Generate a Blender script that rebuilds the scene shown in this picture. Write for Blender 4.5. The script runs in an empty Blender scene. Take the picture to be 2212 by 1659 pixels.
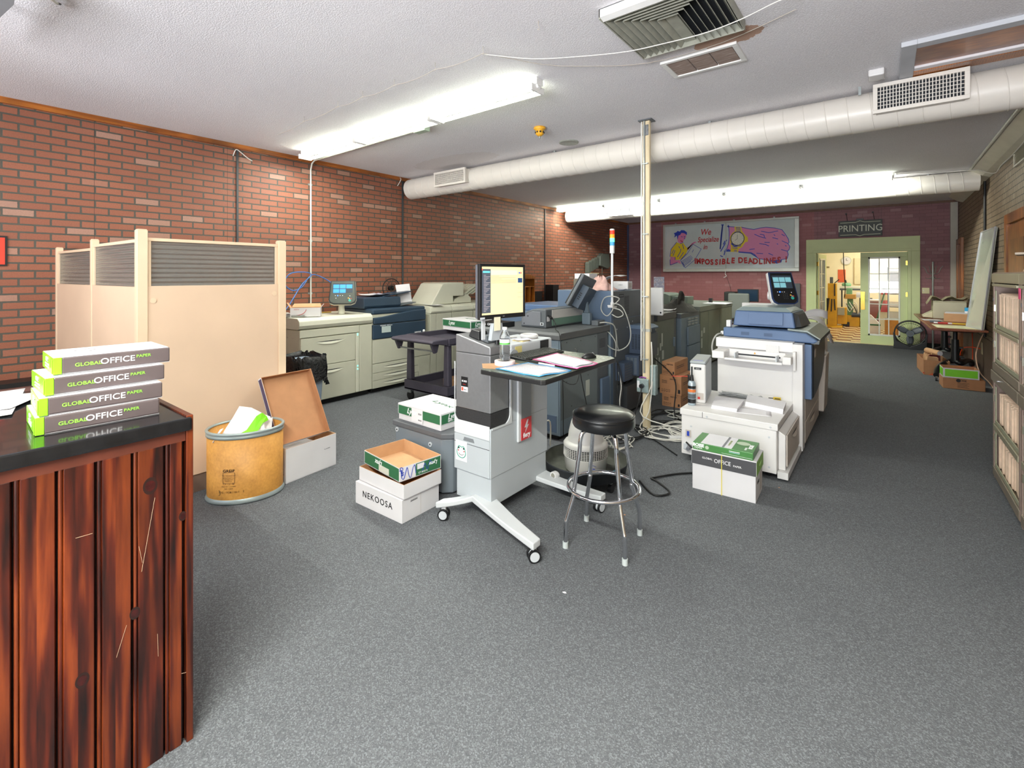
import bpy, math, random
from mathutils import Matrix, Vector, Euler
random.seed(7)
C = bpy.context.scene.collection
SC = bpy.context.scene

# ---------------------------------------------------------------- camera
cd = bpy.data.cameras.new('camera'); cam = bpy.data.objects.new('camera', cd); C.objects.link(cam)
cam.location = (0, 0, 1.58); cam.rotation_euler = (math.radians(90), 0, math.radians(38.08))
cd.sensor_width = 36; cd.lens = 36*1027/2212; cd.shift_y = -(829.5-594.3)/2212
cd.clip_start = .02; cd.clip_end = 200
SC.camera = cam

# ---------------------------------------------------------------- world, exposure, daylight through the shop windows
w = bpy.data.worlds.new('world'); SC.world = w; w.use_nodes = True
nt = w.node_tree; nt.nodes.clear()
bgn = nt.nodes.new('ShaderNodeBackground'); wo = nt.nodes.new('ShaderNodeOutputWorld')
sky = nt.nodes.new('ShaderNodeTexSky'); sky.sky_type = 'HOSEK_WILKIE'; sky.turbidity = 3.5
sky.sun_direction = (-.3, -.5, .7)
nt.links.new(sky.outputs[0], bgn.inputs[0]); bgn.inputs[1].default_value = 1.2
nt.links.new(bgn.outputs[0], wo.inputs[0])
SC.view_settings.view_transform = 'Standard'; SC.view_settings.look = 'None'
SC.view_settings.exposure = 0.45; SC.view_settings.gamma = 1.0
SC.view_settings.use_curve_mapping = False
SC.cycles.max_bounces = 8; SC.cycles.diffuse_bounces = 5; SC.cycles.glossy_bounces = 3
SC.cycles.transmission_bounces = 6; SC.cycles.transparent_max_bounces = 8
SC.cycles.sample_clamp_indirect = 6
SC.cycles.caustics_reflective = False; SC.cycles.caustics_refractive = False

def area(name, loc, rot, sx, sy, power, col):
    l = bpy.data.lights.new(name, 'AREA'); l.shape = 'RECTANGLE'; l.size = sx; l.size_y = sy
    l.energy = power; l.color = col
    o = bpy.data.objects.new(name, l); C.objects.link(o); o.location = loc; o.rotation_euler = rot
    return o
R90 = math.radians(90)
# daylight of the street coming through the three shop windows behind the camera
for wx, pw in ((-4.9, 14), (-2.5, 32), (-.1, 58)):
    area('window_daylight', (wx, -2.58, 1.75), (math.radians(84), 0, 0), 2.0, 2.2, pw, (.90, .94, 1.0)).data.spread = math.radians(150)
# fill lamp added outside, aimed up through the windows to brighten the ceiling
area('ceiling_fill', (.2, -6.5, .05), (math.radians(113), 0, 0), 4.5, 2.5, 1250, (.95, .96, 1.0))
# daylight of the workshop behind the french doors
area('workshop_daylight', (1.0, 17.5, 3.1), (0, 0, 0), 4.0, 4.0, 170, (1.0, .96, .80))

# ---------------------------------------------------------------- materials
def lin(h):
    h = h.lstrip('#'); v = [int(h[i:i+2], 16)/255 for i in (0, 2, 4)]
    return tuple(((x/12.92) if x <= .04045 else ((x+.055)/1.055)**2.4) for x in v) + (1,)
MATS = {}
class N:
    def __init__(s, name):
        s.m = bpy.data.materials.new(name); s.m.use_nodes = True; s.t = s.m.node_tree
        s.b = s.t.nodes['Principled BSDF']
    def n(s, typ, **kw):
        nd = s.t.nodes.new('ShaderNode'+typ)
        for k, v in kw.items():
            if k.startswith('i_'): nd.inputs[int(k[2:])].default_value = v
            elif k.startswith('I'): nd.inputs[k[1:].replace('_', ' ')].default_value = v
            else: setattr(nd, k, v)
        return nd
    def l(s, a, b): s.t.links.new(a, b)
    def ramp(s, fac, stops):
        r = s.n('ValToRGB'); e = r.color_ramp.elements
        while len(e) < len(stops): e.new(.5)
        for q, (p, c_) in zip(e, stops): q.position = p; q.color = lin(c_) if isinstance(c_, str) else c_
        s.l(fac, r.inputs[0]); return r.outputs[0]
    def mix(s, fac, a, b, mode='MIX'):
        m = s.n('MixRGB', blend_type=mode)
        for i, v in ((0, fac), (1, a), (2, b)):
            if hasattr(v, 'is_linked'): s.l(v, m.inputs[i])
            else: m.inputs[i].default_value = v if i == 0 else (lin(v) if isinstance(v, str) else v)
        return m.outputs[0]
    def math(s, op, a, b=0.0, c_=None):
        m = s.n('Math', operation=op)
        for i, v in ((0, a), (1, b), (2, c_)):
            if v is None: continue
            if hasattr(v, 'is_linked'): s.l(v, m.inputs[i])
            else: m.inputs[i].default_value = v
        return m.outputs[0]
    def co(s, scale=(1, 1, 1), rot=(0, 0, 0), loc=(0, 0, 0)):
        t = s.n('TexCoord'); m = s.n('Mapping'); m.inputs['Scale'].default_value = scale
        m.inputs['Rotation'].default_value = rot; m.inputs['Location'].default_value = loc
        s.l(t.outputs['Object'], m.inputs[0]); return m.outputs[0]
    def noise(s, v, scale, detail=3, rough=.5, dist=0):
        x = s.n('TexNoise'); x.inputs['Scale'].default_value = scale; x.inputs['Detail'].default_value = detail
        x.inputs['Roughness'].default_value = rough; x.inputs['Distortion'].default_value = dist
        s.l(v, x.inputs['Vector']); return x.outputs['Fac']
    def bump(s, h, strength, dist=.01):
        b = s.n('Bump'); b.inputs['Strength'].default_value = strength; b.inputs['Distance'].default_value = dist
        s.l(h, b.inputs['Height']); s.l(b.outputs[0], s.b.inputs['Normal'])
def pl(name, hexc, rough=.5, metal=0, var=.05, scale=6, bump=0, bscale=250, spec=.5, coat=0, trans=0, ior=1.45):
    """a plain material with a little procedural unevenness"""
    if name in MATS: return MATS[name]
    k = N(name); v = k.co()
    nz = k.noise(v, scale, 4)
    c0 = lin(hexc); a = tuple(max(0, x*(1-var)) for x in c0[:3])+(1,); b = tuple(min(1, x*(1+var)) for x in c0[:3])+(1,)
    k.l(k.ramp(nz, [(.3, a), (.7, b)]), k.b.inputs['Base Color'])
    k.b.inputs['Roughness'].default_value = rough; k.b.inputs['Metallic'].default_value = metal
    k.b.inputs['Specular IOR Level'].default_value = spec
    k.b.inputs['Coat Weight'].default_value = coat
    if trans: k.b.inputs['Transmission Weight'].default_value = trans; k.b.inputs['IOR'].default_value = ior
    if bump: k.bump(k.noise(v, bscale, 2), bump, .002)
    MATS[name] = k.m; return k.m
def em(name, hexc, strength):
    if name in MATS: return MATS[name]
    k = N(name); k.b.inputs['Base Color'].default_value = lin(hexc)
    k.b.inputs['Emission Color'].default_value = lin(hexc); k.b.inputs['Emission Strength'].default_value = strength
    MATS[name] = k.m; return k.m

def brick(name, plane, ramp, mortar, bw=.213, rh=.0705, ms=.007, bumpy=.5, fade=None, seams=True):
    k = N(name); t = k.n('TexCoord'); sp = k.n('SeparateXYZ'); k.l(t.outputs['Object'], sp.inputs[0])
    cb = k.n('CombineXYZ'); k.l(sp.outputs['Y' if plane == 'x' else 'X'], cb.inputs[0]); k.l(sp.outputs['Z'], cb.inputs[1])
    nz0 = k.noise(cb.outputs[0], 60, 3)
    # ragged brick edges
    off = k.n('VectorMath', operation='MULTIPLY_ADD'); 
    nzc = k.n('TexNoise'); nzc.inputs['Scale'].default_value = 45; k.l(cb.outputs[0], nzc.inputs['Vector'])
    k.l(nzc.outputs['Color'], off.inputs[0]); off.inputs[1].default_value = (.006, .005, 0); k.l(cb.outputs[0], off.inputs[2])
    br = k.n('TexBrick'); br.offset = .5; br.inputs['Scale'].default_value = 1
    br.inputs['Color1'].default_value = (0, 0, 0, 1); br.inputs['Color2'].default_value = (1, 1, 1, 1); br.inputs['Mortar'].default_value = (0, 0, 0, 1)
    br.inputs['Mortar Size'].default_value = ms; br.inputs['Mortar Smooth'].default_value = .2; br.inputs['Bias'].default_value = 0
    br.inputs['Brick Width'].default_value = bw; br.inputs['Row Height'].default_value = rh
    k.l(off.outputs[0], br.inputs['Vector'])
    col = k.ramp(br.outputs['Color'], ramp)
    fine = k.noise(cb.outputs[0], 90, 4, .7); wide = k.noise(cb.outputs[0], 1.3, 3)
    col = k.mix(.30, col, k.ramp(fine, [(.25, '#5a5050'), (.75, '#ffffff')]), 'MULTIPLY')
    col = k.mix(.25, col, k.ramp(wide, [(.3, '#a0a0a0'), (.7, '#ffffff')]), 'MULTIPLY')
    col = k.mix(br.outputs['Fac'], col, mortar)
    if seams:
        q = k.math('FRACT', k.math('DIVIDE', k.math('ADD', sp.outputs['Y' if plane == 'x' else 'X'], 50.08), 1.22))
        line = k.math('LESS_THAN', q, .0035)
        col = k.mix(k.math('MULTIPLY', line, .7), col, '#2c2622')
    if fade: col = fade(k, sp, col)
    k.l(col, k.b.inputs['Base Color'])
    k.b.inputs['Roughness'].default_value = .55
    h = k.math('SUBTRACT', k.math('MULTIPLY', fine, .35), br.outputs['Fac'])
    k.bump(h, bumpy, .004)
    return k.m
RED = [(0, '#9a5e47'), (.4, '#a5664d'), (.7, '#985b45'), (.90, '#a3664f'), (.935, '#b28470'), (1, '#b38a78')]
M_LW = brick('red_brick_panel', 'x', RED, '#4c4a42', ms=.0085)
TAN = [(0, '#a08c74'), (.4, '#a8947c'), (.7, '#9a866f'), (1, '#b3a08a')]
M_RW = brick('tan_brick_panel', 'x', TAN, '#4a4238', bw=.11, rh=.0755, ms=.006)
MAU = [(0, '#9a676c'), (.5, '#9f6c70'), (.8, '#936266'), (.93, '#ae8184'), (1, '#b08688')]
def fade_b(k, sp, col):
    x = sp.outputs['X']; 
    g = k.math('GREATER_THAN', x, -1.35); l_ = k.math('LESS_THAN', x, -5.15)
    col = k.mix(k.math('MULTIPLY', l_, .35), col, '#7d6570')
    mid = k.math('MULTIPLY', k.math('SUBTRACT', 1.0, g), k.math('SUBTRACT', 1.0, l_))
    col = k.mix(k.math('MULTIPLY', mid, .35), col, '#b0645e')
    return col
M_BW = brick('mauve_brick_panel', 'y', MAU, '#7a4f52', bw=.20, rh=.075, ms=.0045, bumpy=.25, fade=fade_b)

def carpet():
    k = N('charcoal_loop_carpet'); v = k.co()
    v2 = k.co((1, 1, 1))
    vo = k.n('TexVoronoi'); vo.inputs['Scale'].default_value = 230; k.l(v, vo.inputs['Vector'])
    n1 = k.noise(v, 500, 2, .7); n2 = k.noise(v, 2.2, 3); n3 = k.noise(v, 45, 2)
    sp = k.n('SeparateXYZ'); k.l(vo.outputs['Color'], sp.inputs[0])
    col = k.ramp(sp.outputs[0], [(0, '#45474a'), (.35, '#56585c'), (.7, '#676a6e'), (1, '#898c92')])
    col = k.mix(.35, col, k.ramp(n1, [(.35, '#3b3d3f'), (.65, '#86898f')]))
    col = k.mix(.12, col, k.ramp(n2, [(.3, '#434344'), (.7, '#68696a')]))
    col = k.mix(.12, col, k.ramp(n3, [(.3, '#434344'), (.7, '#68696a')]))
    k.l(col, k.b.inputs['Base Color']); k.b.inputs['Roughness'].default_value = 1; k.b.inputs['Specular IOR Level'].default_value = .1
    h = k.math('ADD', vo.outputs['Distance'], n1); k.bump(h, .3, .003)
    return k.m
M_FL = carpet()
def popcorn():
    k = N('popcorn_ceiling'); v = k.co()
    t = k.n('TexCoord'); sp = k.n('SeparateXYZ'); k.l(t.outputs['Object'], sp.inputs[0])
    n1 = k.noise(v, 105, 3, .6); n2 = k.noise(v, 1.0, 3)
    col = k.ramp(n2, [(.3, '#e2e0e4'), (.7, '#e8e7eb')])
    col = k.mix(.4, col, k.ramp(n1, [(.3, '#bdbbbb'), (.6, '#ffffff')]), 'MULTIPLY')
    # peeled brown patch beside the small grille, and a faint damp stain
    def spot(cx, cy, rx, ry, amp):
        a = k.math('DIVIDE', k.math('SUBTRACT', sp.outputs['X'], cx), rx); b = k.math('DIVIDE', k.math('SUBTRACT', sp.outputs['Y'], cy), ry)
        d = k.math('SQRT', k.math('ADD', k.math('MULTIPLY', a, a), k.math('MULTIPLY', b, b)))
        d = k.math('ADD', d, k.math('MULTIPLY', k.math('SUBTRACT', k.noise(v, 14, 4, .6), .5), amp))
        return k.math('LESS_THAN', d, 1.0)
    col = k.mix(spot(-.83, 3.40, .21, .12, .9), col, '#b0917f')
    s2 = k.noise(v, 1.6, 2)
    d = k.math('MULTIPLY', spot(-4.75, 4.75, .75, .3, .4), .16)
    col = k.mix(d, col, '#a58f78')
    k.l(col, k.b.inputs['Base Color']); k.b.inputs['Roughness'].default_value = .9
    k.bump(k.ramp(n1, [(.42, '#000000'), (.62, '#ffffff')]), .35, .005)
    return k.m
M_CE = popcorn()
def wood(name, dark, mid, light, axis='z', rough=.35, scale=1.0, knots=True, coat=.2, board=None):
    k = N(name)
    sc = {'z': (14, 14, 1.0), 'x': (1.0, 14, 14), 'y': (14, 1.0, 14)}[axis]
    v = k.co(tuple(q*scale for q in sc)); v1 = k.co()
    if board:
        # every board gets its own cut of the grain
        t = k.n('TexCoord'); sp = k.n('SeparateXYZ'); k.l(t.outputs['Object'], sp.inputs[0])
        bi = k.math('FLOOR', k.math('DIVIDE', k.math('ADD', sp.outputs['Y'], board[1]), board[0]))
        cb = k.n('CombineXYZ'); k.l(k.math('MULTIPLY', bi, 3.7), cb.inputs[0]); k.l(k.math('MULTIPLY', bi, 5.1), cb.inputs[2])
        ad = k.n('VectorMath', operation='ADD'); k.l(v, ad.inputs[0]); k.l(cb.outputs[0], ad.inputs[1]); v = ad.outputs[0]
        ad = k.n('VectorMath', operation='ADD'); k.l(v1, ad.inputs[0]); k.l(cb.outputs[0], ad.inputs[1]); v1 = ad.outputs[0]
    dist = k.noise(v1, 2.2, 2)
    wv = k.n('TexWave', wave_type='BANDS', bands_direction='X'); wv.inputs['Scale'].default_value = 1.3; wv.inputs['Distortion'].default_value = 9
    wv.inputs['Detail'].default_value = 3; wv.inputs['Detail Scale'].default_value = .8; k.l(v, wv.inputs['Vector'])
    n1 = k.noise(v, 3.5, 5, .65)
    f = k.math('ADD', k.math('MULTIPLY', wv.outputs['Fac'], .45), k.math('MULTIPLY', n1, .55))
    col = k.ramp(f, [(.2, dark), (.5, mid), (.85, light)])
    col = k.mix(.6, col, k.ramp(dist, [(.34, '#3c2f30'), (.60, '#ffffff')]), 'MULTIPLY')
    if knots:
        vo = k.n('TexVoronoi'); vo.inputs['Scale'].default_value = 1; 
        m = k.n('Mapping'); m.inputs['Scale'].default_value = (4.2, 4.2, 2.3); k.l(v1, m.inputs[0]); k.l(m.outputs[0], vo.inputs['Vector'])
        kn = k.ramp(vo.outputs['Distance'], [(.05, '#ffffff'), (.13, '#000000')])
        col = k.mix(k.math('MULTIPLY', kn, .75), col, '#3a0e0a')
    k.l(col, k.b.inputs['Base Color']); k.b.inputs['Roughness'].default_value = rough; k.b.inputs['Coat Weight'].default_value = coat
    k.b.inputs['Coat Roughness'].default_value = .25
    k.bump(n1, .12, .002)
    MATS[name] = k.m; return k.m
M_PINE = wood('stained_pine', '#1c0a07', '#5c2010', '#96451c', board=(.0865, 10.0))
M_ORANGE = wood('orange_oak', '#8a4a18', '#a9611f', '#c07a30', knots=False, scale=1.2)
M_ORANGE_X = wood('orange_oak_lengthwise', '#8a4a18', '#a9611f', '#b8702a', axis='y', knots=False)
M_PLY = wood('plywood', '#8a4e2a', '#a3612f', '#b5743e', axis='x', knots=False, coat=.4)
M_DESK = wood('cherry_laminate', '#7d4326', '#925032', '#a05c3b', axis='y', knots=False)
def ream_m():
    return pl('ream_wrap_brown', '#5b5152', .28, var=.1, scale=9, bump=.2, bscale=30)
def lam(name, a, b, rough, scale, contrast=.5):
    k = N(name); v = k.co(); n = k.noise(v, scale, 5, .7)
    k.l(k.ramp(n, [(.5-contrast/2, a), (.5+contrast/2, b)]), k.b.inputs['Base Color']); k.b.inputs['Roughness'].default_value = rough
    MATS[name] = k.m; return k.m
WHITE = pl('white_paper', '#e2e0e4', .8, var=.02)
WBOX = pl('white_carton', '#d9d7da', .75, var=.03)
KRAFT = pl('kraft_carton', '#c49a72', .85, var=.06, scale=12)
KRAFT_D = pl('kraft_carton_shipping', '#b07f5a', .85, var=.06, scale=12)
BLACK = pl('black_plastic', '#17181a', .4)
DARK = pl('dark_rubber', '#0c0c0d', .7)
GROOVE = pl('panel_gap', '#24262a', .8)
CHROME = pl('chrome', '#e2e4e8', .07, metal=1, var=.02)
STEEL = pl('galvanised_steel', '#a9b0b0', .38, metal=.8, var=.1, scale=25)
CREAM = pl('cream_laminate', '#d6baa0', .42, var=.035, scale=3)
CREAM_E = pl('cream_edging', '#dcc3a6', .45, var=.03)
PUTTY = pl('putty_plastic', '#c0bfae', .45, var=.03)
PUTTY_L = pl('putty_plastic_light', '#cdccbc', .42, var=.03)
NAVY = pl('navy_plastic', '#2c3e50', .42, var=.06)
NAVY_L = pl('slate_blue_plastic', '#536b8f', .45, var=.06)
BG = pl('blue_grey_metal', '#6c7a86', .5, var=.06)
BG_D = pl('dark_grey_metal', '#575c61', .5, var=.05)
BG_B = pl('steel_blue_metal', '#586a82', .5, var=.05)
BG_G = pl('olive_grey_metal', '#656b62', .5, var=.05)
LG = pl('light_grey_plastic', '#c3c7cc', .42, var=.02)
MG = pl('mid_grey_plastic', '#aab0b6', .42, var=.03)
OFFW = pl('off_white_plastic', '#d7d6d6', .45, var=.02)
OFFW_D = pl('off_white_plastic_dim', '#bdb4ad', .5, var=.03)
DUCTW = pl('duct_white_paint', '#dcd7cf', .38, var=.03, scale=3)
GREEN = pl('sage_green_paint', '#cdd8a0', .5, var=.05, scale=3)
LIME = pl('lime_print', '#7bd21f', .5, var=.05)
DGREEN = pl('dark_green_print', '#2e6a46', .6, var=.05)
YELLOW = pl('yellow_paint', '#c9991f', .45, var=.1)
BRASS = pl('brass', '#c8a24a', .25, metal=.9, var=.2, scale=40)
CLEAR = pl('clear_glass', '#ffffff', .02, trans=1, var=0, spec=.3)
FOLDER = pl('manila_folder', '#e6cdb6', .8, var=.06, scale=30)

# ---------------------------------------------------------------- mesh building
class MB:
    """collects shapes into one mesh; org: an object (unrotated) or point whose frame the shapes are given in the world for"""
    def __init__(s, org=None):
        s.v = []; s.f = []; s.mi = []; s.mats = []; s.sm = []; s.X = Matrix.Identity(4)
        if org is None: s.o = Vector((0, 0, 0))
        elif hasattr(org, 'location'):
            s.o = Vector(org.location)
            p = org.parent
            while p: s.o = s.o + p.location; p = p.parent
        else: s.o = Vector(org)
    def _m(s, m):
        if m not in s.mats: s.mats.append(m)
        return s.mats.index(m)
    def add(s, vs, fs, m, smooth=False):
        b = len(s.v); s.v += [s.X @ (Vector(p) - s.o) if s.o.length else s.X @ Vector(p) for p in vs]
        i = s._m(m)
        for f in fs: s.f.append([b+q for q in f]); s.mi.append(i); s.sm.append(smooth)
    def rot(s, loc=(0, 0, 0), rz=0, rx=0, ry=0):
        """the following shapes are turned about loc"""
        s.X = Matrix.Translation(Vector(loc)) @ Euler((rx, ry, rz)).to_matrix().to_4x4(); return s
    def box(s, x0, x1, y0, y1, z0, z1, m):
        vs = [(x, y, z) for z in (z0, z1) for y in (y0, y1) for x in (x0, x1)]
        s.add(vs, [(0, 2, 3, 1), (4, 5, 7, 6), (0, 1, 5, 4), (2, 6, 7, 3), (0, 4, 6, 2), (1, 3, 7, 5)], m); return s
    def hexa(s, lo, hi, m):
        """four bottom points, four top points, both counter-clockwise"""
        s.add(list(lo)+list(hi), [(3, 2, 1, 0), (4, 5, 6, 7)]+[(i, (i+1) % 4, 4+(i+1) % 4, 4+i) for i in range(4)], m); return s
    def tray(s, x0, x1, y0, y1, z0, z1, t, mo, mi_, zf=None):
        """open carton: outside mo, inside mi_"""
        zf = zf or z0+t
        s.box(x0, x1, y0, y1, z0, zf-.0005, mo)
        O = [(x0, y0), (x1, y0), (x1, y1), (x0, y1)]; I = [(x0+t, y0+t), (x1-t, y0+t), (x1-t, y1-t), (x0+t, y1-t)]
        for i in range(4):
            a, b = O[i], O[(i+1) % 4]; c_, d = I[i], I[(i+1) % 4]
            s.add([a+(z0,), b+(z0,), b+(z1,), a+(z1,)], [(0, 1, 2, 3)], mo)
            s.add([c_+(zf,), d+(zf,), d+(z1,), c_+(z1,)], [(3, 2, 1, 0)], mi_)
            s.add([a+(z1,), b+(z1,), d+(z1,), c_+(z1,)], [(0, 1, 2, 3)], mi_)
        s.add([p+(zf,) for p in I], [(0, 1, 2, 3)], mi_); return s
    def prism(s, poly, ax, a, b, m, smooth=False):
        """poly in the other two axes (in order), pushed along ax from a to b"""
        def P(p, t): return {'x': (t, p[0], p[1]), 'y': (p[0], t, p[1]), 'z': (p[0], p[1], t)}[ax]
        n = len(poly); vs = [P(p, a) for p in poly]+[P(p, b) for p in poly]
        s.add(vs, [tuple(range(n))[::-1], tuple(range(n, 2*n))]+[(i, (i+1) % n, n+(i+1) % n, n+i) for i in range(n)], m, smooth); return s
    def cyl(s, p0, p1, r, m, r2=None, seg=20, smooth=True, caps=True):
        p0 = Vector(p0); p1 = Vector(p1); r2 = r if r2 is None else r2
        d = (p1-p0).normalized(); u = d.orthogonal().normalized(); w_ = d.cross(u)
        vs = []
        for p, q in ((p0, r), (p1, r2)):
            for i in range(seg):
                a = 2*math.pi*i/seg; vs.append(p+u*math.cos(a)*q+w_*math.sin(a)*q)
        s.add(vs, [(i, (i+1) % seg, seg+(i+1) % seg, seg+i) for i in range(seg)], m, smooth)
        if caps: s.add(vs, [tuple(range(seg))[::-1], tuple(range(seg, 2*seg))], m, False)
        return s
    def tube(s, pts, r, m, seg=8, closed=False, sub=0):
        pts = [Vector(p) for p in pts]
        if sub:
            q = []; n = len(pts)
            for i in range(n if closed else n-1):
                g = lambda j: pts[j % n] if closed else pts[max(0, min(n-1, j))]
                p0, p1, p2, p3 = g(i-1), g(i), g(i+1), g(i+2)
                for t in range(sub):
                    t /= sub
                    q.append(.5*((2*p1)+(p2-p0)*t+(2*p0-5*p1+4*p2-p3)*t*t+(3*p1-p0-3*p2+p3)*t**3))
            if not closed: q.append(pts[-1])
            pts = q
        n = len(pts); vs = []; u = None
        for i, p in enumerate(pts):
            a = pts[(i-1) % n] if closed or i else p; b = pts[(i+1) % n] if closed or i < n-1 else p
            d = (b-a); d = d.normalized() if d.length > 1e-9 else Vector((0, 0, 1))
            if u is None: u = d.orthogonal().normalized()
            u = (u-d*u.dot(d)); u = u.normalized() if u.length > 1e-6 else d.orthogonal().normalized()
            w_ = d.cross(u)
            for k in range(seg):
                an = 2*math.pi*k/seg; vs.append(p+u*math.cos(an)*r+w_*math.sin(an)*r)
        fs = [(i*seg+k, i*seg+(k+1) % seg, ((i+1) % n)*seg+(k+1) % seg, ((i+1) % n)*seg+k) for i in range(n if closed else n-1) for k in range(seg)]
        s.add(vs, fs, m, True)
        if not closed: s.add(vs, [tuple(range(seg))[::-1], tuple(range((n-1)*seg, n*seg))], m)
        return s
    def lathe(s, prof, c_, m, seg=32, sx=1, sy=1, rz=0, smooth=True):
        """profile (r, z) turned about the vertical through c_; sx, sy squash it to an oval"""
        vs = []; n = len(prof)
        for r, z in prof:
            for k in range(seg):
                a = 2*math.pi*k/seg; x = r*math.cos(a)*sx; y = r*math.sin(a)*sy
                vs.append((c_[0]+x*math.cos(rz)-y*math.sin(rz), c_[1]+x*math.sin(rz)+y*math.cos(rz), c_[2]+z))
        s.add(vs, [(i*seg+k, i*seg+(k+1) % seg, (i+1)*seg+(k+1) % seg, (i+1)*seg+k) for i in range(n-1) for k in range(seg)], m, smooth); return s
    def ring(s, c_, R, r, m, axis='z', seg=40, rs=10, sy=1):
        pts = []
        for k in range(seg):
            a = 2*math.pi*k/seg; x, y = math.cos(a)*R, math.sin(a)*R*sy
            o = {'z': (x, y, 0), 'y': (x, 0, y), 'x': (0, x, y)}[axis]; pts.append(Vector(c_)+Vector(o))
        return s.tube(pts, r, m, rs, closed=True)
    def face(s, pts, m, smooth=False): s.add(pts, [tuple(range(len(pts)))], m, smooth); return s
    def sheet(s, grid, m, thick=0, smooth=True):
        """grid[i][j] of points"""
        a = len(grid); b = len(grid[0]); vs = [p for r in grid for p in r]
        fs = [(i*b+j, i*b+j+1, (i+1)*b+j+1, (i+1)*b+j) for i in range(a-1) for j in range(b-1)]
        s.add(vs, fs, m, smooth); return s
    def build(s, name, parent=None, bevel=0, solid=0, seg=2):
        me = bpy.data.meshes.new(name)
        loc = Vector((0, 0, 0))
        if parent is None and s.v and not s.o.length:
            xs = [p.x for p in s.v]; ys = [p.y for p in s.v]; zs = [p.z for p in s.v]
            loc = Vector(((min(xs)+max(xs))/2, (min(ys)+max(ys))/2, min(zs)))
            s.v = [p-loc for p in s.v]
        me.from_pydata([tuple(p) for p in s.v], [], s.f)
        for m in s.mats: me.materials.append(m)
        me.polygons.foreach_set('material_index', s.mi); me.polygons.foreach_set('use_smooth', s.sm)
        me.validate(); me.update()
        o = bpy.data.objects.new(name, me); C.objects.link(o)
        if parent: o.parent = parent
        else: o.location = loc if not s.o.length else s.o
        if solid:
            md = o.modifiers.new('solid', 'SOLIDIFY'); md.thickness = solid; md.offset = 0
        if bevel:
            md = o.modifiers.new('bevel', 'BEVEL'); md.width = bevel; md.segments = seg; md.limit_method = 'ANGLE'; md.angle_limit = math.radians(40)
            md.harden_normals = False
        return o
def thing(name, label, cat, loc=(0, 0, 0), rz=0, group=None):
    o = bpy.data.objects.new(name, None); C.objects.link(o); o.empty_display_size = .05
    o.location = loc; o.rotation_euler = (0, 0, rz); o['label'] = label; o['category'] = cat
    if group: o['group'] = group
    return o
def tag(o, label, cat, group=None):
    o['label'] = label; o['category'] = cat
    if group: o['group'] = group
    return o
def struct(o): o['kind'] = 'structure'; return o
def dup(root, loc=None, rz=None, label=None, group=None):
    r = root.copy(); C.objects.link(r)
    if loc is not None: r.location = loc
    if rz is not None: r.rotation_euler = (0, 0, rz)
    if label: r['label'] = label
    if group: r['group'] = group
    for ch in list(root.children):
        c_ = ch.copy(); C.objects.link(c_); c_.parent = r
        for g in list(ch.children):
            d = g.copy(); C.objects.link(d); d.parent = c_
    return r
def text(parent, st, size, pos, xdir, up, m, align='CENTER', shear=0, bold=0, ext=.0006, name='lettering', sx=1, world=True, spacing=1.0, lift=.0012, curve=None):
    """raised lettering; pos in the world (parent unrotated) or in the parent's frame"""
    cu = bpy.data.curves.new('t', 'FONT'); cu.body = st; cu.size = size; cu.align_x = align; cu.align_y = 'CENTER'
    cu.shear = shear; cu.offset = bold*size; cu.extrude = ext; cu.resolution_u = 3; cu.space_character = spacing
    ob = bpy.data.objects.new('t', cu); C.objects.link(ob)
    dg = bpy.context.evaluated_depsgraph_get(); dg.update()
    me = bpy.data.meshes.new_from_object(ob.evaluated_get(dg)); bpy.data.objects.remove(ob); bpy.data.curves.remove(cu)
    x = Vector(xdir).normalized(); u = Vector(up); u = (u-x*u.dot(x)).normalized(); z = x.cross(u)
    if curve:
        for vtx in me.vertices: vtx.co.y += curve(vtx.co.x)
    p = Vector(pos)+z*lift
    if world and parent is not None:
        q = parent
        while q: p = p-q.location; q = q.parent
    M = Matrix(((x.x*sx, u.x, z.x, p.x), (x.y*sx, u.y, z.y, p.y), (x.z*sx, u.z, z.z, p.z), (0, 0, 0, 1)))
    me.transform(M); me.materials.clear(); me.materials.append(m)
    o = bpy.data.objects.new(name, me); C.objects.link(o); o.parent = parent
    return o
XM, YM, ZM = (1, 0, 0), (0, 1, 0), (0, 0, 1)
# ================================================================ the room
LX, RX, FY, BY, HC = -6.2, 1.22, -2.4, 13.65, 3.17
def sbox(name, x0, x1, y0, y1, z0, z1, m, parent=None, bevel=0):
    b = MB(parent) if parent else MB(); b.box(x0, x1, y0, y1, z0, z1, m); o = b.build(name, parent, bevel)
    if not parent: struct(o)
    return o
def shell(name, boxes, m):
    """a wall in world coordinates (its pattern is measured from the room's origin)"""
    b = MB()
    for q in boxes: b.box(*q, m)
    me = b.build(name); d = me.location.copy()
    me.data.transform(Matrix.Translation(d)); me.location = (0, 0, 0)
    return struct(me)
shell('floor', [(LX, RX, FY, BY, -.1, 0)], M_FL)
shell('ceiling', [(LX, RX, FY, BY, HC, HC+.1)], M_CE)
shell('wall_left', [(LX-.1, LX, FY, BY, 0, HC)], M_LW)
shell('wall_right', [(RX, RX+.1, FY, BY, 0, HC)], M_RW)
shell('wall_back', [(LX, -1.30, BY, BY+.12, 0, HC), (.40, RX, BY, BY+.12, 0, HC), (-1.30, .40, BY, BY+.12, 2.11, HC)], M_BW)
PLASTER = pl('cream_plaster', '#d8d2c4', .8, var=.03)
shell('wall_front', [(LX, RX, FY-.12, FY, 0, .65), (LX, RX, FY-.12, FY, 2.85, HC), (LX, -5.9, FY-.12, FY, .65, 2.85), (-3.9, -3.5, FY-.12, FY, .65, 2.85),
                     (-1.5, -1.1, FY-.12, FY, .65, 2.85), (.9, RX, FY-.12, FY, .65, 2.85)], PLASTER)
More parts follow.
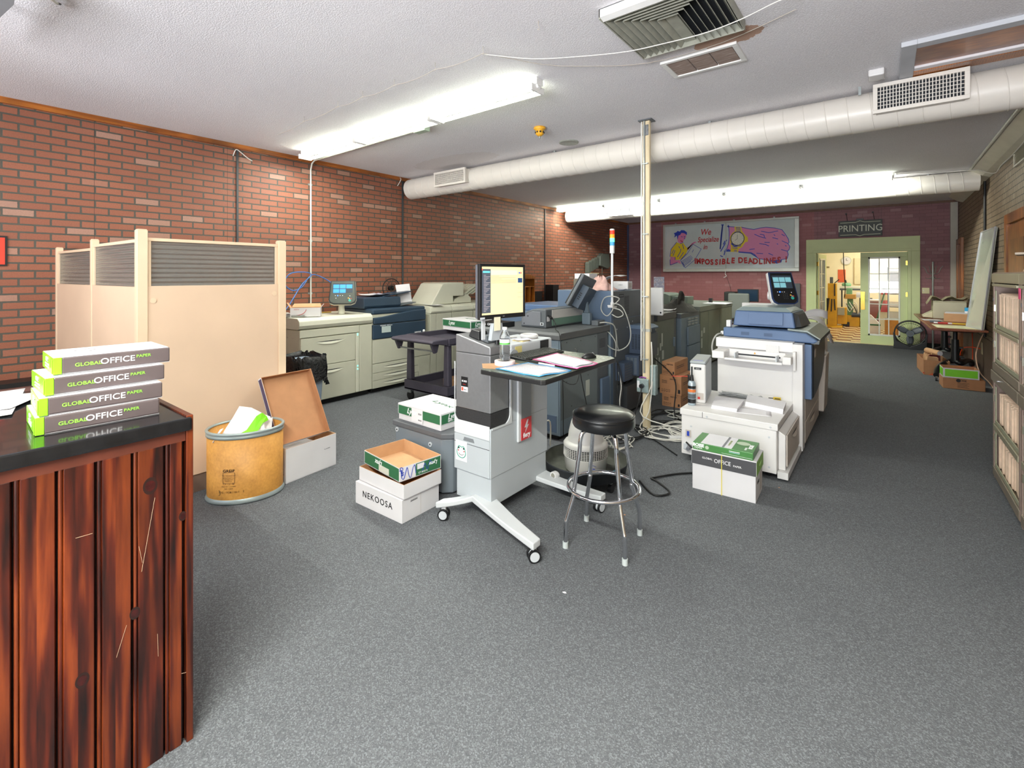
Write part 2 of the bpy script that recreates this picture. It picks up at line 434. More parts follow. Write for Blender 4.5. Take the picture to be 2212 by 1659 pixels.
FR = pl('window_frame_dark', '#3a3835', .4)
for i, x in enumerate((-4.9, -2.5, -.1)):
    b = MB(); b.box(x-1, x+1, FY-.09, FY-.04, .65, .71, FR); b.box(x-1, x+1, FY-.09, FY-.04, 2.79, 2.85, FR)
    b.box(x-1, x-.94, FY-.09, FY-.04, .71, 2.79, FR); b.box(x+.94, x+1, FY-.09, FY-.04, .71, 2.79, FR)
    struct(b.build('window_%d' % (i+1)))
sbox('trim_1', LX+.001, LX+.03, FY, BY, HC-.055, HC-.001, M_ORANGE_X)
sbox('trim_2', LX+.03, RX, BY-.03, BY-.001, HC-.05, HC-.001, pl('brown_crown_strip', '#6d4a33', .5))
COVE = pl('cove_white_paint', '#cfcbbb', .45, var=.05)
b = MB(); b.prism([(1.02, HC-.001), (1.02, HC-.03), (1.14, HC-.12), (1.219, HC-.15), (1.219, HC-.001)], 'y', FY, 12.9, COVE); struct(b.build('trim_3'))
sbox('trim_4', 1.09, 1.205, BY-.10, BY-.001, 0, HC-.06, pl('corner_board_white', '#b9b5a6', .5, var=.05))
sbox('trim_5', LX+.001, LX+.05, BY-.03, BY-.001, 0, HC-.06, pl('blue_corner_strip', '#3c4a6a', .5))
sbox('baseboard_back', .61, 1.05, BY-.02, BY-.001, 0, .11, DARK)
sbox('baseboard_left', LX+.001, LX+.015, .9, BY, 0, .11, DARK)
sbox('baseboard_right', RX-.015, RX-.001, FY, 7.19, 0, .10, DARK)
# right wall: plain brown wainscot below the bricks
sbox('trim_6', RX-.012, RX-.001, 8.48, 12.74, 0, .62, pl('brown_wainscot', '#7a665a', .6, var=.08))
# left wall: low black capped ledge behind the counter
b = MB(); b.box(LX+.001, LX+.22, -1.6, .86, 0, .60, pl('ledge_laminate_rose', '#8e6a63', .25, var=.12)); b.box(LX+.001, LX+.24, -1.6, .87, .601, .64, BLACK); struct(b.build('trim_7'))
# dark joint strips standing over the brick panels
for y, t in ((2.50, .022), (5.02, .026), (9.15, .03)):
    o = MB().box(LX+.001, LX+.018, y-t, y, .1, HC-.06, pl('joint_strip_dark', '#3b3f42', .5)).build('trim_%d' % (8+int(y))); struct(o)

# ---- the cased opening with its french doors
SILL = pl('threshold_dark', '#4c4438', .6)
b = MB()
b.box(-1.51, -1.30, BY-.05, BY+.14, 0, 2.11, GREEN); b.box(.40, .61, BY-.05, BY+.14, 0, 2.11, GREEN)
b.box(-1.51, .61, BY-.05, BY+.14, 2.111, 2.44, GREEN)
b.box(-1.36, -1.30, BY-.065, BY-.05, 0, 2.11, GREEN); b.box(.40, .46, BY-.065, BY-.05, 0, 2.11, GREEN); b.box(-1.36, .46, BY-.065, BY-.05, 2.111, 2.17, GREEN)
fr = b.build('door_3', bevel=.004); struct(fr)
MUNT = pl('white_muntin_paint', '#dfe2d8', .4)
def leaf(kind_loc, rz, hinge_right):
    """a glazed door leaf .84 wide, in its own frame: x 0 to .84 from the hinge"""
    root = bpy.data.objects.new('door_leaf', None); C.objects.link(root); root.parent = fr
    root.location = Vector(kind_loc)-fr.location; root.rotation_euler = (0, 0, rz)
    b = MB()
    b.box(0, .84, -.02, .02, .005, .20, GREEN); b.box(0, .84, -.02, .02, 1.99, 2.10, GREEN); b.box(0, .125, -.02, .02, .201, 1.989, GREEN); b.box(.695, .84, -.02, .02, .201, 1.989, GREEN)
    b.build('door_frame', root, .003)
    b = MB()
    for x0, x1, z0, z1 in ((.126, .695, .20, .235), (.126, .695, 1.955, 1.99), (.126, .155, .20, 1.99), (.665, .695, .20, 1.99)): b.box(x0, x1, -.028, .028, z0, z1, MUNT)
    for i in (1, 2): b.box(.155+.17*i-.009, .155+.17*i+.009, -.012, .012, .235, 1.955, MUNT)
    for i in (1, 2, 3, 4): b.box(.155, .665, -.0125, .0125, .235+.344*i-.009, .235+.344*i+.009, MUNT)
    b.build('glazing_bars', root)
    b = MB(); b.box(.15, .67, -.003, .003, .23, 1.96, CLEAR); b.build('glass_pane', root)
    b = MB()
    for z in (1.15, 1.85): b.box(-.012, .03, -.024, .024, z-.05, z+.05, BRASS)
    b.build('hinge', root)
    return root
lf = leaf((.40, BY+.02, 0), math.pi, True)
b = MB(); b.box(.755, .835, .021, .026, .78, 1.20, BRASS); b.cyl((.79, .03, 1.02), (.79, .085, 1.02), .012, BRASS); b.cyl((.79, .07, 1.02), (.79, .10, 1.02), .028, BRASS)
b.box(.78, .80, .027, .045, .84, .95, BRASS); b.build('door_knob_plate', lf, .002)
leaf((-1.29, BY+.06, 0), math.radians(83), False)
sbox('trim_20', -1.30, .40, BY-.04, BY+.15, .0005, .006, pl('threshold_tile', '#cbb98c', .4, var=.2, scale=30))

# ---- the workshop behind the doors
WX0, WX1, WY1 = -4.2, 4.6, 20.2
def checker():
    k = N('cream_and_brown_floor_tiles'); v = k.co()
    m = k.n('Mapping'); m.inputs['Scale'].default_value = (1/.305, 1/.305, 1); m.inputs['Location'].default_value = (.1, .2, .5); k.l(v, m.inputs[0])
    ch = k.n('TexChecker'); ch.inputs['Scale'].default_value = 1; ch.inputs['Color1'].default_value = lin('#8a5540'); ch.inputs['Color2'].default_value = lin('#e0d2a2'); k.l(m.outputs[0], ch.inputs['Vector'])
    col = k.mix(.4, ch.outputs[0], k.ramp(k.noise(v, 9, 4), [(.3, '#a89a88'), (.7, '#ffffff')]), 'MULTIPLY')
    k.l(col, k.b.inputs['Base Color']); k.b.inputs['Roughness'].default_value = .25; return k.m
shell('floor_workshop', [(WX0, WX1, BY+.12, WY1, -.1, 0)], checker())
shell('floor_doorway', [(-1.30, .40, BY, BY+.12, -.1, 0)], checker())
WPL = pl('workshop_cream_paint', '#efe6c6', .6, var=.02)
shell('wall_workshop_back', [(WX0, WX1, WY1, WY1+.1, 0, 3.3)], WPL)
shell('wall_workshop_left', [(WX0-.1, WX0, BY+.12, WY1, 0, 3.3)], WPL)
shell('wall_workshop_right', [(WX1, WX1+.1, BY+.12, WY1, 0, 3.3)], WPL)
shell('ceiling_workshop', [(WX0, WX1, BY+.12, WY1, 3.3, 3.4)], WPL)
shell('wall_workshop_front', [(LX, -1.52, BY+.121, BY+.17, 0, 3.3), (.62, WX1, BY+.121, BY+.17, 0, 3.3), (-1.52, .62, BY+.141, BY+.17, 2.45, 3.3)], WPL)

# ---- doors of the right-hand wall
def cased(name, y0, y1, top, w_, m):
    b = MB(); b.box(RX-.045, RX-.001, y1-w_, y1, 0, top, m); b.box(RX-.045, RX-.001, y0, y0+w_, 0, top, m); b.box(RX-.045, RX-.001, y0+w_, y1-w_, top-w_, top, m)
    b.box(RX-.012, RX-.001, y0+w_, y1-w_, 0, top-w_, m)
    f = struct(b.build(name, bevel=.004))
    q = MB(f); q.box(RX-.03, RX-.0125, y0+w_+.03, y1-w_-.03, .01, top-w_-.03, m); q.box(RX-.036, RX-.0305, y0+w_+.14, y1-w_-.14, .3, top-w_-.2, m)
    q.build('door_panel', f, .003); return f
cased('door_1', 12.75, 13.53, 2.32, .11, M_ORANGE)
cased('door_2', 7.2, 8.47, 2.325, .12, M_ORANGE)

# ---- ceiling hatch with plywood lid
b = MB(); hx0, hx1, hy0, hy1 = .09, 1.01, 4.20, 5.10
GF = pl('grey_painted_frame', '#b9bcc2', .6, var=.06)
for q in ((hx0, hx0+.085, hy0, hy1), (hx0+.085, hx1, hy0, hy0+.085)): b.box(*q, HC-.035, HC-.001, GF)
hf = struct(b.build('trim_30', bevel=.003))
b = MB(hf); b.box(hx0+.085, hx1, hy0+.085, hy0+.50, HC-.012, HC-.001, M_PLY); b.box(hx0+.085, hx1, hy0+.085, hy0+.12, HC-.02, HC-.012, M_ORANGE); b.build('plywood_lid', hf)
b = MB(hf); b.box(hx0+.085, hx1, hy0+.50, hy0+.57, HC-.03, HC-.001, WHITE); b.build('caulked_strip', hf, .006)
b = MB(hf); b.box(hx0+.085, hx1, hy0+.57, hy0+.70, HC-.034, HC-.001, M_ORANGE); b.build('wood_strip', hf)

# ================================================================ ceiling fittings

HOUS = pl('fixture_white_enamel', '#e4e4e2', .35)
def fluor(x0, x1, y, n, label, group=None, glow=8, watts=100, side=0):
    TUBE = em('fluorescent_tube_glow_%g' % glow, '#f4fbe6', glow)
    t = thing('fluorescent_fixture', label, 'ceiling light', ((x0+x1)/2, y, HC), 0, group)
    b = MB(t); b.box(x0, x1, y-.045, y+.045, HC-.055, HC-.0005, HOUS); b.prism([(y-.03, HC-.055), (y+.03, HC-.055), (y+.018, HC-.078), (y-.018, HC-.078)], 'x', x0+.002, x1-.002, HOUS); b.build('housing', t, .003)
    L = (x1-x0)/n
    for i in range(n):
        a, c_ = x0+L*i+.03, x0+L*(i+1)-.03
        for s_ in (-1, 1):
            b = MB(t); b.cyl((a+.01, y+s_*.062, HC-.088), (c_-.01, y+s_*.062, HC-.088), .019, TUBE, seg=12); b.build('fluorescent_tube', t)
        for xx in (a-.012, c_-.004):
            b = MB(t); b.box(xx, xx+.016, y-.084, y+.084, HC-.11, HC-.056, HOUS); b.build('tube_socket', t)
    l = area('strip_light', ((x0+x1)/2, y, HC-.125), (0, 0, 0), x1-x0, .03, watts, (.98, 1.0, .90)); l.parent = t; l.location = Vector((0, 0, -.125))
    if side:
        l = area('strip_light', (0, 0, 0), (math.radians(72), 0, 0), x1-x0, .04, side, (.98, 1.0, .90)); l.parent = t; l.location = Vector((0, .03, -.17))  # second lamp added beside the tubes, aimed at the back wall to brighten it
    return t
fluor(-5.87, -2.19, 3.16, 3, 'long bare-tube fluorescent strip of three lengths above the cream cubicle panel and grey bin', 'fluorescent ceiling strips', 12, 70)
fluor(-6.05, .12, 9.45, 5, 'long bare-tube fluorescent strip of five lengths in front of the back duct', 'fluorescent ceiling strips', 18, 30, 95)
# unseen strips behind the camera; the right one is added as fill light
fluor(-5.2, -2.7, -.95, 2, 'bare-tube fluorescent strip behind the counter near the shop windows', 'fluorescent ceiling strips', 4, 26)
fluor(-1.4, .9, -.75, 2, 'added bare-tube fluorescent strip behind the camera, unseen, giving fill light', 'fluorescent ceiling strips', 6, 240)

def duct(label, y, z, r, x0, x1, kink=None):
    t = thing('air_duct', label, 'duct', ((x0+x1)/2, y, z-r))
    b = MB(t); b.cyl((x0, y, z), (x1, y, z), r, DUCTW, seg=48); b.build('duct_pipe', t)
    b = MB(t); x = x0+.1; n = int((x1-x0)/.16)
    for i in range(n):
        xx = x0+.06+i*.16; pts = []
        for k in range(25):
            a = 2*math.pi*k/24; pts.append((min(x1, xx+.10*k/24), y+math.cos(a)*(r+.0005), z+math.sin(a)*(r+.0005)))
        b.tube(pts, .0035, DUCTW, 5)
    b.build('spiral_seam', t)
    xx = x0+.9
    while xx < x1-.3:
        b = MB(t); b.box(xx-.012, xx+.012, y-.012, y+.012, z+r-.005, HC-.001, STEEL); b.build('hanger_strap', t); xx += 1.9
    return t
DY, DZ, DR = 5.126, 2.985, .161
d1 = duct('near round white spiral duct with two grilles crossing under the ceiling', DY, DZ, DR, -6.12, RX-.005)
d2 = duct('far round white spiral duct with one grille above the back wall sign', 9.96, 3.005, .152, -6.06, 1.12)
VD = pl('vent_dark', '#20242a', .8)
def register(d, x0, x1, y, zc, h, ang, r, nx, nz, name='duct_register'):
    """grille on the near side of a duct, leaning forwards"""
    root = bpy.data.objects.new(name, None); C.objects.link(root); root.parent = d
    root.location = Vector(((x0+x1)/2, y, zc))-d.location; root.rotation_euler = (ang, 0, 0)
    W_ = (x1-x0)/2; H_ = h/2
    b = MB(); b.box(-W_+.02, W_-.02, -r*.18, .07, -H_+.01, H_-.01, DUCTW); b.build('register_collar', root)
    b = MB(); e = .03
    b.box(-W_, W_, -.062, -r*.18-.001, -H_, -H_+e, DUCTW); b.box(-W_, W_, -.062, -r*.18-.001, H_-e, H_, DUCTW); b.box(-W_, -W_+e, -.062, -r*.18-.001, -H_+e, H_-e, DUCTW); b.box(W_-e, W_, -.062, -r*.18-.001, -H_+e, H_-e, DUCTW)
    b.build('register_frame', root, .002)
    b = MB(); b.box(-W_+e, W_-e, -.034, -.032, -H_+e, H_-e, VD)
    for i in range(1, nx): xx = -W_+e+(2*W_-2*e)*i/nx; b.box(xx-.0028, xx+.0028, -.056, -.036, -H_+e, H_-e, DUCTW)
    for i in range(1, nz): zz = -H_+e+(2*H_-2*e)*i/nz; b.box(-W_+e, W_-e, -.052, -.037, zz-.002, zz+.002, DUCTW)
    b.build('register_slats', root)
register(d1, -.075, .50, DY-DR-.035, DZ+.03, .235, math.radians(2), DR, 26, 6)
register(d1, -5.30, -4.66, DY-DR-.035, DZ+.015, .215, math.radians(2), DR, 24, 6)
register(d2, -4.95, -4.30, 9.96-.152-.03, 2.99, .19, 0, .152, 20, 1)

# ---- big square diffuser
t = thing('ceiling_diffuser', 'large square louvred air diffuser, dusty, beside the small ceiling grille', 'vent', (-1.015, 2.89, HC))
LV = pl('diffuser_olive_enamel', '#9b9c90', .45, var=.12, scale=14)
vx0, vx1, vy0, vy1 = -1.345, -.685, 2.56, 3.235
b = MB(t); b.box(vx0, vx1, vy0, vy1, HC-.004, HC-.0005, VD)
b.prism([(vy0, HC-.001), (vy0, HC-.05), (vy0+.045, HC-.06), (vy0+.045, HC-.045), (vy0+.012, HC-.03)], 'x', vx0, vx1, HOUS)
for (a, c_) in (((vx0-.001, vx0+.006)), ((vx1-.006, vx1+.001))): b.box(a, c_, vy0, vy1, HC-.06, HC-.001, LV)
b.box(vx0, vx1, vy1-.006, vy1, HC-.06, HC-.001, LV); b.build('diffuser_frame', t)
for i in range(7):
    o_ = .012+.042*i; y0 = vy0+.055+.030*i
    for s_, xa in ((1, vx0+o_), (-1, vx1-o_)):
        b = MB(t); b.hexa([(xa, y0, HC-.058), (xa+s_*.004, y0, HC-.058), (xa+s_*.004, vy1-.012, HC-.058), (xa, vy1-.012, HC-.058)],
                          [(xa+s_*.032, y0+.03, HC-.006), (xa+s_*.036, y0+.03, HC-.006), (xa+s_*.036, vy1-.012, HC-.006), (xa+s_*.032, vy1-.012, HC-.006)], LV); b.build('louvre_blade', t)
    b = MB(t); b.hexa([(vx0+o_, y0, HC-.058), (vx1-o_, y0, HC-.058), (vx1-o_, y0+.003, HC-.058), (vx0+o_, y0+.003, HC-.058)],
                      [(vx0+o_+.03, y0+.025, HC-.006), (vx1-o_-.03, y0+.025, HC-.006), (vx1-o_-.03, y0+.028, HC-.006), (vx0+o_+.03, y0+.028, HC-.006)], LV); b.build('louvre_blade', t)
b = MB(t); b.hexa([(-1.05, 2.80, HC-.03), (-.98, 2.80, HC-.03), (-.98, vy1-.01, HC-.03), (-1.05, vy1-.01, HC-.03)], [(-1.05, 2.80, HC-.01), (-.98, 2.80, HC-.01), (-.98, vy1-.01, HC-.01), (-1.05, vy1-.01, HC-.01)], LV); b.build('centre_plate', t)

# ---- small three-panel return grille
t = thing('return_grille', 'small rectangular white ceiling grille with three dirty brown filter panels', 'vent', (-1.055, 3.63, HC))
b = MB(t); gx0, gx1, gy0, gy1 = -1.32, -.79, 3.475, 3.80
for q in ((gx0, gx1, gy0, gy0+.03), (gx0, gx1, gy1-.03, gy1), (gx0, gx0+.035, gy0+.03, gy1-.03), (gx1-.035, gx1, gy0+.03, gy1-.03)): b.box(*q, HC-.02, HC-.0005, HOUS)
b.build('grille_frame', t, .002)
k = N('dusty_filter_mesh'); v = k.co((6, 60, 6)); k.l(k.ramp(k.noise(v, 1.2, 5, .7), [(.3, '#7c6a62'), (.55, '#9c8a80'), (.75, '#cfc6c0')]), k.b.inputs['Base Color']); k.b.inputs['Roughness'].default_value = .95
FILT = k.m
for i in range(3):
    a = gx0+.037+.153*i; b = MB(t); b.box(a, a+.145, gy0+.032, gy1-.032, HC-.012, HC-.002, FILT); b.build('filter_panel', t)

# ---- yellow heat detector, grey can light, small white sounder, ceiling cable with its hooks
t = thing('heat_detector', 'small yellow ceiling heat detector', 'detector', (-2.92, 4.21, HC))
DET = pl('detector_yellow', '#d9a02c', .4)
b = MB(t); b.lathe([(0, 0), (.062, 0), (.066, -.018), (.045, -.03), (.043, -.075), (.02, -.095), (0, -.096)], (-2.92, 4.21, HC-.0005), DET); b.build('detector_body', t)
b = MB(t)
for i in range(8): a = i*math.pi/4; b.box(-2.92+.043*math.cos(a)-.007, -2.92+.043*math.cos(a)+.007, 4.21+.043*math.sin(a)-.007, 4.21+.043*math.sin(a)+.007, HC-.065, HC-.048, GROOVE)
b.cyl((-2.92, 4.21, HC-.12), (-2.92, 4.21, HC-.096), .009, STEEL); b.build('detector_slots', t)
b = MB(); b.lathe([(0, -.006), (.085, -.006), (.10, -.014), (.115, -.012), (.118, 0)], (-2.97, 4.89, HC-.0005), pl('speaker_grille_grey', '#8f9189', .5, var=.15, scale=60)); tag(b.build('ceiling_speaker'), 'round flat grey ceiling cover in front of the near duct', 'speaker')
t = thing('ceiling_sounder', 'small boxy cream alarm sounder on the ceiling near the plywood hatch', 'alarm', (-.05, 4.72, HC))
b = MB(t); b.box(-.10, .0, 4.60, 4.73, HC-.055, HC-.0005, OFFW); b.build('sounder_case', t, .01)
b = MB(t)
for i in range(9): b.box(-.094+.0105*i, -.090+.0105*i, 4.735, 4.75, HC-.05, HC-.003, OFFW)
b.box(-.10, 0, 4.731, 4.735, HC-.05, HC-.001, OFFW_D); b.build('sounder_grille', t)
b = MB(); b.box(-.175, -.155, 4.965, 4.99, HC-.07, HC-.0005, STEEL); tag(b.build('duct_clip'), 'tiny bright metal clip above the near duct left of its big grille', 'clip')
CORD = pl('white_cord', '#dcdad4', .5)
pts = [(-0.325, 2.995, 3.11), (-0.467, 2.988, 3.1), (-0.669, 3.043, 3.09), (-0.883, 3.055, 3.08), (-1.137, 3.029, 3.08), (-1.382, 3.002, 3.09), (-1.674, 2.888, 3.1), (-1.96, 2.736, 3.11), (-2.218, 2.499, 3.13)]
b = MB(); b.tube(pts, .0035, CORD, 6, sub=5); tag(b.build('ceiling_cable'), 'thin white cable slung under the big square diffuser', 'cable')
hooks = [(-2.195, 2.473, 3.12), (-2.648, 2.447, 3.12), (-3.128, 2.446, 3.12), (-3.548, 2.435, 3.12), (-3.929, 2.437, 3.12), (-4.573, 2.463, 3.12), (-5.221, 2.512, 3.12)]
OLDC = pl('old_paint_cord', '#b4aca2', .7)
b = MB(); pts = []
for i in range(len(hooks)-1):
    a, c_ = Vector(hooks[i]), Vector(hooks[i+1])
    for k in range(5): p = a.lerp(c_, k/5); p.z -= .018*math.sin(math.pi*k/5); pts.append(p)
pts.append(Vector(hooks[-1])); b.tube(pts, .0028, OLDC, 5)
pts2 = [(-2.223, 2.505, 3.14), (-2.095, 2.695, 3.13), (-1.962, 2.914, 3.13), (-1.77, 3.123, 3.14), (-1.377, 3.391, 3.15), (-0.863, 3.402, 3.15), (-0.41, 3.245, 3.15)]
b.tube(pts2, .0025, OLDC, 5, sub=4)
tag(b.build('hook_cord'), 'old painted cord sagging from screw hook to screw hook across the ceiling', 'cord')
for i, h in enumerate(hooks[:6]+[(-1.703, 2.441, 3.12)]):
    b = MB(); x, y, z = h; b.tube([(x, y, HC-.001), (x, y, z+.02), (x+.008, y, z+.006), (x, y, z-.008), (x-.008, y, z+.004)], .0022, OLDC, 6, sub=3)
    tag(b.build('ceiling_hook'), 'little screw hook in the ceiling holding the old cord' if i < 6 else 'lone empty screw hook in the ceiling left of the big diffuser', 'hook', 'ceiling cord hooks' if i < 6 else None)
# the fixture end and grey vane at the very corner of the picture
b = MB(); b.hexa([(-3.367, 0.194, 3), (-3.415, 0.34, 3), (-3.598, 0.352, 3), (-4.412, 0.254, 3)], [(-3.414, 0.196, 3.02), (-3.463, 0.345, 3.02), (-3.648, 0.357, 3.02), (-4.474, 0.257, 3.02)], pl('vane_grey', '#85888c', .6))
b.cyl((-3.974, 0.229, 3.01), (-3.974, 0.229, HC-.001), .012, STEEL)
tag(b.build('ceiling_vane'), 'dark grey flat panel hung under the ceiling at the upper left corner', 'panel')
b = MB(); b.tube([(-3.61, 0.458, 3.14), (-3.7, 0.503, 3.14), (-3.742, 0.539, 3.14)], .008, CORD, 8); b.cyl((-3.734, 0.534, 3.14), (-3.784, 0.557, 3.16), .006, BLACK)
tag(b.build('hanging_cord_end'), 'blurred white cord end with a dark tip under the ceiling near the corner', 'cord')
# conduit fixed along the ceiling beside the first strip and down the red wall
CD = pl('conduit_white', '#c9cbc3', .4)
t = thing('conduit_run', 'pale metal conduit down the red brick wall and along the first fluorescent strip', 'conduit', (-6.17, 3.37, .9))
b = MB(t); cx, cy = -6.175, 3.42
b.tube([(cx, cy, .92), (cx, cy, 2.9), (cx, cy, 3.02), (cx+.03, cy, 3.10), (cx+.10, cy, 3.135), (-5.3, cy+.0, 3.14), (-3.97, 3.40, 3.14)], .011, CD, 10)
b.build('conduit_pipe', t)
for z in (1.33, 2.05, 2.82): b = MB(t); b.box(cx-.024, cx-.012, cy-.03, cy+.03, z-.012, z+.012, STEEL); b.build('pipe_clamp', t)
b = MB(t); b.box(-3.98, -3.80, 3.36, 3.44, 3.105, HC-.001, pl('junction_box_green_grey', '#9aa79a', .5)); b.build('junction_box', t, .006)
# white cord end hanging at the top of the red wall, and one by the duct
b = MB(); b.tube([(LX+.012, 2.44, 3.02), (LX+.02, 2.47, 3.10), (LX+.02, 2.52, 3.08), (LX+.03, 2.60, 3.02), (LX+.012, 2.66, 3.0)], .006, CORD, 6, sub=4); tag(b.build('wire_loop'), 'short white wire loop at the top of the red brick wall', 'wire')
b = MB(); b.tube([(LX+.012, 4.9, 3.02), (LX+.03, 4.93, 3.08), (LX+.05, 4.94, 3.13), (LX+.08, 4.9, 3.14)], .006, CORD, 6, sub=3); tag(b.build('wire_stub'), 'short white wire end where the near duct meets the red wall', 'wire')
# right wall: louvred vent, black conduit, pvc conduit along the cove
t = thing('wall_louvre', 'white slatted air vent high on the tan brick wall', 'vent', (RX-.02, 7.75, 2.84))
b = MB(t); b.box(RX-.012, RX-.001, 7.45, 8.02, 2.84, 3.02, COVE); b.box(RX-.03, RX-.012, 7.99, 8.02, 2.84, 3.02, COVE); b.box(RX-.03, RX-.012, 7.45, 7.99, 2.84, 2.86, COVE); b.build('vent_frame', t)
b = MB(t)
for i in range(10): z = 2.865+.015*i; b.hexa([(RX-.032, 7.46, z), (RX-.012, 7.46, z+.008), (RX-.012, 7.98, z+.008), (RX-.032, 7.98, z)], [(RX-.032, 7.46, z+.002), (RX-.012, 7.46, z+.011), (RX-.012, 7.98, z+.011), (RX-.032, 7.98, z+.002)], COVE)
b.build('vent_slats', t)
b = MB(); b.tube([(RX-.018, 10.14, .64), (RX-.018, 10.14, 3.01)], .016, BLACK, 8); tag(b.build('black_conduit'), 'black conduit running down the tan brick wall behind the whiteboard', 'conduit')
b = MB(); b.tube([(1.0, 3.5, HC-.02), (1.0, 9.7, HC-.02)], .017, CD, 10); tag(b.build('ceiling_conduit'), 'straight pale pipe along the ceiling beside the right-hand cove', 'conduit')
b = MB(); b.tube([(1.10, 6.5, 3.02), (1.15, 7.2, 2.98), (1.19, 8.2, 3.0), (1.17, 8.6, 2.98), (1.17, 9.1, 2.96), (1.06, 9.5, 3.09)], .006, CORD, 6, sub=6); b.tube([(1.06, 9.5, 3.09), (.9, 9.75, 3.14), (.7, 9.78, 3.15), (.5, 9.6, 3.15), (.14, 9.5, 3.15)], .006, CORD, 6, sub=5)
tag(b.build('loose_cord'), 'loose white cord tangled along the cove above the tan brick wall', 'cord')
# ================================================================ front counter and what lies on it
CT = pl('black_counter_laminate', '#16171a', .16, var=.3, scale=20, coat=.3)
t = thing('counter', 'stained knotty pine plank counter with a glossy black top in the foreground', 'counter', (-2.3, -.5, 0))
b = MB(t); b.box(-2.80, -1.845, -2.0, .600, 1.055, 1.10, CT); b.build('countertop', t, .006)
b = MB(t); b.box(-2.78, -1.885, -2.0, .585, 0.0, 1.054, pl('counter_core', '#2a120c', .6)); b.build('counter_body', t)
b = MB(t); b.box(-1.885, -1.862, -2.0, .585, 1.020, 1.0545, pl('aged_pine_rail', '#5a2a1c', .5, var=.3)); b.build('top_rail', t)
edges = [.5835, .5305, .4455, .3575, .2715, .1835, .097, .0105]
while edges[-1] > -1.9: edges.append(edges[-1]-.0865)
for i in range(len(edges)-1):
    y1, y0 = edges[i], edges[i+1]
    b = MB(t); b.hexa([(-1.884, y0+.003, .0), (-1.862, y0+.011, .0), (-1.862, y1-.009, .0), (-1.884, y1-.002, .0)], [(-1.884, y0+.003, 1.02), (-1.862, y0+.011, 1.02), (-1.862, y1-.009, 1.02), (-1.884, y1-.002, 1.02)], M_PINE)
    b.cyl((-1.868, y0+.0035, .0), (-1.868, y0+.0035, 1.02), .0052, M_PINE, seg=8, caps=True)
    b.build('plank', t, .0015)
b = MB(t); b.box(-2.70, -1.855, .586, .606, 0, 1.105, M_PINE); b.build('end_panel', t, .002)
KNM = pl('knot_dark_red', '#3a0d0a', .3, var=.5, scale=60, coat=.3); KNR = pl('knot_halo', '#2a1510', .35, coat=.2)
for (q, rr) in (((-1.861, 0.487, 0.901), .017), ((-1.861, 0.447, 0.513), .012), ((-1.861, 0.577, 0.768), .010), ((-1.861, 0.322, 0.385), .014)):
    b = MB(t); n_ = 20; b.prism([(q[1]+rr*1.45*math.cos(a_)*.8, q[2]+rr*1.6*math.sin(a_)) for a_ in [2*math.pi*i/n_ for i in range(n_)]], 'x', -1.8625, -1.8616, KNR)
    b.prism([(q[1]+rr*math.cos(a_)*.8, q[2]+rr*math.sin(a_)) for a_ in [2*math.pi*i/n_ for i in range(n_)]], 'x', -1.8622, -1.8610, KNM); b.build('wood_knot', t)
SCM = pl('bare_wood_scratch', '#c9a88a', .7)
for p0, p1 in (((-1.861, 0.499, 0.859), (-1.861, 0.464, 0.636)), ((-1.861, 0.457, 0.72), (-1.861, 0.466, 0.664)), ((-1.861, 0.506, 0.413), (-1.861, 0.508, 0.339)), ((-1.861, 0.426, 0.488), (-1.861, 0.401, 0.403)), ((-1.861, 0.307, 0.811), (-1.861, 0.345, 0.809)), ((-1.861, 0.573, 0.24), (-1.861, 0.589, 0.234))):
    b = MB(t); b.tube([p0, p1], .0006, SCM, 4); b.build('scratch', t)
GT = pl('lime_lettering', '#8fd64a', .5, var=0); WT = pl('white_lettering', '#f4f4f6', .5, var=0); KT = pl('black_lettering', '#1c1c1e', .6, var=0)
RDT = pl('red_lettering', '#c42a26', .5, var=0); BLT = pl('blue_lettering', '#2342b0', .5, var=0); GRT = pl('grey_lettering', '#7c7e84', .6, var=0)
REAM = ream_m(); LIMEW = pl('lime_ream_wrap', '#86d62a', .22, var=.12, scale=14, bump=.25, bscale=40)
RTOP = pl('white_ream_wrap', '#dedde2', .25, var=.03)
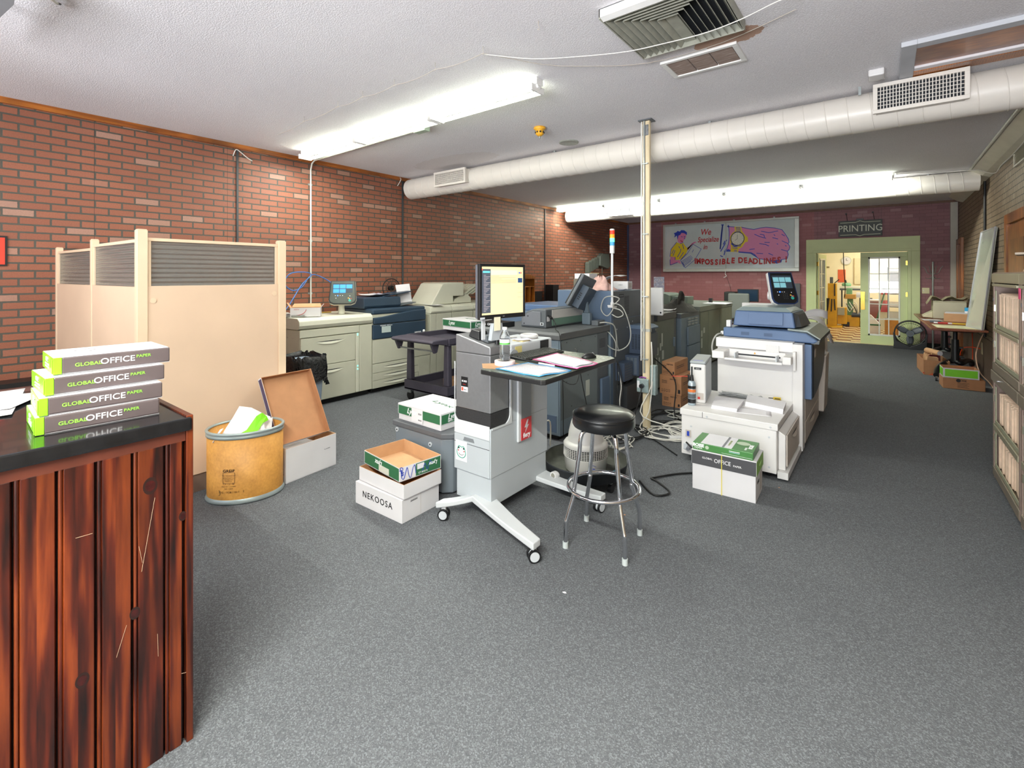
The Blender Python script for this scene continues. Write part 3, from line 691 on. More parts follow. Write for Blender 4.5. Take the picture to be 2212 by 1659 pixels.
def ream(loc, rz, lab):
    """origin at the front left bottom corner; long side along +x of its own frame, green end at x 0"""
    L, W_, h = .305, .225, .0545
    t = thing('paper_ream', lab, 'ream of paper', loc, rz, 'wrapped paper reams on the counter')
    b = MB(); b.box(.018, L, 0, W_, 0.002, h-.002, REAM); b.build('wrapper', t, .004)
    b = MB(); b.box(.0, L-.004, .003, W_-.003, h-.0022, h-.0004, RTOP); b.box(.01, L, .003, W_-.003, 0, .0022, RTOP); b.build('white_face', t, .0008)
    b = MB(); b.box(-.001, .0195, -.0012, W_+.001, .001, h-.0008, LIMEW)
    b.hexa([(-.004, .0, .004), (-.001, .0, .004), (-.001, .06, .028), (-.004, .03, .028)], [(-.004, .0, .05), (-.001, .0, .05), (-.001, .05, .03), (-.004, .03, .03)], LIMEW)
    b.build('green_end', t, .003)
    f = dict(world=False, xdir=XM, up=ZM, lift=.0008)
    text(t, 'GLOBAL', .0155, (.083, 0, h*.46), m=GT, bold=.012, sx=1.15, **f)
    text(t, 'OFFICE', .0265, (.158, 0, h*.50), m=WT, bold=.006, sx=1.08, **f)
    text(t, 'PAPER', .0135, (.228, 0, h*.60), m=GT, sx=1.1, **f)
    g = dict(world=False, xdir=(0, -1, 0), up=ZM, lift=.0022)
    text(t, 'OFFICE', .018, (0, .12, h*.70), m=WT, bold=.02, sx=.8, **g)
    text(t, 'GLOBAL   PAPER', .006, (0, .12, h*.66), m=KT, **g)
    b = MB()
    for i in range(2):
        for j in range(4): b.box(-.0022, -.0015, .16-.022*j-.013, .16-.022*j, h*.38-.009*i, h*.38-.009*i+.005, WT)
    b.build('small_print', t)
    b = MB()
    for i, (x, y) in enumerate(((.07, .17), (.085, .14), (.10, .17), (.075, .11), (.095, .10), (.11, .13), (.12, .16), (.065, .14))):
        b.box(x, x+.012, y, y+.004, h-.0004, h+.0001, KT if i % 3 else GT)
    b.build('top_print', t)
    return t
for (u, v, i), rz, lab in (((77, 943, 0), math.radians(88), 'lowest of the four brown and lime paper reams, lying on the black countertop'),
                           ((78, 899, 1), math.radians(87.5), 'second ream from the bottom in the stack of four on the counter'),
                           ((92, 856, 2), math.radians(90.5), 'third ream from the bottom, its lime end sticking out farthest'),
                           ((107, 806, 3), math.radians(88.5), 'topmost ream with its white top face showing, on the counter stack')):
    pos = [(-1.985, .238), (-1.985, .246), (-2.005, .262), (-2.040, .285)][i]
    ream((pos[0], pos[1], 1.1005+.0555*i), rz, lab)
PAPERL = pl('paper_print_grey', '#9a9aa0', .8)
def sheet(loc, rz, w_, h_, lab, name='paper_sheet', lines=0, m=WHITE, tilt=(0, 0), curl=.004, group=None, cat='paper'):
    b = MB(); n = 6; g = []
    for i in range(n+1):
        g.append([(w_*(i/n-.5), h_*(j/n-.5), curl*((2*i/n-1)**4+(2*j/n-1)**2*.5)+.0008) for j in range(n+1)])
    b.sheet(g, m); o = b.build(name, None, solid=.0006); o.location = loc; o.rotation_euler = (tilt[0], tilt[1], rz)
    # build() recentred the mesh
    if lines:
        q = MB()
        for k in range(lines):
            y = -h_*.5+h_*(.10+.8*(lines-1-k)/max(1, lines-1)); q.box(-w_*.40, w_*(.1+.28*((k*37) % 7)/7), y, y+h_*.012, 0, .0003, PAPERL)
        c_ = q.build('print_lines', o); c_.location = (0, 0, curl*.25+.0018)
    return tag(o, lab, cat, group)
sheet((-2.62, .06, 1.101), math.radians(80), .42, .50, 'big blank white sheet on the black countertop beside the ream stack')
sheet((-2.60, .20, 1.1045), math.radians(62), .216, .28, 'printed receipt sheet on top of the blank sheet on the counter', lines=14)

# ================================================================ cream cubicle partition
A_, B_, C_, D_ = (-3.96, 1.93), (-3.96, .985), (-5.03, .945), (-6.10, .893)
RG = N('ribbed_glass'); v = RG.co(); wv = RG.n('TexWave', wave_type='BANDS', bands_direction='Z'); wv.inputs['Scale'].default_value = 9.5; wv.inputs['Distortion'].default_value = 0
RG.l(v, wv.inputs['Vector']); RG.bump(wv.outputs['Fac'], .9, .012)
RG.b.inputs['Base Color'].default_value = lin('#b9bdb8'); RG.b.inputs['Roughness'].default_value = .16; RG.b.inputs['Transmission Weight'].default_value = .72; RG.b.inputs['IOR'].default_value = 1.35
RG.b.inputs['Specular IOR Level'].default_value = .8; RIB = RG.m
t = thing('cubicle_partition', 'cream office partition with ribbed glass along its top, standing behind the counter', 'partition', (-4.6, 1.2, 0))
def post(p, h, s_=.030):
    b = MB(t); b.box(p[0]-s_, p[0]+s_, p[1]-s_, p[1]+s_, 0.01, h, CREAM_E); b.box(p[0]-s_+.004, p[0]+s_-.004, p[1]-s_+.004, p[1]+s_-.004, h, h+.006, CREAM_E); return b.build('post', t, .004)
post(A_, 1.86); post(B_, 1.885); post(C_, 1.865, .025); post(D_, 1.835, .025)
def panel(p, q, ht, hb, off):
    p, q = Vector(p), Vector(q); d = (q-p).normalized(); n = Vector((-d.y, d.x)); p = p+d*off; q = q-d*off
    def slab(a, c_, z0, z1, th, m, b):
        P = [a-n*th, c_-n*th, c_+n*th, a+n*th]; b.hexa([(r.x, r.y, z0) for r in P], [(r.x, r.y, z1) for r in P], m)
    b = MB(t); slab(p, q, .13, hb, .022, CREAM, b); b.build('panel', t, .002)
    b = MB(t); slab(p, q, 0, .13, .012, pl('kick_brown', '#7b675b', .5), b); b.build('kick_plate', t)
    b = MB(t); slab(p, q, ht-.022, ht, .016, CREAM_E, b); slab(p, p+d*.022, hb, ht-.022, .014, CREAM_E, b); slab(q-d*.022, q, hb, ht-.022, .014, CREAM_E, b); b.build('glass_frame', t, .002)
    b = MB(t); s_ = 26; a, c_ = p+d*.022, q-d*.022; n_ = 2*s_; vs = []
    for k in range(n_+1):
        z = hb+(ht-.022-hb)*k/n_; o_ = .004*math.sin(k*math.pi/2*1.0)
        vs.append((z, o_))
    g = [[(a.x+n.x*(o_+w2), a.y+n.y*(o_+w2), z) for z, o_ in vs] for w2 in (0,)]
    slab(a, c_, hb, ht-.022, .0035, RIB, b); b.build('ribbed_glass', t)
panel(B_, A_, 1.835, 1.505, .030)
panel(C_, B_, 1.825, 1.50, .025)
panel(D_, C_, 1.80, 1.50, .025)
for y, z in ((1.045, 1.405), (1.865, 1.43)):
    b = MB(t); b.cyl((-3.938, y, z), (-3.933, y, z), .018, CREAM_E, seg=20); b.build('plug_cap', t)

# ================================================================ oval fibre drum with torn wrapping in it
k = N('fibre_drum_kraft'); v = k.co(); n1 = k.noise(v, 9, 5, .7); n2 = k.noise(v, 70, 3)
col = k.ramp(n1, [(.25, '#b27b36'), (.5, '#c98f42'), (.8, '#d69c4a')]); col = k.mix(.2, col, k.ramp(n2, [(.3, '#8a6a40'), (.7, '#ffffff')]), 'MULTIPLY')
k.l(col, k.b.inputs['Base Color']); k.b.inputs['Roughness'].default_value = .55; FIB = k.m
BANDM = pl('grey_steel_band', '#9aa5a5', .38, metal=.35, var=.05)
dc = (-3.66, 1.53); drz = math.radians(56); SXY = (1, .80)
t = thing('fibre_drum', 'oval orange fibre drum with grey steel rims used as a waste bin', 'drum', (dc[0], dc[1], 0))
o3 = (dc[0], dc[1], 0)
b = MB(t); b.lathe([(.245, .03), (.245, .475), (.24, .475), (.236, .06), (0, .06)], o3, FIB, 64, *SXY, drz); b.build('drum_wall', t)
b = MB(t); b.lathe([(.24, .0), (.252, .003), (.256, .012), (.250, .022), (.247, .032), (.245, .034)], o3, BANDM, 64, *SXY, drz)
b.lathe([(.0, .001), (.24, .0)], o3, BANDM, 64, *SXY, drz); b.build('bottom_rim', t)
b = MB(t); b.lathe([(.2455, .445), (.252, .447), (.252, .462), (.247, .467), (.253, .474), (.256, .483), (.250, .49), (.238, .489), (.236, .478)], o3, BANDM, 64, *SXY, drz); b.build('top_rim', t)
b = MB(t)
lx, ly = -.20, .27
b.build('unused_tmp', t) if False else None
def drum_pt(a, z, r=.2456):
    x = r*math.cos(a)*SXY[0]; y = r*math.sin(a)*SXY[1]; c2, s2 = math.cos(drz), math.sin(drz)
    return Vector((dc[0]+x*c2-y*s2, dc[1]+x*s2+y*c2, z))
def drum_text(st, size, a, z, m=None, bold=0):
    p = drum_pt(a, z); q = drum_pt(a+.02, z); x = (q-p).normalized(); o = text(t, st, size, p, x, ZM, m or KT, bold=bold, ext=.0005)
    # wrap the flat lettering onto the drum wall
    org = p-t.location
    for vx in o.data.vertices:
        d = Vector(vx.co)-org; s_ = d.dot(x); da = s_/.205
        w0 = drum_pt(a+da, 0)-t.location; vx.co.x = w0.x; vx.co.y = w0.y
        c_ = Vector((dc[0], dc[1], 0))-t.location; r = Vector((vx.co.x-c_.x, vx.co.y-c_.y)); f = 1+.0014/.22; vx.co.x = c_.x+r.x*f; vx.co.y = c_.y+r.y*f
    return o
fa = math.radians(-56-50)   # towards the camera
drum_text('GREIF', .026, fa, .235, bold=.02)
for i in range(5): drum_text(['PLEASE REUSE OR RECYCLE', 'THIS CONTAINER IS', 'MANUFACTURED FROM', 'RECYCLED FIBRE', 'REVERSE SIDE'][i], .0062, fa, .205-.010*i)
drum_text('+ A + 2 + 86', .012, fa, .145); drum_text('PLA 110 1 C L0801', .010, fa, .128); drum_text('PLM 116868', .009, fa, .113)
drum_text('Y1G / Y28 / 011   2', .018, fa+.05, .088)
b = MB(t); pts = [drum_pt(fa+(.16 if q in (1, 2) else -.16), (.222 if q > 1 else .152), .2475) for q in range(4)]
for i in range(4): b.tube([pts[i], (pts[i]+pts[(i+1) % 4])/2+((pts[i]+pts[(i+1) % 4])/2-Vector((dc[0], dc[1], 0))).normalized()*0.0, pts[(i+1) % 4]], .0009, KT, 4)
b.ring(drum_pt(fa-.28, .085, .2472), .017, .0012, KT, axis='y'); b.build('stamp_outline', t)
WRAPW = pl('ream_wrapper_white', '#ecebee', .35, var=.02, bump=.3, bscale=30)
t = thing('torn_wrapper', 'crumpled white and lime paper wrapper sticking out of the fibre drum', 'wrapper', (dc[0], dc[1], .40))
P = lambda dx, dy, z: (dc[0]+dx, dc[1]+dy, z)
b = MB(t)
pk = [P(-.06, -.02, .62), P(-.02, .05, .60), P(.03, .10, .56)]; md = [P(-.07, -.06, .545), P(.0, .0, .56), P(.02, .12, .50)]; lo = [P(-.02, -.17, .43), P(.05, -.05, .44), P(.07, .10, .44)]
b.sheet([pk, md, lo], WRAPW, smooth=False); b.build('wrapper_white_side', t, solid=.0012)
b = MB(t); b.sheet([[P(.032, .10, .562), P(.04, .13, .53), P(.045, .14, .50)], [P(.03, .06, .545), P(.045, .08, .51), P(.06, .09, .49)], [P(.06, -.02, .47), P(.075, .03, .47), P(.085, .05, .455)], [P(.06, -.12, .435), P(.09, -.08, .43), P(.10, -.05, .43)]], LIME, smooth=False); b.build('wrapper_green_stripe', t, solid=.0012)
for i, (q, lab) in enumerate((((P(-.05, -.20, .42), P(.03, -.23, .43), P(.03, -.17, .50), P(-.03, -.16, .49)), 'small white paper scrap at the near end of the fibre drum'), ((P(-.08, .10, .43), P(-.01, .17, .42), P(-.03, .19, .50), P(-.10, .12, .51)), 'folded white paper scrap at the far end of the fibre drum'), ((P(.0, .14, .43), P(.05, .16, .42), P(.04, .17, .49), P(-.01, .17, .50)), 'narrow white paper scrap beside the lime wrapper in the drum'))):
    b = MB(); m_ = [(Vector(q[0])+Vector(q[1]))/2, (Vector(q[3])+Vector(q[2]))/2+Vector((0, .015, .008))]
    b.face([q[0], m_[0], m_[1], q[3]], WHITE); b.face([m_[0], q[1], q[2], m_[1]], WHITE); b.face([q[0], q[1], P(0, 0, .40)], WHITE); tag(b.build('paper_scrap', None, solid=.001), lab, 'paper')
# level of waste paper the scraps rest on
b = MB(); random.seed(3); g = []
for i in range(9):
    row = []
    for j in range(17):
        a = 2*math.pi*j/16; r = .225*i/8; x = r*math.cos(a); y = r*math.sin(a)*.80; c2, s2 = math.cos(drz), math.sin(drz)
        z = .385+.03*math.sin(5*x*7+i)+.03*math.cos(y*40) if j < 16 else row[0][2]
        row.append((dc[0]+x*c2-y*s2, dc[1]+x*s2+y*c2, z))
    g.append(row)
b.sheet(g, pl('waste_paper_pile', '#d9d4cd', .8, var=.15, scale=15), smooth=False); o = b.build('waste_paper'); o['kind'] = 'stuff'; o['label'] = 'loose waste paper filling the fibre drum'; o['category'] = 'waste paper'

# ================================================================ open white carton with leaning lid
def rect_thing(name, label, cat, c0, ux, L, W_, group=None):
    """thing with origin at corner c0, +x along ux"""
    return thing(name, label, cat, (c0[0], c0[1], c0[2]), math.atan2(ux[1], ux[0]), group)
t = rect_thing('open_carton', 'open white carton of paper on the carpet beside the fibre drum', 'box', (-3.560, 1.775, 0), (-.10, 1.0), .45, .30)
b = MB(); b.tray(0, .445, 0, .29, 0, .262, .005, WBOX, KRAFT); b.build('carton_shell', t)
b = MB(); b.box(.01, .20, .01, .28, .006, .235, WHITE); b.box(.21, .30, .01, .28, .006, .225, WHITE); b.build('paper_stack', t, .001)
b = MB(); b.box(-.001, -.0003, .01, .10, .005, .12, WHITE); b.build('carton_label', t)
for i, s_ in enumerate(('8.5x11 20lb', 'WHT 96', '5000 SHEETS', 'COPY', '00482')): text(t, s_, .010+.004*(i == 4), (-.001, .055, .108-.022*i), (0, -1, 0), ZM, KT, world=False)
text(t, '8 x 14 COPY', .010, (.36, 0, .16), XM, ZM, GRT, world=False)
b = MB(); b.box(-.001, -.0003, .115, .285, .02, .10, BLACK); b.build('dark_label', t)
t = thing('carton_tray', 'brown-lined box lid leaning upright against the cream partition', 'box lid', (-3.63, 1.735, .27), math.radians(94))
b = MB(); b.rot(rx=math.radians(61)); b.tray(0, .43, 0, .55, 0, .055, .004, WBOX, KRAFT_D)
b.build('lid_shell', t)
b = MB(); b.rot(rx=math.radians(61)); b.box(-.0012, -.0004, .01, .54, .008, .05, pl('plum_print', '#4a3f5c', .6)); b.build('printed_side', t)
text(t, 'PAY 451', .03, (-.002, .08, .10), (0, .48, .87), (0, -.87, .48), KT, world=False) if False else None

# ================================================================ grey bin with a black liner
BINM = pl('bin_blue_grey', '#7d8b9b', .5, var=.04)
t = thing('waste_bin', 'tall blue-grey rectangular waste bin with a shiny black liner', 'bin', (-4.62, 2.50, 0), math.radians(0))
b = MB(); b.hexa([(-.20, -.10, 0), (.09, -.10, 0), (.09, .10, 0), (-.20, .10, 0)], [(-.235, -.14, .72), (.125, -.14, .72), (.125, .14, .72), (-.235, .14, .72)], BINM)
b.build('bin_body', t, .012)
b = MB()
for x in (-.10, .0): b.hexa([(x, -.106, .02), (x+.012, -.106, .02), (x+.012, -.10, .02), (x, -.10, .02)], [(x, -.145, .70), (x+.012, -.145, .70), (x+.012, -.135, .70), (x, -.135, .70)], BINM)
b.build('bin_rib', t)
LIN = N('black_bin_liner'); v = LIN.co(); LIN.b.inputs['Base Color'].default_value = lin('#0d0d0f'); LIN.b.inputs['Roughness'].default_value = .22
LIN.bump(LIN.noise(v, 22, 4, .65, .8), 1.0, .02)
b = MB(); random.seed(5); rows = []; n = 56
base = []
for k in range(n):
    a = 2*math.pi*k/n; c_, s_ = math.cos(a), math.sin(a); e = .35
    base.append((-.055+.19*math.copysign(abs(c_)**e, c_), .15*math.copysign(abs(s_)**e, s_)))
prof = [(-.80, .50), (-.94, .60), (-.95, .72), (1.0, .765), (1.05, .77), (1.08, .72), (1.10, .64), (1.14, .56), (1.20, .50)]
for i, (f, z) in enumerate(prof):
    row = []
    for k in range(n):
        x, y = base[k]; fr_ = abs(f); j = .010*math.sin(k*2.7+i*1.3)+.008*random.uniform(-1, 1)
        zz = z+(.012*math.sin(k*1.1+i) if i not in (8,) else .035*math.sin(k*.9))+(0.0 if i < 3 else 0)
        row.append((-.055+(x+.055)*fr_+j*math.copysign(1, x+.055), y*fr_+j*math.copysign(1, y), zz))
    row.append(row[0]); rows.append(row)
b.sheet(rows, LIN.m, smooth=True); b.build('black_liner', t)
b = MB(); b.box(-5.25, -4.93, 2.42, 2.62, 0, .40, pl('taupe_carton', '#a08572', .7)); b.box(-5.255, -4.925, 2.415, 2.625, .401, .50, pl('taupe_carton_lid', '#a78d7a', .7)); tag(b.build('storage_box', bevel=.003), 'taupe lidded storage box half hidden between the partition and the waste bin', 'box')
# ================================================================ left row of putty digital press units (x = -5.36 is their front)
FX = -5.36
def unit(name, label, y0, y1, parts=None, depth=.72, group=None):
    return thing(name, label, 'printer', (FX-depth/2, (y0+y1)/2, 0), 0, group)
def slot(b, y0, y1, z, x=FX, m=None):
    """scooped handle: scoop shade painted as a dark lens, paler lip below as if lit"""
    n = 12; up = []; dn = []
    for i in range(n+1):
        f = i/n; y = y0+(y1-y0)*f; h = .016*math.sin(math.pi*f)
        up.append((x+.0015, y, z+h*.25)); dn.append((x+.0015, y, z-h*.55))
    b.face(up+dn[::-1], GROOVE)  # dark lens painted as the shade inside the scoop
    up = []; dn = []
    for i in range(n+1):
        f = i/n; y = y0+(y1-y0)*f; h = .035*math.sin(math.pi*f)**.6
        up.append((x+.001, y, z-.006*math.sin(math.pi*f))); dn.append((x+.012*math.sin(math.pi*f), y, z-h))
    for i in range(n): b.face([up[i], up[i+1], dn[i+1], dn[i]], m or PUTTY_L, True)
def front_panel(par, name, y0, y1, z0, z1, m, x=FX, th=.02, bev=.006):
    b = MB(par); b.box(x-th, x, y0, y1, z0, z1, m); return b.build(name, par, bev)
# feeder
t = unit('paper_feeder', 'putty high-capacity paper feeder, the nearest unit of the press row by the red wall', 2.82, 3.83)
b = MB(t); b.box(-6.06, FX-.021, 2.84, 3.829, .06, .93, PUTTY); b.box(-6.0, FX-.05, 2.9, 3.8, 0.0, .06, DARK); b.build('cabinet', t, .01)
b = MB(t); b.prism([(-6.08, .935), (FX-.03, .935), (FX+.0, .95), (FX+.018, .985), (FX+.012, 1.035), (FX-.03, 1.07), (-6.08, 1.075)], 'y', 2.82, 3.829, PUTTY_L); b.build('top_cover', t, .006)
front_panel(t, 'shoulder', 2.83, 3.63, .84, .932, PUTTY, FX+.004)
d_ = front_panel(t, 'door', 2.845, 3.575, .49, .832, PUTTY); b = MB(d_); b.o = Vector(t.location); slot(b, 3.02, 3.42, .775); b.build('handle', d_)
d_ = front_panel(t, 'door', 2.845, 3.575, .07, .485, PUTTY); b = MB(d_); b.o = Vector(t.location); slot(b, 3.02, 3.42, .42); b.build('handle', d_)
front_panel(t, 'side_strip', 3.58, 3.63, .07, .835, PUTTY_L, FX+.001)
front_panel(t, 'narrow_door', 3.635, 3.825, .07, .93, PUTTY)
GL = em('teal_led', '#5ff0c8', 3)
for z in (.80, .40, .36): b = MB(t); b.box(FX+.0015, FX+.003, 3.60, 3.612, z, z+(.03 if z > .5 else .018), GL); b.build('status_light', t)
b = MB(t); b.box(FX-.10, FX-.055, 3.69, 3.74, 1.074, 1.077, OFFW_D); b.build('latch_tab', t, .001)
b = MB(t)
for y in (2.90, 3.02): b.cyl((FX-.30+(y-2.9), 2.8385, .83), (FX-.30+(y-2.9), 2.834, .83), .010, OFFW_D, seg=10)
b.build('side_screw', t)
# touch panels
SCR = em('screen_dark', '#28323c', .4); ICO = em('screen_icon_blue', '#2f86d8', .7); ICB = em('screen_blue_dark', '#1c4f9c', .8)
def console(par, pos, rz, tilt, w_=.29, hh=.31, edge=PUTTY_L, trim=BLACK, icon=None, face=None):
    """tilted operator panel: own frame x right, y out of the face, z up"""
    root = bpy.data.objects.new('touch_panel', None); C.objects.link(root); root.parent = par
    root.location = Vector(pos)-par.location; root.rotation_euler = (tilt, 0, rz)
    W_ = w_/2; pts = lambda e, s_=1: [(-W_*1.0-e, hh/2+e), (W_*1.0+e, hh/2+e), (W_*1.12+e, -hh*.32), (W_*1.02+e, -hh*.43-e), (W_*.72, -hh/2-e), (-W_*.72, -hh/2-e), (-W_*1.02-e, -hh*.43-e), (-W_*1.12-e, -hh*.32)]
    b = MB(); b.prism(pts(.008), 'y', .002, .045, edge); b.build('panel_back', root, .008)
    b = MB(); b.prism(pts(.006), 'y', -.012, .0015, trim); b.build('panel_rim', root, .004)
    b = MB(); b.prism(pts(-.006), 'y', -.016, -.0125, face or pl('console_olive', '#4c514a', .35)); b.build('panel_face', root, .001)
    b = MB(); b.box(-W_*.84, W_*.84, -.019, -.0165, -.005, hh*.40, SCR); b.build('display', root)
    b = MB()
    for i in range(5): r_, c_ = divmod(i, 3); x = -W_*.80+c_*W_*.55; z = hh*.34-.062*(r_+1)+.01; b.box(x, x+W_*.50, -.0205, -.0195, z, z+.052, icon or ICO)
    b.build('screen_icons', root)
    b = MB()
    for x, z in ((-.6, -.045), (-.2, -.045), (0, -.045), (.62, -.05), (-.55, -.08), (.6, -.09)): b.box(x*W_-.004, x*W_+.004, -.0175, -.0165, z-.004, z+.004, WT)
    for r_ in range(4):
        for c_ in range(3): b.box(W_*(-.12+.16*c_)-.002, W_*(-.12+.16*c_)+.002, -.0175, -.0165, -.065-.018*r_, -.061-.018*r_, GRT)
    b.build('key_marks', root)
    b = MB(); b.cyl((W_*.62, -.020, -.112), (W_*.62, -.0165, -.112), .016, pl('teal_key', '#3aa99a', .4), seg=16); b.build('start_key', root)
    b = MB(); b.cyl((W_*.5, -.019, -.08), (W_*.5, -.0165, -.08), .008, pl('yellow_key', '#d8a52e', .4), seg=10); b.build('clear_key', root)
    b = MB(); b.cyl((W_*.72, -.019, -.09), (W_*.72, -.0165, -.09), .007, pl('red_key', '#c6453a', .4), seg=10); b.build('stop_key', root)
    b = MB(); b.cyl((-W_*.4, -.019, -.045), (-W_*.4, -.0165, -.045), .007, em('blue_led', '#2a5cff', 4), seg=10); b.build('mode_light', root)
    return root
t2 = thing('operator_console', 'touch screen console with blue icons on a post above the putty feeder', 'control panel', (-5.55, 3.52, 1.076))
b = MB(t2); b.cyl((-5.56, 3.50, 1.0765), (-5.56, 3.50, 1.20), .042, PUTTY_L, r2=.036); b.cyl((-5.56, 3.50, 1.20), (-5.56, 3.50, 1.24), .03, PUTTY_L); b.build('console_post', t2)
console(t2, (-5.53, 3.50, 1.352), math.radians(52), math.radians(-22))
# main engine
t = unit('digital_press', 'navy and putty digital press with three paper drawers in the middle of the left row', 3.83, 4.72)
b = MB(t); b.box(-6.06, FX-.021, 3.832, 4.75, .06, 1.05, PUTTY); b.box(-6.0, FX-.06, 3.85, 4.7, 0, .06, DARK); b.build('cabinet', t, .008)
b = MB(t); b.box(FX-.02, FX+.012, 3.832, 4.755, .72, .915, NAVY); b.build('lower_navy_door', t, .012)
n = 14; top = [(3.845+.91*i/n, 1.01+.07*(.5-.5*math.cos(math.pi*min(1, i/n*1.15)))) for i in range(n+1)]
b = MB(t); b.prism([(3.845, .922)]+[(4.755, .922)]+top[::-1], 'x', FX-.02, FX+.016, NAVY); b.build('upper_navy_door', t, .012)
b = MB(t); b.box(-6.08, FX-.005, 3.835, 4.76, 1.051, 1.125, NAVY); b.build('platen_deck', t, .02)
b = MB(t); b.prism([(-6.03, 1.126), (FX-.16, 1.126), (FX-.14, 1.16), (FX-.15, 1.27), (-6.03, 1.28)], 'y', 3.80, 4.42, NAVY); b.build('document_feeder', t, .012)
b = MB(t); b.prism([(4.18, 1.27), (4.70, 1.33), (4.70, 1.345), (4.18, 1.285)], 'x', -5.90, FX-.24, NAVY); b.prism([(4.38, 1.126), (4.72, 1.17), (4.72, 1.18), (4.38, 1.14)], 'x', -5.90, FX-.16, BG_D); b.build('feeder_tray', t, .004)
front_panel(t, 'front_cover', 3.835, 4.85, .395, .714, PUTTY, FX+.003)
for i in range(3):
    z0, z1 = .27-.10*i, .388-.118*i if i == 0 else .266-.10*(i-1)
    z1 = [.389, .266, .166][i]; z0 = [.27, .17, .065][i]
    d_ = front_panel(t, 'paper_drawer', 3.835, 4.62, z0, z1, PUTTY, FX+.001, bev=.003); b = MB(d_); b.o = Vector(t.location); slot(b, 3.98, 4.52, (z0+z1)/2+.012); b.build('handle', d_)
front_panel(t, 'corner_column', 4.625, 4.85, .065, .39, PUTTY)
b = MB(t); b.box(FX+.013, FX+.0145, 3.97, 4.12, .80, .885, pl('sticker_pale', '#b9c6c4', .5)); b.build('spec_sticker', t)
text(t, 'VERSANT 180 Press', .024, (FX+.013, 4.045, .897), YM, ZM, WT); text(t, 'xerox', .05, (FX+.013, 4.60, .755), YM, ZM, WT, bold=.01)
b = MB(t); b.lathe([(0, .022), (.016, .016), (.022, 0), (.016, -.016), (0, -.022)], (FX+.012, 4.715, .76), WT, 12); b.build('round_emblem', t)
# finishing units behind
def plain_unit(label, y0, y1, cuts, seam=.62):
    t = unit('press_module', label, y0, y1)
    b = MB(t); b.box(-6.06, FX-.021, y0+.002, y1, .06, 1.0, PUTTY); b.box(-6.0, FX-.06, y0+.02, y1-.02, 0, .06, DARK); b.build('cabinet', t, .006)
    b = MB(t); b.prism([(-6.08, 1.002), (FX-.0, 1.002), (FX+.012, 1.03), (FX+.0, 1.085), (FX-.05, 1.11), (-6.08, 1.115)], 'y', y0+.002, y1, PUTTY_L); b.build('top_cover', t, .006)
    for a, c_ in zip(cuts, cuts[1:]):
        front_panel(t, 'upper_door', a+.004, c_-.004, seam, .995, PUTTY); front_panel(t, 'lower_door', a+.004, c_-.004, .07, seam-.006, PUTTY)
    b = MB(t); b.box(FX-.09, FX-.05, (y0+y1)/2-.03, (y0+y1)/2+.03, 1.112, 1.114, OFFW_D); b.build('latch_tab', t)
    return t
plain_unit('narrow putty press module right behind the navy press', 4.86, 5.30, [4.86, 4.98, 5.30])
plain_unit('middle putty press module with the hooded feeder on top', 5.31, 5.80, [5.31, 5.80])
plain_unit('farthest putty press module of the left row', 5.81, 6.9, [5.81, 6.25, 6.9])
t = thing('sheet_inserter', 'putty hooded sheet inserter with ribbed stacking trays on the press row', 'inserter', (-5.75, 5.6, 1.116))
b = MB(t); b.prism([(5.0, 1.117), (5.48, 1.117), (5.48, 1.24), (5.72, 1.24), (5.72, 1.46), (5.30, 1.46), (5.24, 1.44)], 'x', -6.02, -5.50, PUTTY_L); b.build('hood', t, .012)
b = MB(t); b.prism([(5.50, 1.117), (5.95, 1.117), (5.95, 1.20), (5.86, 1.26), (5.74, 1.26), (5.56, 1.18)], 'x', -5.98, -5.55, PUTTY_L); b.build('tray_support', t, .008)
for i in range(3):
    b = MB(t); y0 = 5.74+.11*i; b.hexa([(-5.98, y0, 1.24+.01*i), (-5.55, y0, 1.24+.01*i), (-5.55, y0+.03, 1.235+.01*i), (-5.98, y0+.03, 1.235+.01*i)], [(-5.98, y0+.36, 1.42), (-5.55, y0+.36, 1.42), (-5.55, y0+.38, 1.41), (-5.98, y0+.38, 1.41)], PUTTY)
    for k in range(6): xx = -5.95+.075*k; b.hexa([(xx, y0-.004, 1.245+.01*i), (xx+.01, y0-.004, 1.245+.01*i), (xx+.01, y0, 1.24+.01*i), (xx, y0, 1.24+.01*i)], [(xx, y0+.352, 1.425), (xx+.01, y0+.352, 1.425), (xx+.01, y0+.36, 1.42), (xx, y0+.36, 1.42)], PUTTY_L)
    b.build('stacking_tray', t)
sheet((-5.47, 5.02, 1.118), math.radians(80), .216, .279, 'white sheet with an orange edge on the putty press module under the hood', curl=.006)
sheet((-5.78, 4.18, 1.288), math.radians(20), .30, .40, 'loose white sheets on the navy document feeder', curl=.02)
sheet((-5.74, 4.28, 1.300), math.radians(35), .22, .30, 'lilac-edged sheet lying across the navy document feeder', m=pl('lilac_paper', '#d3cfe6', .8), curl=.012)
t = thing('desk_fan', 'dark round desk fan behind the navy press', 'fan', (-5.98, 4.62, 1.126))
b = MB(t); b.ring((-5.98, 4.62, 1.38), .16, .008, BLACK, axis='x', sy=.9); b.ring((-5.95, 4.62, 1.38), .11, .004, BLACK, axis='x'); b.ring((-5.94, 4.62, 1.38), .06, .004, BLACK, axis='x')
for k in range(18): a = k*math.pi/9; b.tube([(-5.95, 4.62, 1.38), (-5.98, 4.62+.16*math.cos(a), 1.38+.145*math.sin(a))], .002, BLACK, 4)
b.build('fan_cage', t); b = MB(t); b.cyl((-5.98, 4.62, 1.126), (-5.98, 4.62, 1.15), .09, BLACK); b.cyl((-5.98, 4.62, 1.15), (-5.98, 4.62, 1.24), .014, BLACK); b.build('fan_stand', t)
b = MB(t); b.cyl((-6.02, 4.62, 1.38), (-5.96, 4.62, 1.38), .04, BLACK); b.build('fan_motor', t)
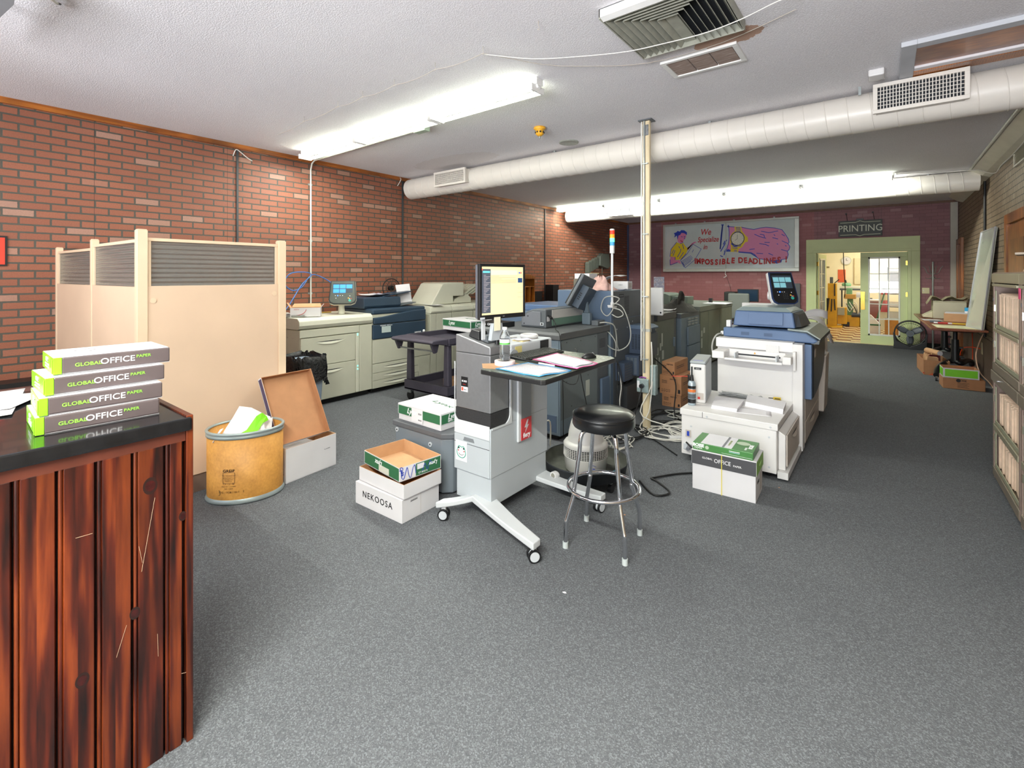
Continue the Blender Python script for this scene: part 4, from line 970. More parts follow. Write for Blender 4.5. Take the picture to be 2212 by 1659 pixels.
b = MB(); b.hexa([(-5.72, 4.56, 1.14), (-5.715, 4.56, 1.14), (-5.63, 4.74, 1.14), (-5.635, 4.74, 1.14)], [(-5.80, 4.55, 1.43), (-5.795, 4.55, 1.43), (-5.70, 4.74, 1.45), (-5.705, 4.74, 1.45)], WHITE); o = b.build('poster_sheet')
q = MB(); q.box(-.03, .0, -.06, .05, .03, .2, pl('cyan_print', '#3a8fd0', .6)); tag(o, 'glossy white and blue sheet propped upright behind the navy press', 'poster')
# things on the feeder
t = thing('toner_box', 'small open white toner carton with a red swoosh on top of the putty feeder', 'box', (-5.56, 3.02, 1.0765), math.radians(55))
b = MB(); b.tray(-.17, .17, -.07, .07, 0, .11, .003, WBOX, KRAFT)
b.build('carton_shell', t)
b = MB(); b.face([(-.17, .07, .11), (.17, .07, .11), (.15, .13, .15), (-.15, .13, .15)], KRAFT); b.face([(-.17, -.07, .11), (-.17, .07, .11), (-.21, .05, .17), (-.21, -.05, .17)], KRAFT)
b.face([(.17, -.07, .11), (.17, .07, .11), (.20, .04, .15), (.20, -.04, .15)], WBOX); b.build('carton_flaps', t, solid=.003)
b = MB(); pts = [(-.10+.11*math.sin(a)*1.0, -.0712, .10-.08*math.cos(a)) for a in [i*.16 for i in range(0, 10)]]
b.tube(pts, .004, RDT, 4); b.build('red_swoosh', t)
text(t, 'XEROX', .018, (-.10, -.0705, .088), XM, ZM, RDT, world=False)
t = thing('metal_tray', 'flat grey metal bracket tray on the near end of the putty feeder', 'tray', (-5.62, 2.9, 1.0765), math.radians(40))
b = MB(); b.box(-.12, .15, -.05, .06, 0, .008, STEEL); b.box(-.12, .15, -.055, -.05, 0, .022, STEEL); b.build('tray_plate', t, .002)
b = MB(); b.box(-5.80, -5.72, 2.86, 2.98, 1.0765, 1.11, OFFW); tag(b.build('plastic_part', bevel=.006), 'small white plastic part beside the metal tray on the feeder', 'part')
b = MB(); b.lathe([(0, .03), (.05, .035), (.055, .02), (.04, .0)], (-5.92, 2.93, 1.0765), pl('clear_wrap_cloudy', '#c9c6bd', .2), 10); tag(b.build('plastic_wrap'), 'crumpled clear plastic wrap at the wall side of the feeder top', 'wrap')
b = MB(); b.box(-5.93, -5.88, 3.25, 3.55, 1.0765, 1.088, pl('yellow_ruler', '#c9a24a', .5)); tag(b.build('yellow_strip', bevel=.002), 'yellow strip lying behind the console post', 'strip')
b = MB(); b.tube([(-5.95, 2.90, 1.08), (-6.03, 3.05, 1.2), (-6.1, 3.25, 1.45), (-6.13, 3.40, 1.58), (-6.12, 3.30, 1.62), (-6.1, 3.10, 1.60), (-6.1, 3.02, 1.48), (-6.1, 3.12, 1.38), (-6.1, 3.25, 1.42), (-6.13, 3.38, 1.56), (-6.13, 3.48, 1.58), (-6.1, 3.70, 1.46), (-6.05, 3.95, 1.22), (-6.03, 4.05, 1.09)], .007, pl('blue_cable', '#3f6fb4', .4), 7, sub=6)
tag(b.build('network_cable'), 'blue network cable looped around the conduit on the red wall', 'cable')

# ================================================================ purple-black utility cart with carton
UC = pl('cart_plum_black', '#433f4b', .55, var=.08, scale=12)
cx0, cx1, cy0, cy1, cz = -4.80, -4.02, 3.72, 5.0, .83
t = thing('utility_cart', 'dark plum plastic two-shelf utility cart standing before the putty press row', 'cart', ((cx0+cx1)/2, (cy0+cy1)/2, 0))
b = MB(t); b.tray(cx0, cx1-.0, cy0+.22, cy1, cz-.085, cz, .03, UC, UC, zf=cz-.06); b.build('top_tray', t, .008)
b = MB(t); b.prism([(cy0+.22, cz-.085), (cy0+.22, cz), (cy0+.10, cz), (cy0-.02, cz-.005), (cy0-.04, cz-.03), (cy0-.01, cz-.05), (cy0+.10, cz-.055)], 'x', cx0+.02, cx1-.02, UC)
b.build('handle_shelf', t, .01)
for x in (cx0+.04, cx1-.10):
    b = MB(t); b.prism([(cy0-.0, cz-.05), (cy0+.12, cz-.055), (cy0+.09, cz-.15), (cy0+.05, cz-.16)], 'x', x, x+.035, UC); b.build('hook_bracket', t, .004)
b = MB(t); b.cyl((cx0+.06, cy0+.07, cz-.14), (cx1-.08, cy0+.07, cz-.14), .010, STEEL); b.build('hanging_rod', t)
for x, y in ((cx0+.05, cy0+.25), (cx1-.06, cy0+.25), (cx0+.05, cy1-.06), (cx1-.06, cy1-.06)):
    b = MB(t); b.hexa([(x-.045, y-.035, .26), (x+.045, y-.035, .26), (x+.045, y+.035, .26), (x-.045, y+.035, .26)], [(x-.035, y-.03, cz-.086), (x+.035, y-.03, cz-.086), (x+.035, y+.03, cz-.086), (x-.035, y+.03, cz-.086)], UC); b.build('leg', t, .012)
    b = MB(t); b.cyl((x, y-.015, .055), (x, y+.015, .055), .055, DARK); b.box(x-.03, x+.03, y-.025, y+.025, .09, .13, STEEL); b.build('caster', t)
b = MB(t); b.tray(cx0-.0, cx1, cy0+.19, cy1, .14, .26, .03, UC, UC, zf=.17); b.build('bottom_tray', t, .008)
def lynx(loc, rz, L, W_, h, lab, par_label=True, top=True):
    t = thing('paper_carton', lab, 'box', loc, rz, 'green and white paper cartons')
    e = .005
    b = MB(); b.box(e, L-e, e, W_-e, 0, h*.99, WBOX); b.build('carton_base', t, .002)
    b = MB(); b.box(0, L, 0, W_, h*.34, h, WBOX); b.build('carton_lid', t, .002)
    b = MB(); b.box(.008, L-.008, -.0008, -.0002, h*.37, h*.90, DGREEN); b.box(L+.0002, L+.0008, .008, W_-.008, h*.37, h*.90, DGREEN); b.build('green_band', t)
    text(t, 'Lynx', h*.46, (L*.34, -.0008, h*.66), XM, ZM, WT, shear=.3, bold=.02, world=False); text(t, 'Lynx', h*.42, (L+.0008, W_*.33, h*.70), YM, ZM, WT, shear=.3, bold=.02, world=False)
    text(t, '08114 - WB07', h*.16, (L+.0008, W_*.36, h*.47), YM, ZM, WT, world=False)
    if top: text(t, 'Lynx', h*.50, (L*.60, W_*.55, h), (1, -.15, 0), (.35, 1, 0), DGREEN, shear=.2, world=False, sx=2.2)
    return t
lynx((-4.84, 4.61, cz+.001), math.radians(-8), .62, .40, .15, 'green banded white carton lying on the plum utility cart')
b = MB(); b.box(-4.45, -4.12, 4.25, 4.75, .171, .26, KRAFT); tag(b.build('kraft_tray', bevel=.003), 'flat kraft carton on the bottom shelf of the utility cart', 'box')
b = MB(); b.box(-3.72, -3.30, 3.28, 3.62, 0, .20, KRAFT); b.box(-3.722, -3.298, 3.278, 3.622, .201, .21, KRAFT); tag(b.build('kraft_carton'), 'kraft carton on the carpet between the utility cart and the grey cabinet', 'box')
# ================================================================ cartons and grey cabinet left of the server stand
def carton(name, label, loc, rz, L, W_, h, mo=None, bevel=.002, group=None):
    t = thing(name, label, 'box', loc, rz, group); b = MB(); b.box(0, L, 0, W_, 0, h, mo or WBOX); b.build('carton_shell', t, bevel); return t
t = carton('carton', 'closed white carton with bold black lettering, lowest of the floor stack', (-2.893, 1.93, 0), math.radians(1.5), .485, .325, .150)
text(t, 'NEKOOSA', .058, (.235, 0, .083), XM, ZM, KT, bold=.004, world=False, spacing=1.22, sx=1.0)
b = MB(); b.box(.4851, .4856, .07, .13, .115, .125, KT)
for i in range(9): b.box(.4851, .4857, .07+.007*i, .073+.007*i, .118, .124, WBOX)
b.build('barcode', t)
b = MB(); b.box(.4851, .4855, .158, .160, .005, .145, OFFW_D); b.build('seam', t)
t = thing('carton_tray', 'deep open white carton, middle of the floor stack', 'box', (-2.885, 1.955, .151), math.radians(-.5))
b = MB(); b.tray(0, .485, 0, .32, 0, .095, .005, WBOX, KRAFT_D); b.build('tray_shell', t)
LT = carton  # keep the helper in reach
t = thing('carton_tray', 'shallow open green box lid lined with bare cardboard, on top of the floor stack', 'box', (-2.909, 2.012, .245), math.radians(-6.5))
b = MB(); b.rot(rx=math.radians(0), ry=math.radians(0)); b.tray(0, .456, 0, .33, .0, .092, .004, WBOX, KRAFT); b.build('tray_shell', t)
b = MB(); b.box(.006, .450, -.0008, -.0002, .006, .086, DGREEN); b.box(.4562, .4568, .125, .325, .006, .086, DGREEN); b.build('green_print', t)
text(t, 'Lynx', .05, (.16, -.0708, .060), (-1, 0, 0), (0, 0, -1), WT, shear=.3, bold=.02, world=False, name='upside_down_lettering') if False else None
text(t, 'Lynx', .046, (.20, -.0008, .056), XM, ZM, WT, shear=.3, bold=.02, world=False)
bb = [c for c in t.children if c.name.startswith('lettering')][-1]
for vx in bb.data.vertices: vx.co.x = .40-vx.co.x; vx.co.z = .112-vx.co.z   # the lid lies upside down
text(t, 'Lynx', .036, (.4568, .265, .056), YM, ZM, WT, shear=.3, bold=.02, world=False)
bb = [c for c in t.children if c.name.startswith('lettering')][-1]
for vx in bb.data.vertices: vx.co.y = .53-vx.co.y; vx.co.z = .112-vx.co.z
text(t, 'CT BOX 8', .016, (.4568, .18, .020), YM, ZM, WT, world=False)
b = MB(); b.box(.4562, .457, .003, .12, .004, .088, WHITE); b.build('paper_label', t)
b = MB(); b.box(.4568, .4576, .135, .19, .046, .081, WHITE); b.build('paper_label', t)
b = MB(); b.box(.20, .33, -.0016, -.0008, .006, .049, pl('grey_label', '#cfcfc2', .6)); b.build('paper_label', t)
b = MB(); z_ = lambda y, z: (.4582, y+.066, z-.004)
b.tube([z_(-.055, .075), z_(-.05, .03), z_(-.035, .02), z_(-.02, .06), z_(-.008, .085), z_(.004, .03), z_(.018, .015), z_(.035, .07), z_(.05, .085), z_(.058, .03)], .0024, BLT, 4, sub=5)
b.tube([z_(.11, .03), z_(.13, .075), z_(.15, .03), z_(.17, .08), z_(.19, .06)], .002, BLT, 4, sub=4); b.build('marker_scribble', t)
text(t, 'Cpka', .03, (.458, .016, .070), (0, .25, -1), (0, 1, .25), BLT, shear=.4, bold=.03, world=False)
t = thing('grey_cabinet', 'low grey metal cabinet with a dark lid under the green banded carton', 'cabinet', (-2.76, 2.55, 0))
GCB = pl('cabinet_grey', '#737b83', .45, var=.04); GCT = pl('cabinet_lid_grey', '#5b5e63', .55, var=.05, bump=.2)
b = MB(t)
P4 = [(-3.03, 2.375), (-2.50, 2.375), (-2.44, 2.43), (-2.44, 2.80), (-3.03, 2.80)]
b.prism(P4, 'z', .012, .405, GCB); b.build('cabinet_body', t, .012)
b = MB(t); b.prism([(-3.045, 2.36), (-2.49, 2.36), (-2.425, 2.42), (-2.425, 2.81), (-3.045, 2.81)], 'z', .406, .445, GCT); b.build('cabinet_lid', t, .006)
for x, z in ((-3.0, .375), (-2.62, .34)):
    b = MB(t); b.cyl((x, 2.3755, z), (x, 2.369, z), .017, LG, seg=20); b.cyl((x, 2.3695, z), (x, 2.368, z), .007, GROOVE, seg=12); b.build('screw_cap', t)
t = lynx((-3.03, 2.405, .446), math.radians(-1.5), .50, .36, .125, 'green banded white carton on the low grey cabinet, a shipping label stuck across it')
b = MB(); b.box(.17, .30, -.0018, -.0010, .012, .115, WHITE); b.build('shipping_label', t)
b = MB(); 
for i in range(8): b.box(.25+.005*i, .252+.005*i, -.0024, -.0019, .075, .088, KT); b.box(.25+.005*i, .2525+.005*i, -.0024, -.0019, .03, .04, KT)
b.build('barcode', t)

# ================================================================ server stand on castors with a table arm
SV = pl('stand_white', '#cdd0d3', .4, var=.02); SG = pl('stand_grey', '#b4babf', .42, var=.02); SIL = pl('server_silver', '#8e8f92', .33, metal=.55, var=.04, scale=40); MESHB = pl('black_mesh', '#2b2b2d', .6, var=.6, scale=260)
t = thing('server_stand', 'light grey wheeled workstation stand with an arched base, a table arm and a drawer', 'stand', (-2.12, 2.6, 0))
X0, X1, Y0, Y1 = -2.280, -1.965, 2.290, 2.930
b = MB(t); b.box(X0+.008, X1-.004, Y0+.006, Y1-.012, .10, .284, SG); b.build('lower_column', t, .003)
b = MB(t); b.box(X0, X1, Y0, Y1, .285, .60, SG); b.box(X0, X1, 2.495, Y1, .60, .95, SG); b.build('upper_column', t, .003)
b = MB(t); b.box(X0-.004, X1-.008, Y0-.006, Y0-.0005, .525, .615, SV); b.build('front_lip', t, .002)
b = MB(t); b.box(X0-.004, X1-.006, Y0-.006, Y0-.0005, .285, .520, SG); b.build('front_cover', t, .002)
b = MB(t); b.hexa([(-2.20, Y0-.0075, .485), (-2.10, Y0-.0075, .485), (-2.10, Y0-.0062, .485), (-2.20, Y0-.0062, .485)], [(-2.19, Y0-.0075, .510), (-2.11, Y0-.0075, .510), (-2.11, Y0-.0062, .510), (-2.19, Y0-.0062, .510)], pl('recess_grey', '#74797e', .6)); b.box(X0-.004, X1-.006, Y0-.0068, Y0-.006, .466, .469, GROOVE); b.build('drawer_pull', t)
# curved white cradle round the server foot
b = MB(t); arc = []
for k in range(9): a = math.pi*(1+.5*k/8); arc.append((X0+.06+.06*math.cos(a), .66+.06*math.sin(a)))
b.prism([(X0-.004, 1.00), (X0-.004, .60), (X1-.01, .60)]+[(X0+.09, .604)]+[(p[0], p[1]+.006) for p in arc[::-1]]+[(X0+.003, 1.00)], 'y', Y0-.005, Y0-.0005, SV); b.build('cradle_front', t)
b = MB(t); arc = [(2.50, 1.02), (2.484, 1.02), (2.484, .74)]+[(2.484-.06+.06*math.cos(a), .74-.07+.07*math.sin(a)-.0) for a in [-.05*k*math.pi for k in range(1, 10)]]+[(2.40, .602), (2.30, .602), (2.30, .592), (2.50, .592)]
b.prism(arc, 'x', X1-.003, X1+.006, SV); b.build('cradle_side', t)
b = MB(t); b.box(X0+.002, X1-.004, Y0+.002, 2.482, .602, .695, MESHB); b.build('mesh_foot', t)
# arched feet and spine
def foot(yc, yt, x0, x1, name='base_foot'):
    b = MB(t); pts = []; n = 10
    for sgn, xe in ((-1, x0), (1, x1)):
        lo = []; hi = []; xm = -2.10
        for i in range(n+1):
            f = i/n; x = xm+(xe-xm)*f; y = yc+(yt-yc)*f; wd = .075-.040*f
            zt = .150-.028*f-.012*math.sin(math.pi*f); zb = .105-.025*f+.0*f-(.03*(1-f)*0); zb = max(.082, .112-.05*abs(f-.0)+.02*f*f)
            lo.append(((x, y-wd, zb), (x, y+wd, zb))); hi.append(((x, y-wd, zt), (x, y+wd, zt)))
        for i in range(n):
            b.add([lo[i][0], lo[i+1][0], lo[i+1][1], lo[i][1], hi[i][0], hi[i+1][0], hi[i+1][1], hi[i][1]],
                  ([(3, 2, 1, 0), (4, 5, 6, 7), (0, 1, 5, 4), (2, 3, 7, 6)]+([(1, 2, 6, 5)] if i == n-1 else []))if sgn > 0 else ([(0, 1, 2, 3), (7, 6, 5, 4), (4, 5, 1, 0), (6, 7, 3, 2)]+([(5, 6, 2, 1)] if i == n-1 else [])), SV)
    return b.build(name, t, .006)
foot(2.335, 2.135, -2.27, -1.50); foot(2.86, 2.86, -2.72, -1.47)
b = MB(t); b.box(-2.17, -2.02, 2.35, 2.87, .085, .135, SV); b.build('base_spine', t, .01)
def castor(x, y, rz=0):
    b = MB(t); b.rot(loc=(x-t.location.x, y-t.location.y, .036), rz=rz)
    b.cyl((0, -.024, 0), (0, -.010, 0), .036, BLACK, seg=24); b.cyl((0, .010, 0), (0, .024, 0), .036, BLACK, seg=24); b.cyl((0, -.026, 0), (0, .026, 0), .026, LG, seg=20)
    b.box(-.013, .013, -.009, .009, 0, .052, SV); b.o = Vector((0, 0, 0)); return b.build('castor', t)
_o = MB.add
def add2(s, vs, fs, m, smooth=False): return _o(s, vs, fs, m, smooth)
for x, y, r in ((-1.525, 2.14, .9), (-2.245, 2.15, .5), (-1.50, 2.86, 1.4), (-2.68, 2.86, 1.2)):
    b = MB(); b.rot(loc=(x-t.location.x, y-t.location.y, .036), rz=r)
    for a, c_ in ((-.024, -.010), (.010, .024)): b.cyl((0, a, 0), (0, c_, 0), .036, BLACK, seg=24)
    b.cyl((0, -.0265, 0), (0, .0265, 0), .027, LG, seg=20); b.box(-.014, .014, -.009, .009, 0, .056, SV); b.build('castor', t)
# side strip with the red badge
b = MB(t); b.box(X1, X1+.018, 2.555, 2.645, .445, .985, SV); b.build('side_rail', t, .008)
b = MB(t); b.box(X1+.0185, X1+.022, 2.585, 2.700, .60, .98, pl('rail_slate', '#77797c', .35, metal=.4)); b.box(X1+.0, X1+.0185, 2.646, 2.70, .445, .98, SG); b.build('rail_insert', t, .002)
b = MB(t); b.box(X1+.0185, X1+.0225, 2.585, 2.700, .452, .598, pl('badge_red', '#c93338', .35)); b.build('red_badge', t)
b = MB(t); b.prism([(2.652, .585), (2.618, .535), (2.640, .535), (2.625, .500), (2.668, .548), (2.648, .548), (2.664, .585)], 'x', X1+.0226, X1+.0235, pl('bolt_silver', '#c9c9cc', .3)); b.build('lightning_mark', t)
text(t, 'fiery', .045, (X1+.0226, 2.642, .482), YM, ZM, WT, bold=.02)
# table arm
TB = pl('table_black_edge', '#1b1b1c', .45); TT = pl('table_olive_laminate', '#6d7468', .25, var=.05)
poly = [(-1.86, 2.075), (-1.42, 2.055), (-1.40, 2.075), (-1.405, 2.90), (-1.45, 2.945), (-1.955, 2.96), (-1.955, 2.36), (-1.875, 2.34)]
b = MB(t); b.prism(poly, 'z', 1.0, 1.0275, TB); b.build('table_edge', t, .005)
b = MB(t); c0 = Vector((-1.66, 2.5)); b.prism([tuple(c0+(Vector(p)-c0)*.99) for p in poly], 'z', 1.0276, 1.030, TT); b.build('table_surface', t)
b = MB(t); b.box(-1.964, -1.60, 2.45, 2.85, .975, .999, BLACK); b.build('table_bracket', t, .004)
# frog sticker
b = MB(t); b.box(-2.268, -2.165, Y0-.0085, Y0-.0072, .345, .478, WHITE); b.build('square_sticker', t)
FG = pl('sticker_teal', '#2f9f86', .5); y_ = Y0-.0092; cx, cz_ = -2.216, .408
b = MB(t); out = []
for k in range(40):
    a = 2*math.pi*k/40; x = .040*math.cos(a); z = .036*math.sin(a)
    if z > .02: z += .012*max(0, 1-abs(abs(x)-.022)/.016)
    out.append((cx+x, y_, cz_+z-.006))
b.tube(out, .0026, FG, 5, closed=True)
b.build('face_outline', t)
b = MB(t)
for s_ in (-1, 1): b.cyl((cx+s_*.023, y_+.0003, cz_+.022), (cx+s_*.023, y_-.0004, cz_+.022), .0072, KT, seg=12)
b.tube([(cx+.024*math.sin(a), y_, cz_-.008-.016*math.cos(a)) for a in [-1.2+.24*k for k in range(11)]], .0013, KT, 4); b.build('face_marks', t)
b = MB(t)
for s_ in (-1, 1): b.cyl((cx+s_*.026, y_+.0003, cz_+.004), (cx+s_*.026, y_-.0004, cz_+.004), .0055, RDT, seg=6)
b.build('cheek_marks', t)
# server box with slanted top
t = thing('server_tower', 'silver server tower with slanted top and black sticker, held in the wheeled stand', 'server', (-2.12, 2.385, .696))
xa, xb, ya, yb = X0+.003, X1-.005, Y0+.001, 2.480
b = MB(t); b.hexa([(xa, ya, .696), (xb, ya, .696), (xb, yb, .696), (xa, yb, .696)], [(xa, ya, 1.065), (xb, ya, 1.065), (xb, yb, 1.065), (xa, yb, 1.065)], SIL); b.build('server_case', t, .006)
b = MB(t); b.hexa([(xa, ya, 1.067), (xb, ya, 1.067), (xb, yb, 1.067), (xa, yb, 1.067)], [(xa, ya, 1.185), (xb, ya, 1.118), (xb, yb, 1.118), (xa, yb, 1.185)], SIL); b.build('slanted_top', t, .006)
b = MB(t); b.box(-2.225, -2.165, ya-.0016, ya-.0004, .84, .905, BLACK); b.box(-2.225, -2.165, ya-.0016, ya-.0004, .807, .8395, WHITE); b.box(-2.222, -2.205, ya-.0020, ya-.0016, .812, .835, pl('orange_red_print', '#e0583f', .5)); b.build('sticker', t)
text(t, 'IC-313', .016, (-2.195, ya-.0016, .876), XM, ZM, WT, bold=.03); text(t, 'UTRANIA', .006, (-2.195, ya-.0016, .855), XM, ZM, RDT); text(t, 'fiery', .015, (-2.186, ya-.0016, .822), XM, ZM, GRT, bold=.02)
t = thing('controller_box', 'light grey box with a black socket beside the silver server, papers on top', 'controller', (-2.12, 2.74, .951))
b = MB(t); b.box(-2.30, -1.968, 2.500, 3.00, .951, 1.112, LG); b.build('controller_case', t, .012)
b = MB(t); b.box(-1.9675, -1.962, 2.84, 2.945, 1.045, 1.105, BLACK); b.build('socket_plate', t, .002)
b = MB(t); b.box(-1.9675, -1.9655, 2.545, 2.62, 1.035, 1.095, pl('yellow_note', '#ddd08a', .7)); b.build('sticky_note', t)
b = MB(t); b.cyl((-1.9675, 2.52, 1.03), (-1.955, 2.52, 1.03), .05, MG, seg=28); b.build('round_dial', t)
b = MB(); b.ring((-2.08, 2.86, 1.13), .055, .014, OFFW, seg=28); b.cyl((-2.08, 2.86, 1.1125), (-2.08, 2.86, 1.125), .06, OFFW_D); b.tube([(-2.15, 2.80, 1.12), (-2.2, 2.70, 1.118), (-2.22, 2.62, 1.118)], .007, OFFW, 6, sub=3)
tag(b.build('measuring_device'), 'round white measuring device on the light grey controller box', 'device')
b = MB(); b.box(-2.08, -1.99, 2.66, 2.75, 1.1125, 1.120, pl('yellow_pad', '#e0cf9a', .8)); tag(b.build('note_pad'), 'yellow note pad on the light grey controller box', 'note pad')
sheet((-2.03, 2.71, 1.1225), 1.1, .12, .09, 'lilac slip under the note pad edge on the controller box', m=MATS['lilac_paper'], curl=.002)
t = thing('card_reader', 'small black tilted reader standing on the slanted server top', 'reader', (-2.15, 2.38, 1.155))
b = MB(t); b.hexa([(-2.20, 2.33, 1.171), (-2.10, 2.33, 1.150), (-2.10, 2.43, 1.150), (-2.20, 2.43, 1.171)], [(-2.19, 2.35, 1.215), (-2.12, 2.35, 1.205), (-2.11, 2.42, 1.205), (-2.18, 2.42, 1.215)], BLACK); b.build('reader_body', t, .006)
b = MB(t); b.hexa([(-2.09, 2.345, 1.148), (-2.035, 2.345, 1.135), (-2.035, 2.42, 1.135), (-2.09, 2.42, 1.148)], [(-2.095, 2.36, 1.185), (-2.06, 2.36, 1.178), (-2.06, 2.41, 1.178), (-2.095, 2.41, 1.185)], BG_D); b.build('reader_flap', t, .003)

# ---- monitor on its arm
t = thing('desktop_monitor', 'flat black monitor showing a pale yellow worklist, on an arm above the wheeled stand', 'monitor', (-1.96, 2.40, 1.30), math.radians(83.5))
# own frame: x along the screen, y away from the viewer
b = MB(); W_, Hh = .205, .352
for q in ((-W_, -W_+.016, 0, Hh), (W_-.016, W_, 0, Hh), (-W_+.016, W_-.016, 0, .028), (-W_+.016, W_-.016, Hh-.018, Hh)): b.box(q[0], q[1], -.012, .014, q[2], q[3], BLACK)
b.build('bezel', t, .002)
b = MB(); b.box(-W_+.004, W_-.004, .0145, .04, .006, Hh-.006, pl('monitor_grey', '#55575e', .4)); b.box(-.12, .12, .0401, .065, .05, Hh-.05, BLACK); b.build('rear_case', t, .006)
LCD = em('lcd_pale_yellow', '#d8cb9a', .60)
b = MB(); b.box(-W_+.0165, W_-.0165, -.006, .013, .0285, Hh-.0185, LCD); b.build('screen', t)
SB = em('lcd_sidebar', '#454a55', .6)
def px_rects(par, name, rects, m, y0=-.0072, y1=-.0062):
    b = MB()
    for x0, x1, z0, z1 in rects: b.box(-W_+.0165+x0*(2*W_-.033), -W_+.0165+x1*(2*W_-.033), y0, y1, .0285+z0*(Hh-.047), .0285+z1*(Hh-.047), m)
    return b.build(name, par)
px_rects(t, 'sidebar', [(.0, .205, .04, .95)], SB)
px_rects(t, 'sidebar_highlight', [(.03, .19, .87, .91)], em('lcd_teal', '#5fb5bd', .7), -.0079, -.0073)
px_rects(t, 'header_band', [(.205, .85, .83, .93)], em('lcd_grey_band', '#b3b6a8', .75))
px_rects(t, 'preview_tile', [(.87, .98, .66, .76)], em('lcd_navy', '#24406a', .6)); px_rects(t, 'logo_dots', [(.89, .925, .86, .89)], em('lcd_blue', '#3453a8', .7)); px_rects(t, 'logo_dot', [(.935, .96, .855, .895)], em('lcd_red', '#e25a45', .8))
px_rects(t, 'red_tab', [(.0, .022, .92, .96)], MATS['lcd_red'], -.0079, -.0073)
px_rects(t, 'list_rows', [(.22, .22+.62*f, .80-.028*i, .804-.028*i) for i, f in enumerate((.3, .95, .4, .97, .98, .97))]+[(.86, .99, .54-.1*i, .543-.1*i) for i in range(3)], em('lcd_text', '#857a5c', .6))
px_rects(t, 'menu_rows', [(.05, .05+.05+.03*((i*7) % 4), .82-.031*i, .827-.031*i) for i in range(25)], em('lcd_menu_text', '#b3a9ab', .6), -.0079, -.0073)
text(t, 'ASUS', .008, (0, -.012, .014), XM, ZM, GRT, world=False)
b = MB(); b.box(-W_+.001, -W_+.04, -.0128, -.0122, .003, .016, LG); b.build('energy_sticker', t)
b = MB(); b.box(-.09, -.035, -.018, -.0165, -.075, .012, pl('cream_note', '#e2dcc0', .8)); b.build('hanging_note', t)
b = MB(); b.box(-.16, -.13, .02, .03, -.13, .0, LG); b.hexa([(-.10, .0, -.14), (.02, .0, -.14), (.02, .03, -.14), (-.10, .03, -.14)], [(-.08, .0, -.03), (.0, .0, -.03), (.0, .03, -.03), (-.08, .03, -.03)], MG); b.box(-.03, .03, .041, .07, -.02, .10, BLACK); b.cyl((0, .05, -.22), (0, .05, .05), .016, BLACK, seg=12); b.build('monitor_arm', t, .003)

# ---- on the table
t = thing('keyboard', 'black full-size keyboard on the small standing table', 'keyboard', (-1.872, 2.665, 1.0305), math.radians(89.5))
b = MB(); b.hexa([(-.225, -.078, 0), (.225, -.078, 0), (.225, .078, 0), (-.225, .078, 0)], [(-.225, -.078, .010), (.225, -.078, .010), (.225, .078, .022), (-.225, .078, .022)], BLACK); b.build('keyboard_case', t, .004)
KEY = pl('key_charcoal', '#3b3d3a', .4); b = MB()
for r_ in range(6):
    for c_ in range(21):
        if c_ in (15, 18) and r_ < 5: pass
        x0 = -.215+.0205*c_; y0 = -.066+.0235*r_; z0 = .011+.0016*r_+.001
        if r_ == 0 and 4 <= c_ <= 8 and c_ != 4: continue
        x1 = x0+(.0175 if not (r_ == 0 and c_ == 4) else .0995)
        b.hexa([(x0, y0, z0), (x1, y0, z0), (x1, y0+.019, z0+.0015), (x0, y0+.019, z0+.0015)], [(x0+.002, y0+.002, z0+.006), (x1-.002, y0+.002, z0+.006), (x1-.002, y0+.017, z0+.0075), (x0+.002, y0+.017, z0+.0075)], KEY)
k_ = b.build('keys', t)
t = thing('computer_mouse', 'black wireless mouse at the far end of the standing table', 'mouse', (-1.545, 2.80, 1.0305), math.radians(60))
b = MB(); b.lathe([(.0, .034), (.25, .0335), (.55, .030), (.82, .021), (.97, .010), (1.0, .004), (.95, 0)], (0, 0, 0), BLACK, 24, .055, .031); b.build('mouse_shell', t)
b = MB(); b.cyl((.030, 0, .027), (.030, 0, .034), .005, GRT, seg=12); b.build('scroll_wheel', t)
FIL = pl('clear_sleeve', '#dfe3ea', .12, trans=.35, var=.02)
def sleeve(name, pts, edge, lab, z):
    t = thing('document_sleeve', lab, 'document sleeve', (sum(p[0] for p in pts)/4, sum(p[1] for p in pts)/4, z), 0, None)
    P = [Vector((p[0], p[1], z+.004)) for p in pts]
    g = [[P[0].lerp(P[1], j/6).lerp(P[3].lerp(P[2], j/6), i/6)+Vector((0, 0, .004*math.sin(j*1.3)*math.sin(i*.9+.5))) for j in range(7)] for i in range(7)]
    b = MB(t); b.sheet(g, FIL); b.build('sleeve_film', t, solid=.0008)
    b = MB(t); ed = [g[0][j] for j in range(7)]+[g[i][6] for i in range(1, 7)]+[g[6][j] for j in range(5, -1, -1)]+[g[i][0] for i in range(5, 0, -1)]; b.tube(ed, .0028, edge, 5, closed=True); b.build('coloured_edge', t)
    return t, g
def inner(t, g, s0, lines, name='paper_inside', off=.003):
    c0 = sum((g[i][j] for i in range(7) for j in range(7)), Vector())/49
    b = MB(t); b.sheet([[c0+(p-c0)*s0+Vector((0, 0, off)) for p in r] for r in g], WHITE); b.build(name, t, solid=.0005)
    b = MB(t)
    for k in range(lines):
        f = (k+.8)/(lines+.8)*6; i = int(f); u_ = f-i
        a = (g[i][0].lerp(g[min(6, i+1)][0], u_)); c_ = (g[i][6].lerp(g[min(6, i+1)][6], u_)); a, c_ = c0+(a-c0)*s0, c0+(c_-c0)*s0
        mid = a.lerp(c_, .5+.35*((k*5) % 4)/4); b.tube([a.lerp(c_, .08)+Vector((0, 0, off+.0045)), a.lerp(mid, .5)+Vector((0, 0, off+.0055)), mid+Vector((0, 0, off+.005))], .0006, PAPERL, 3)
    b.build('print_lines', t)
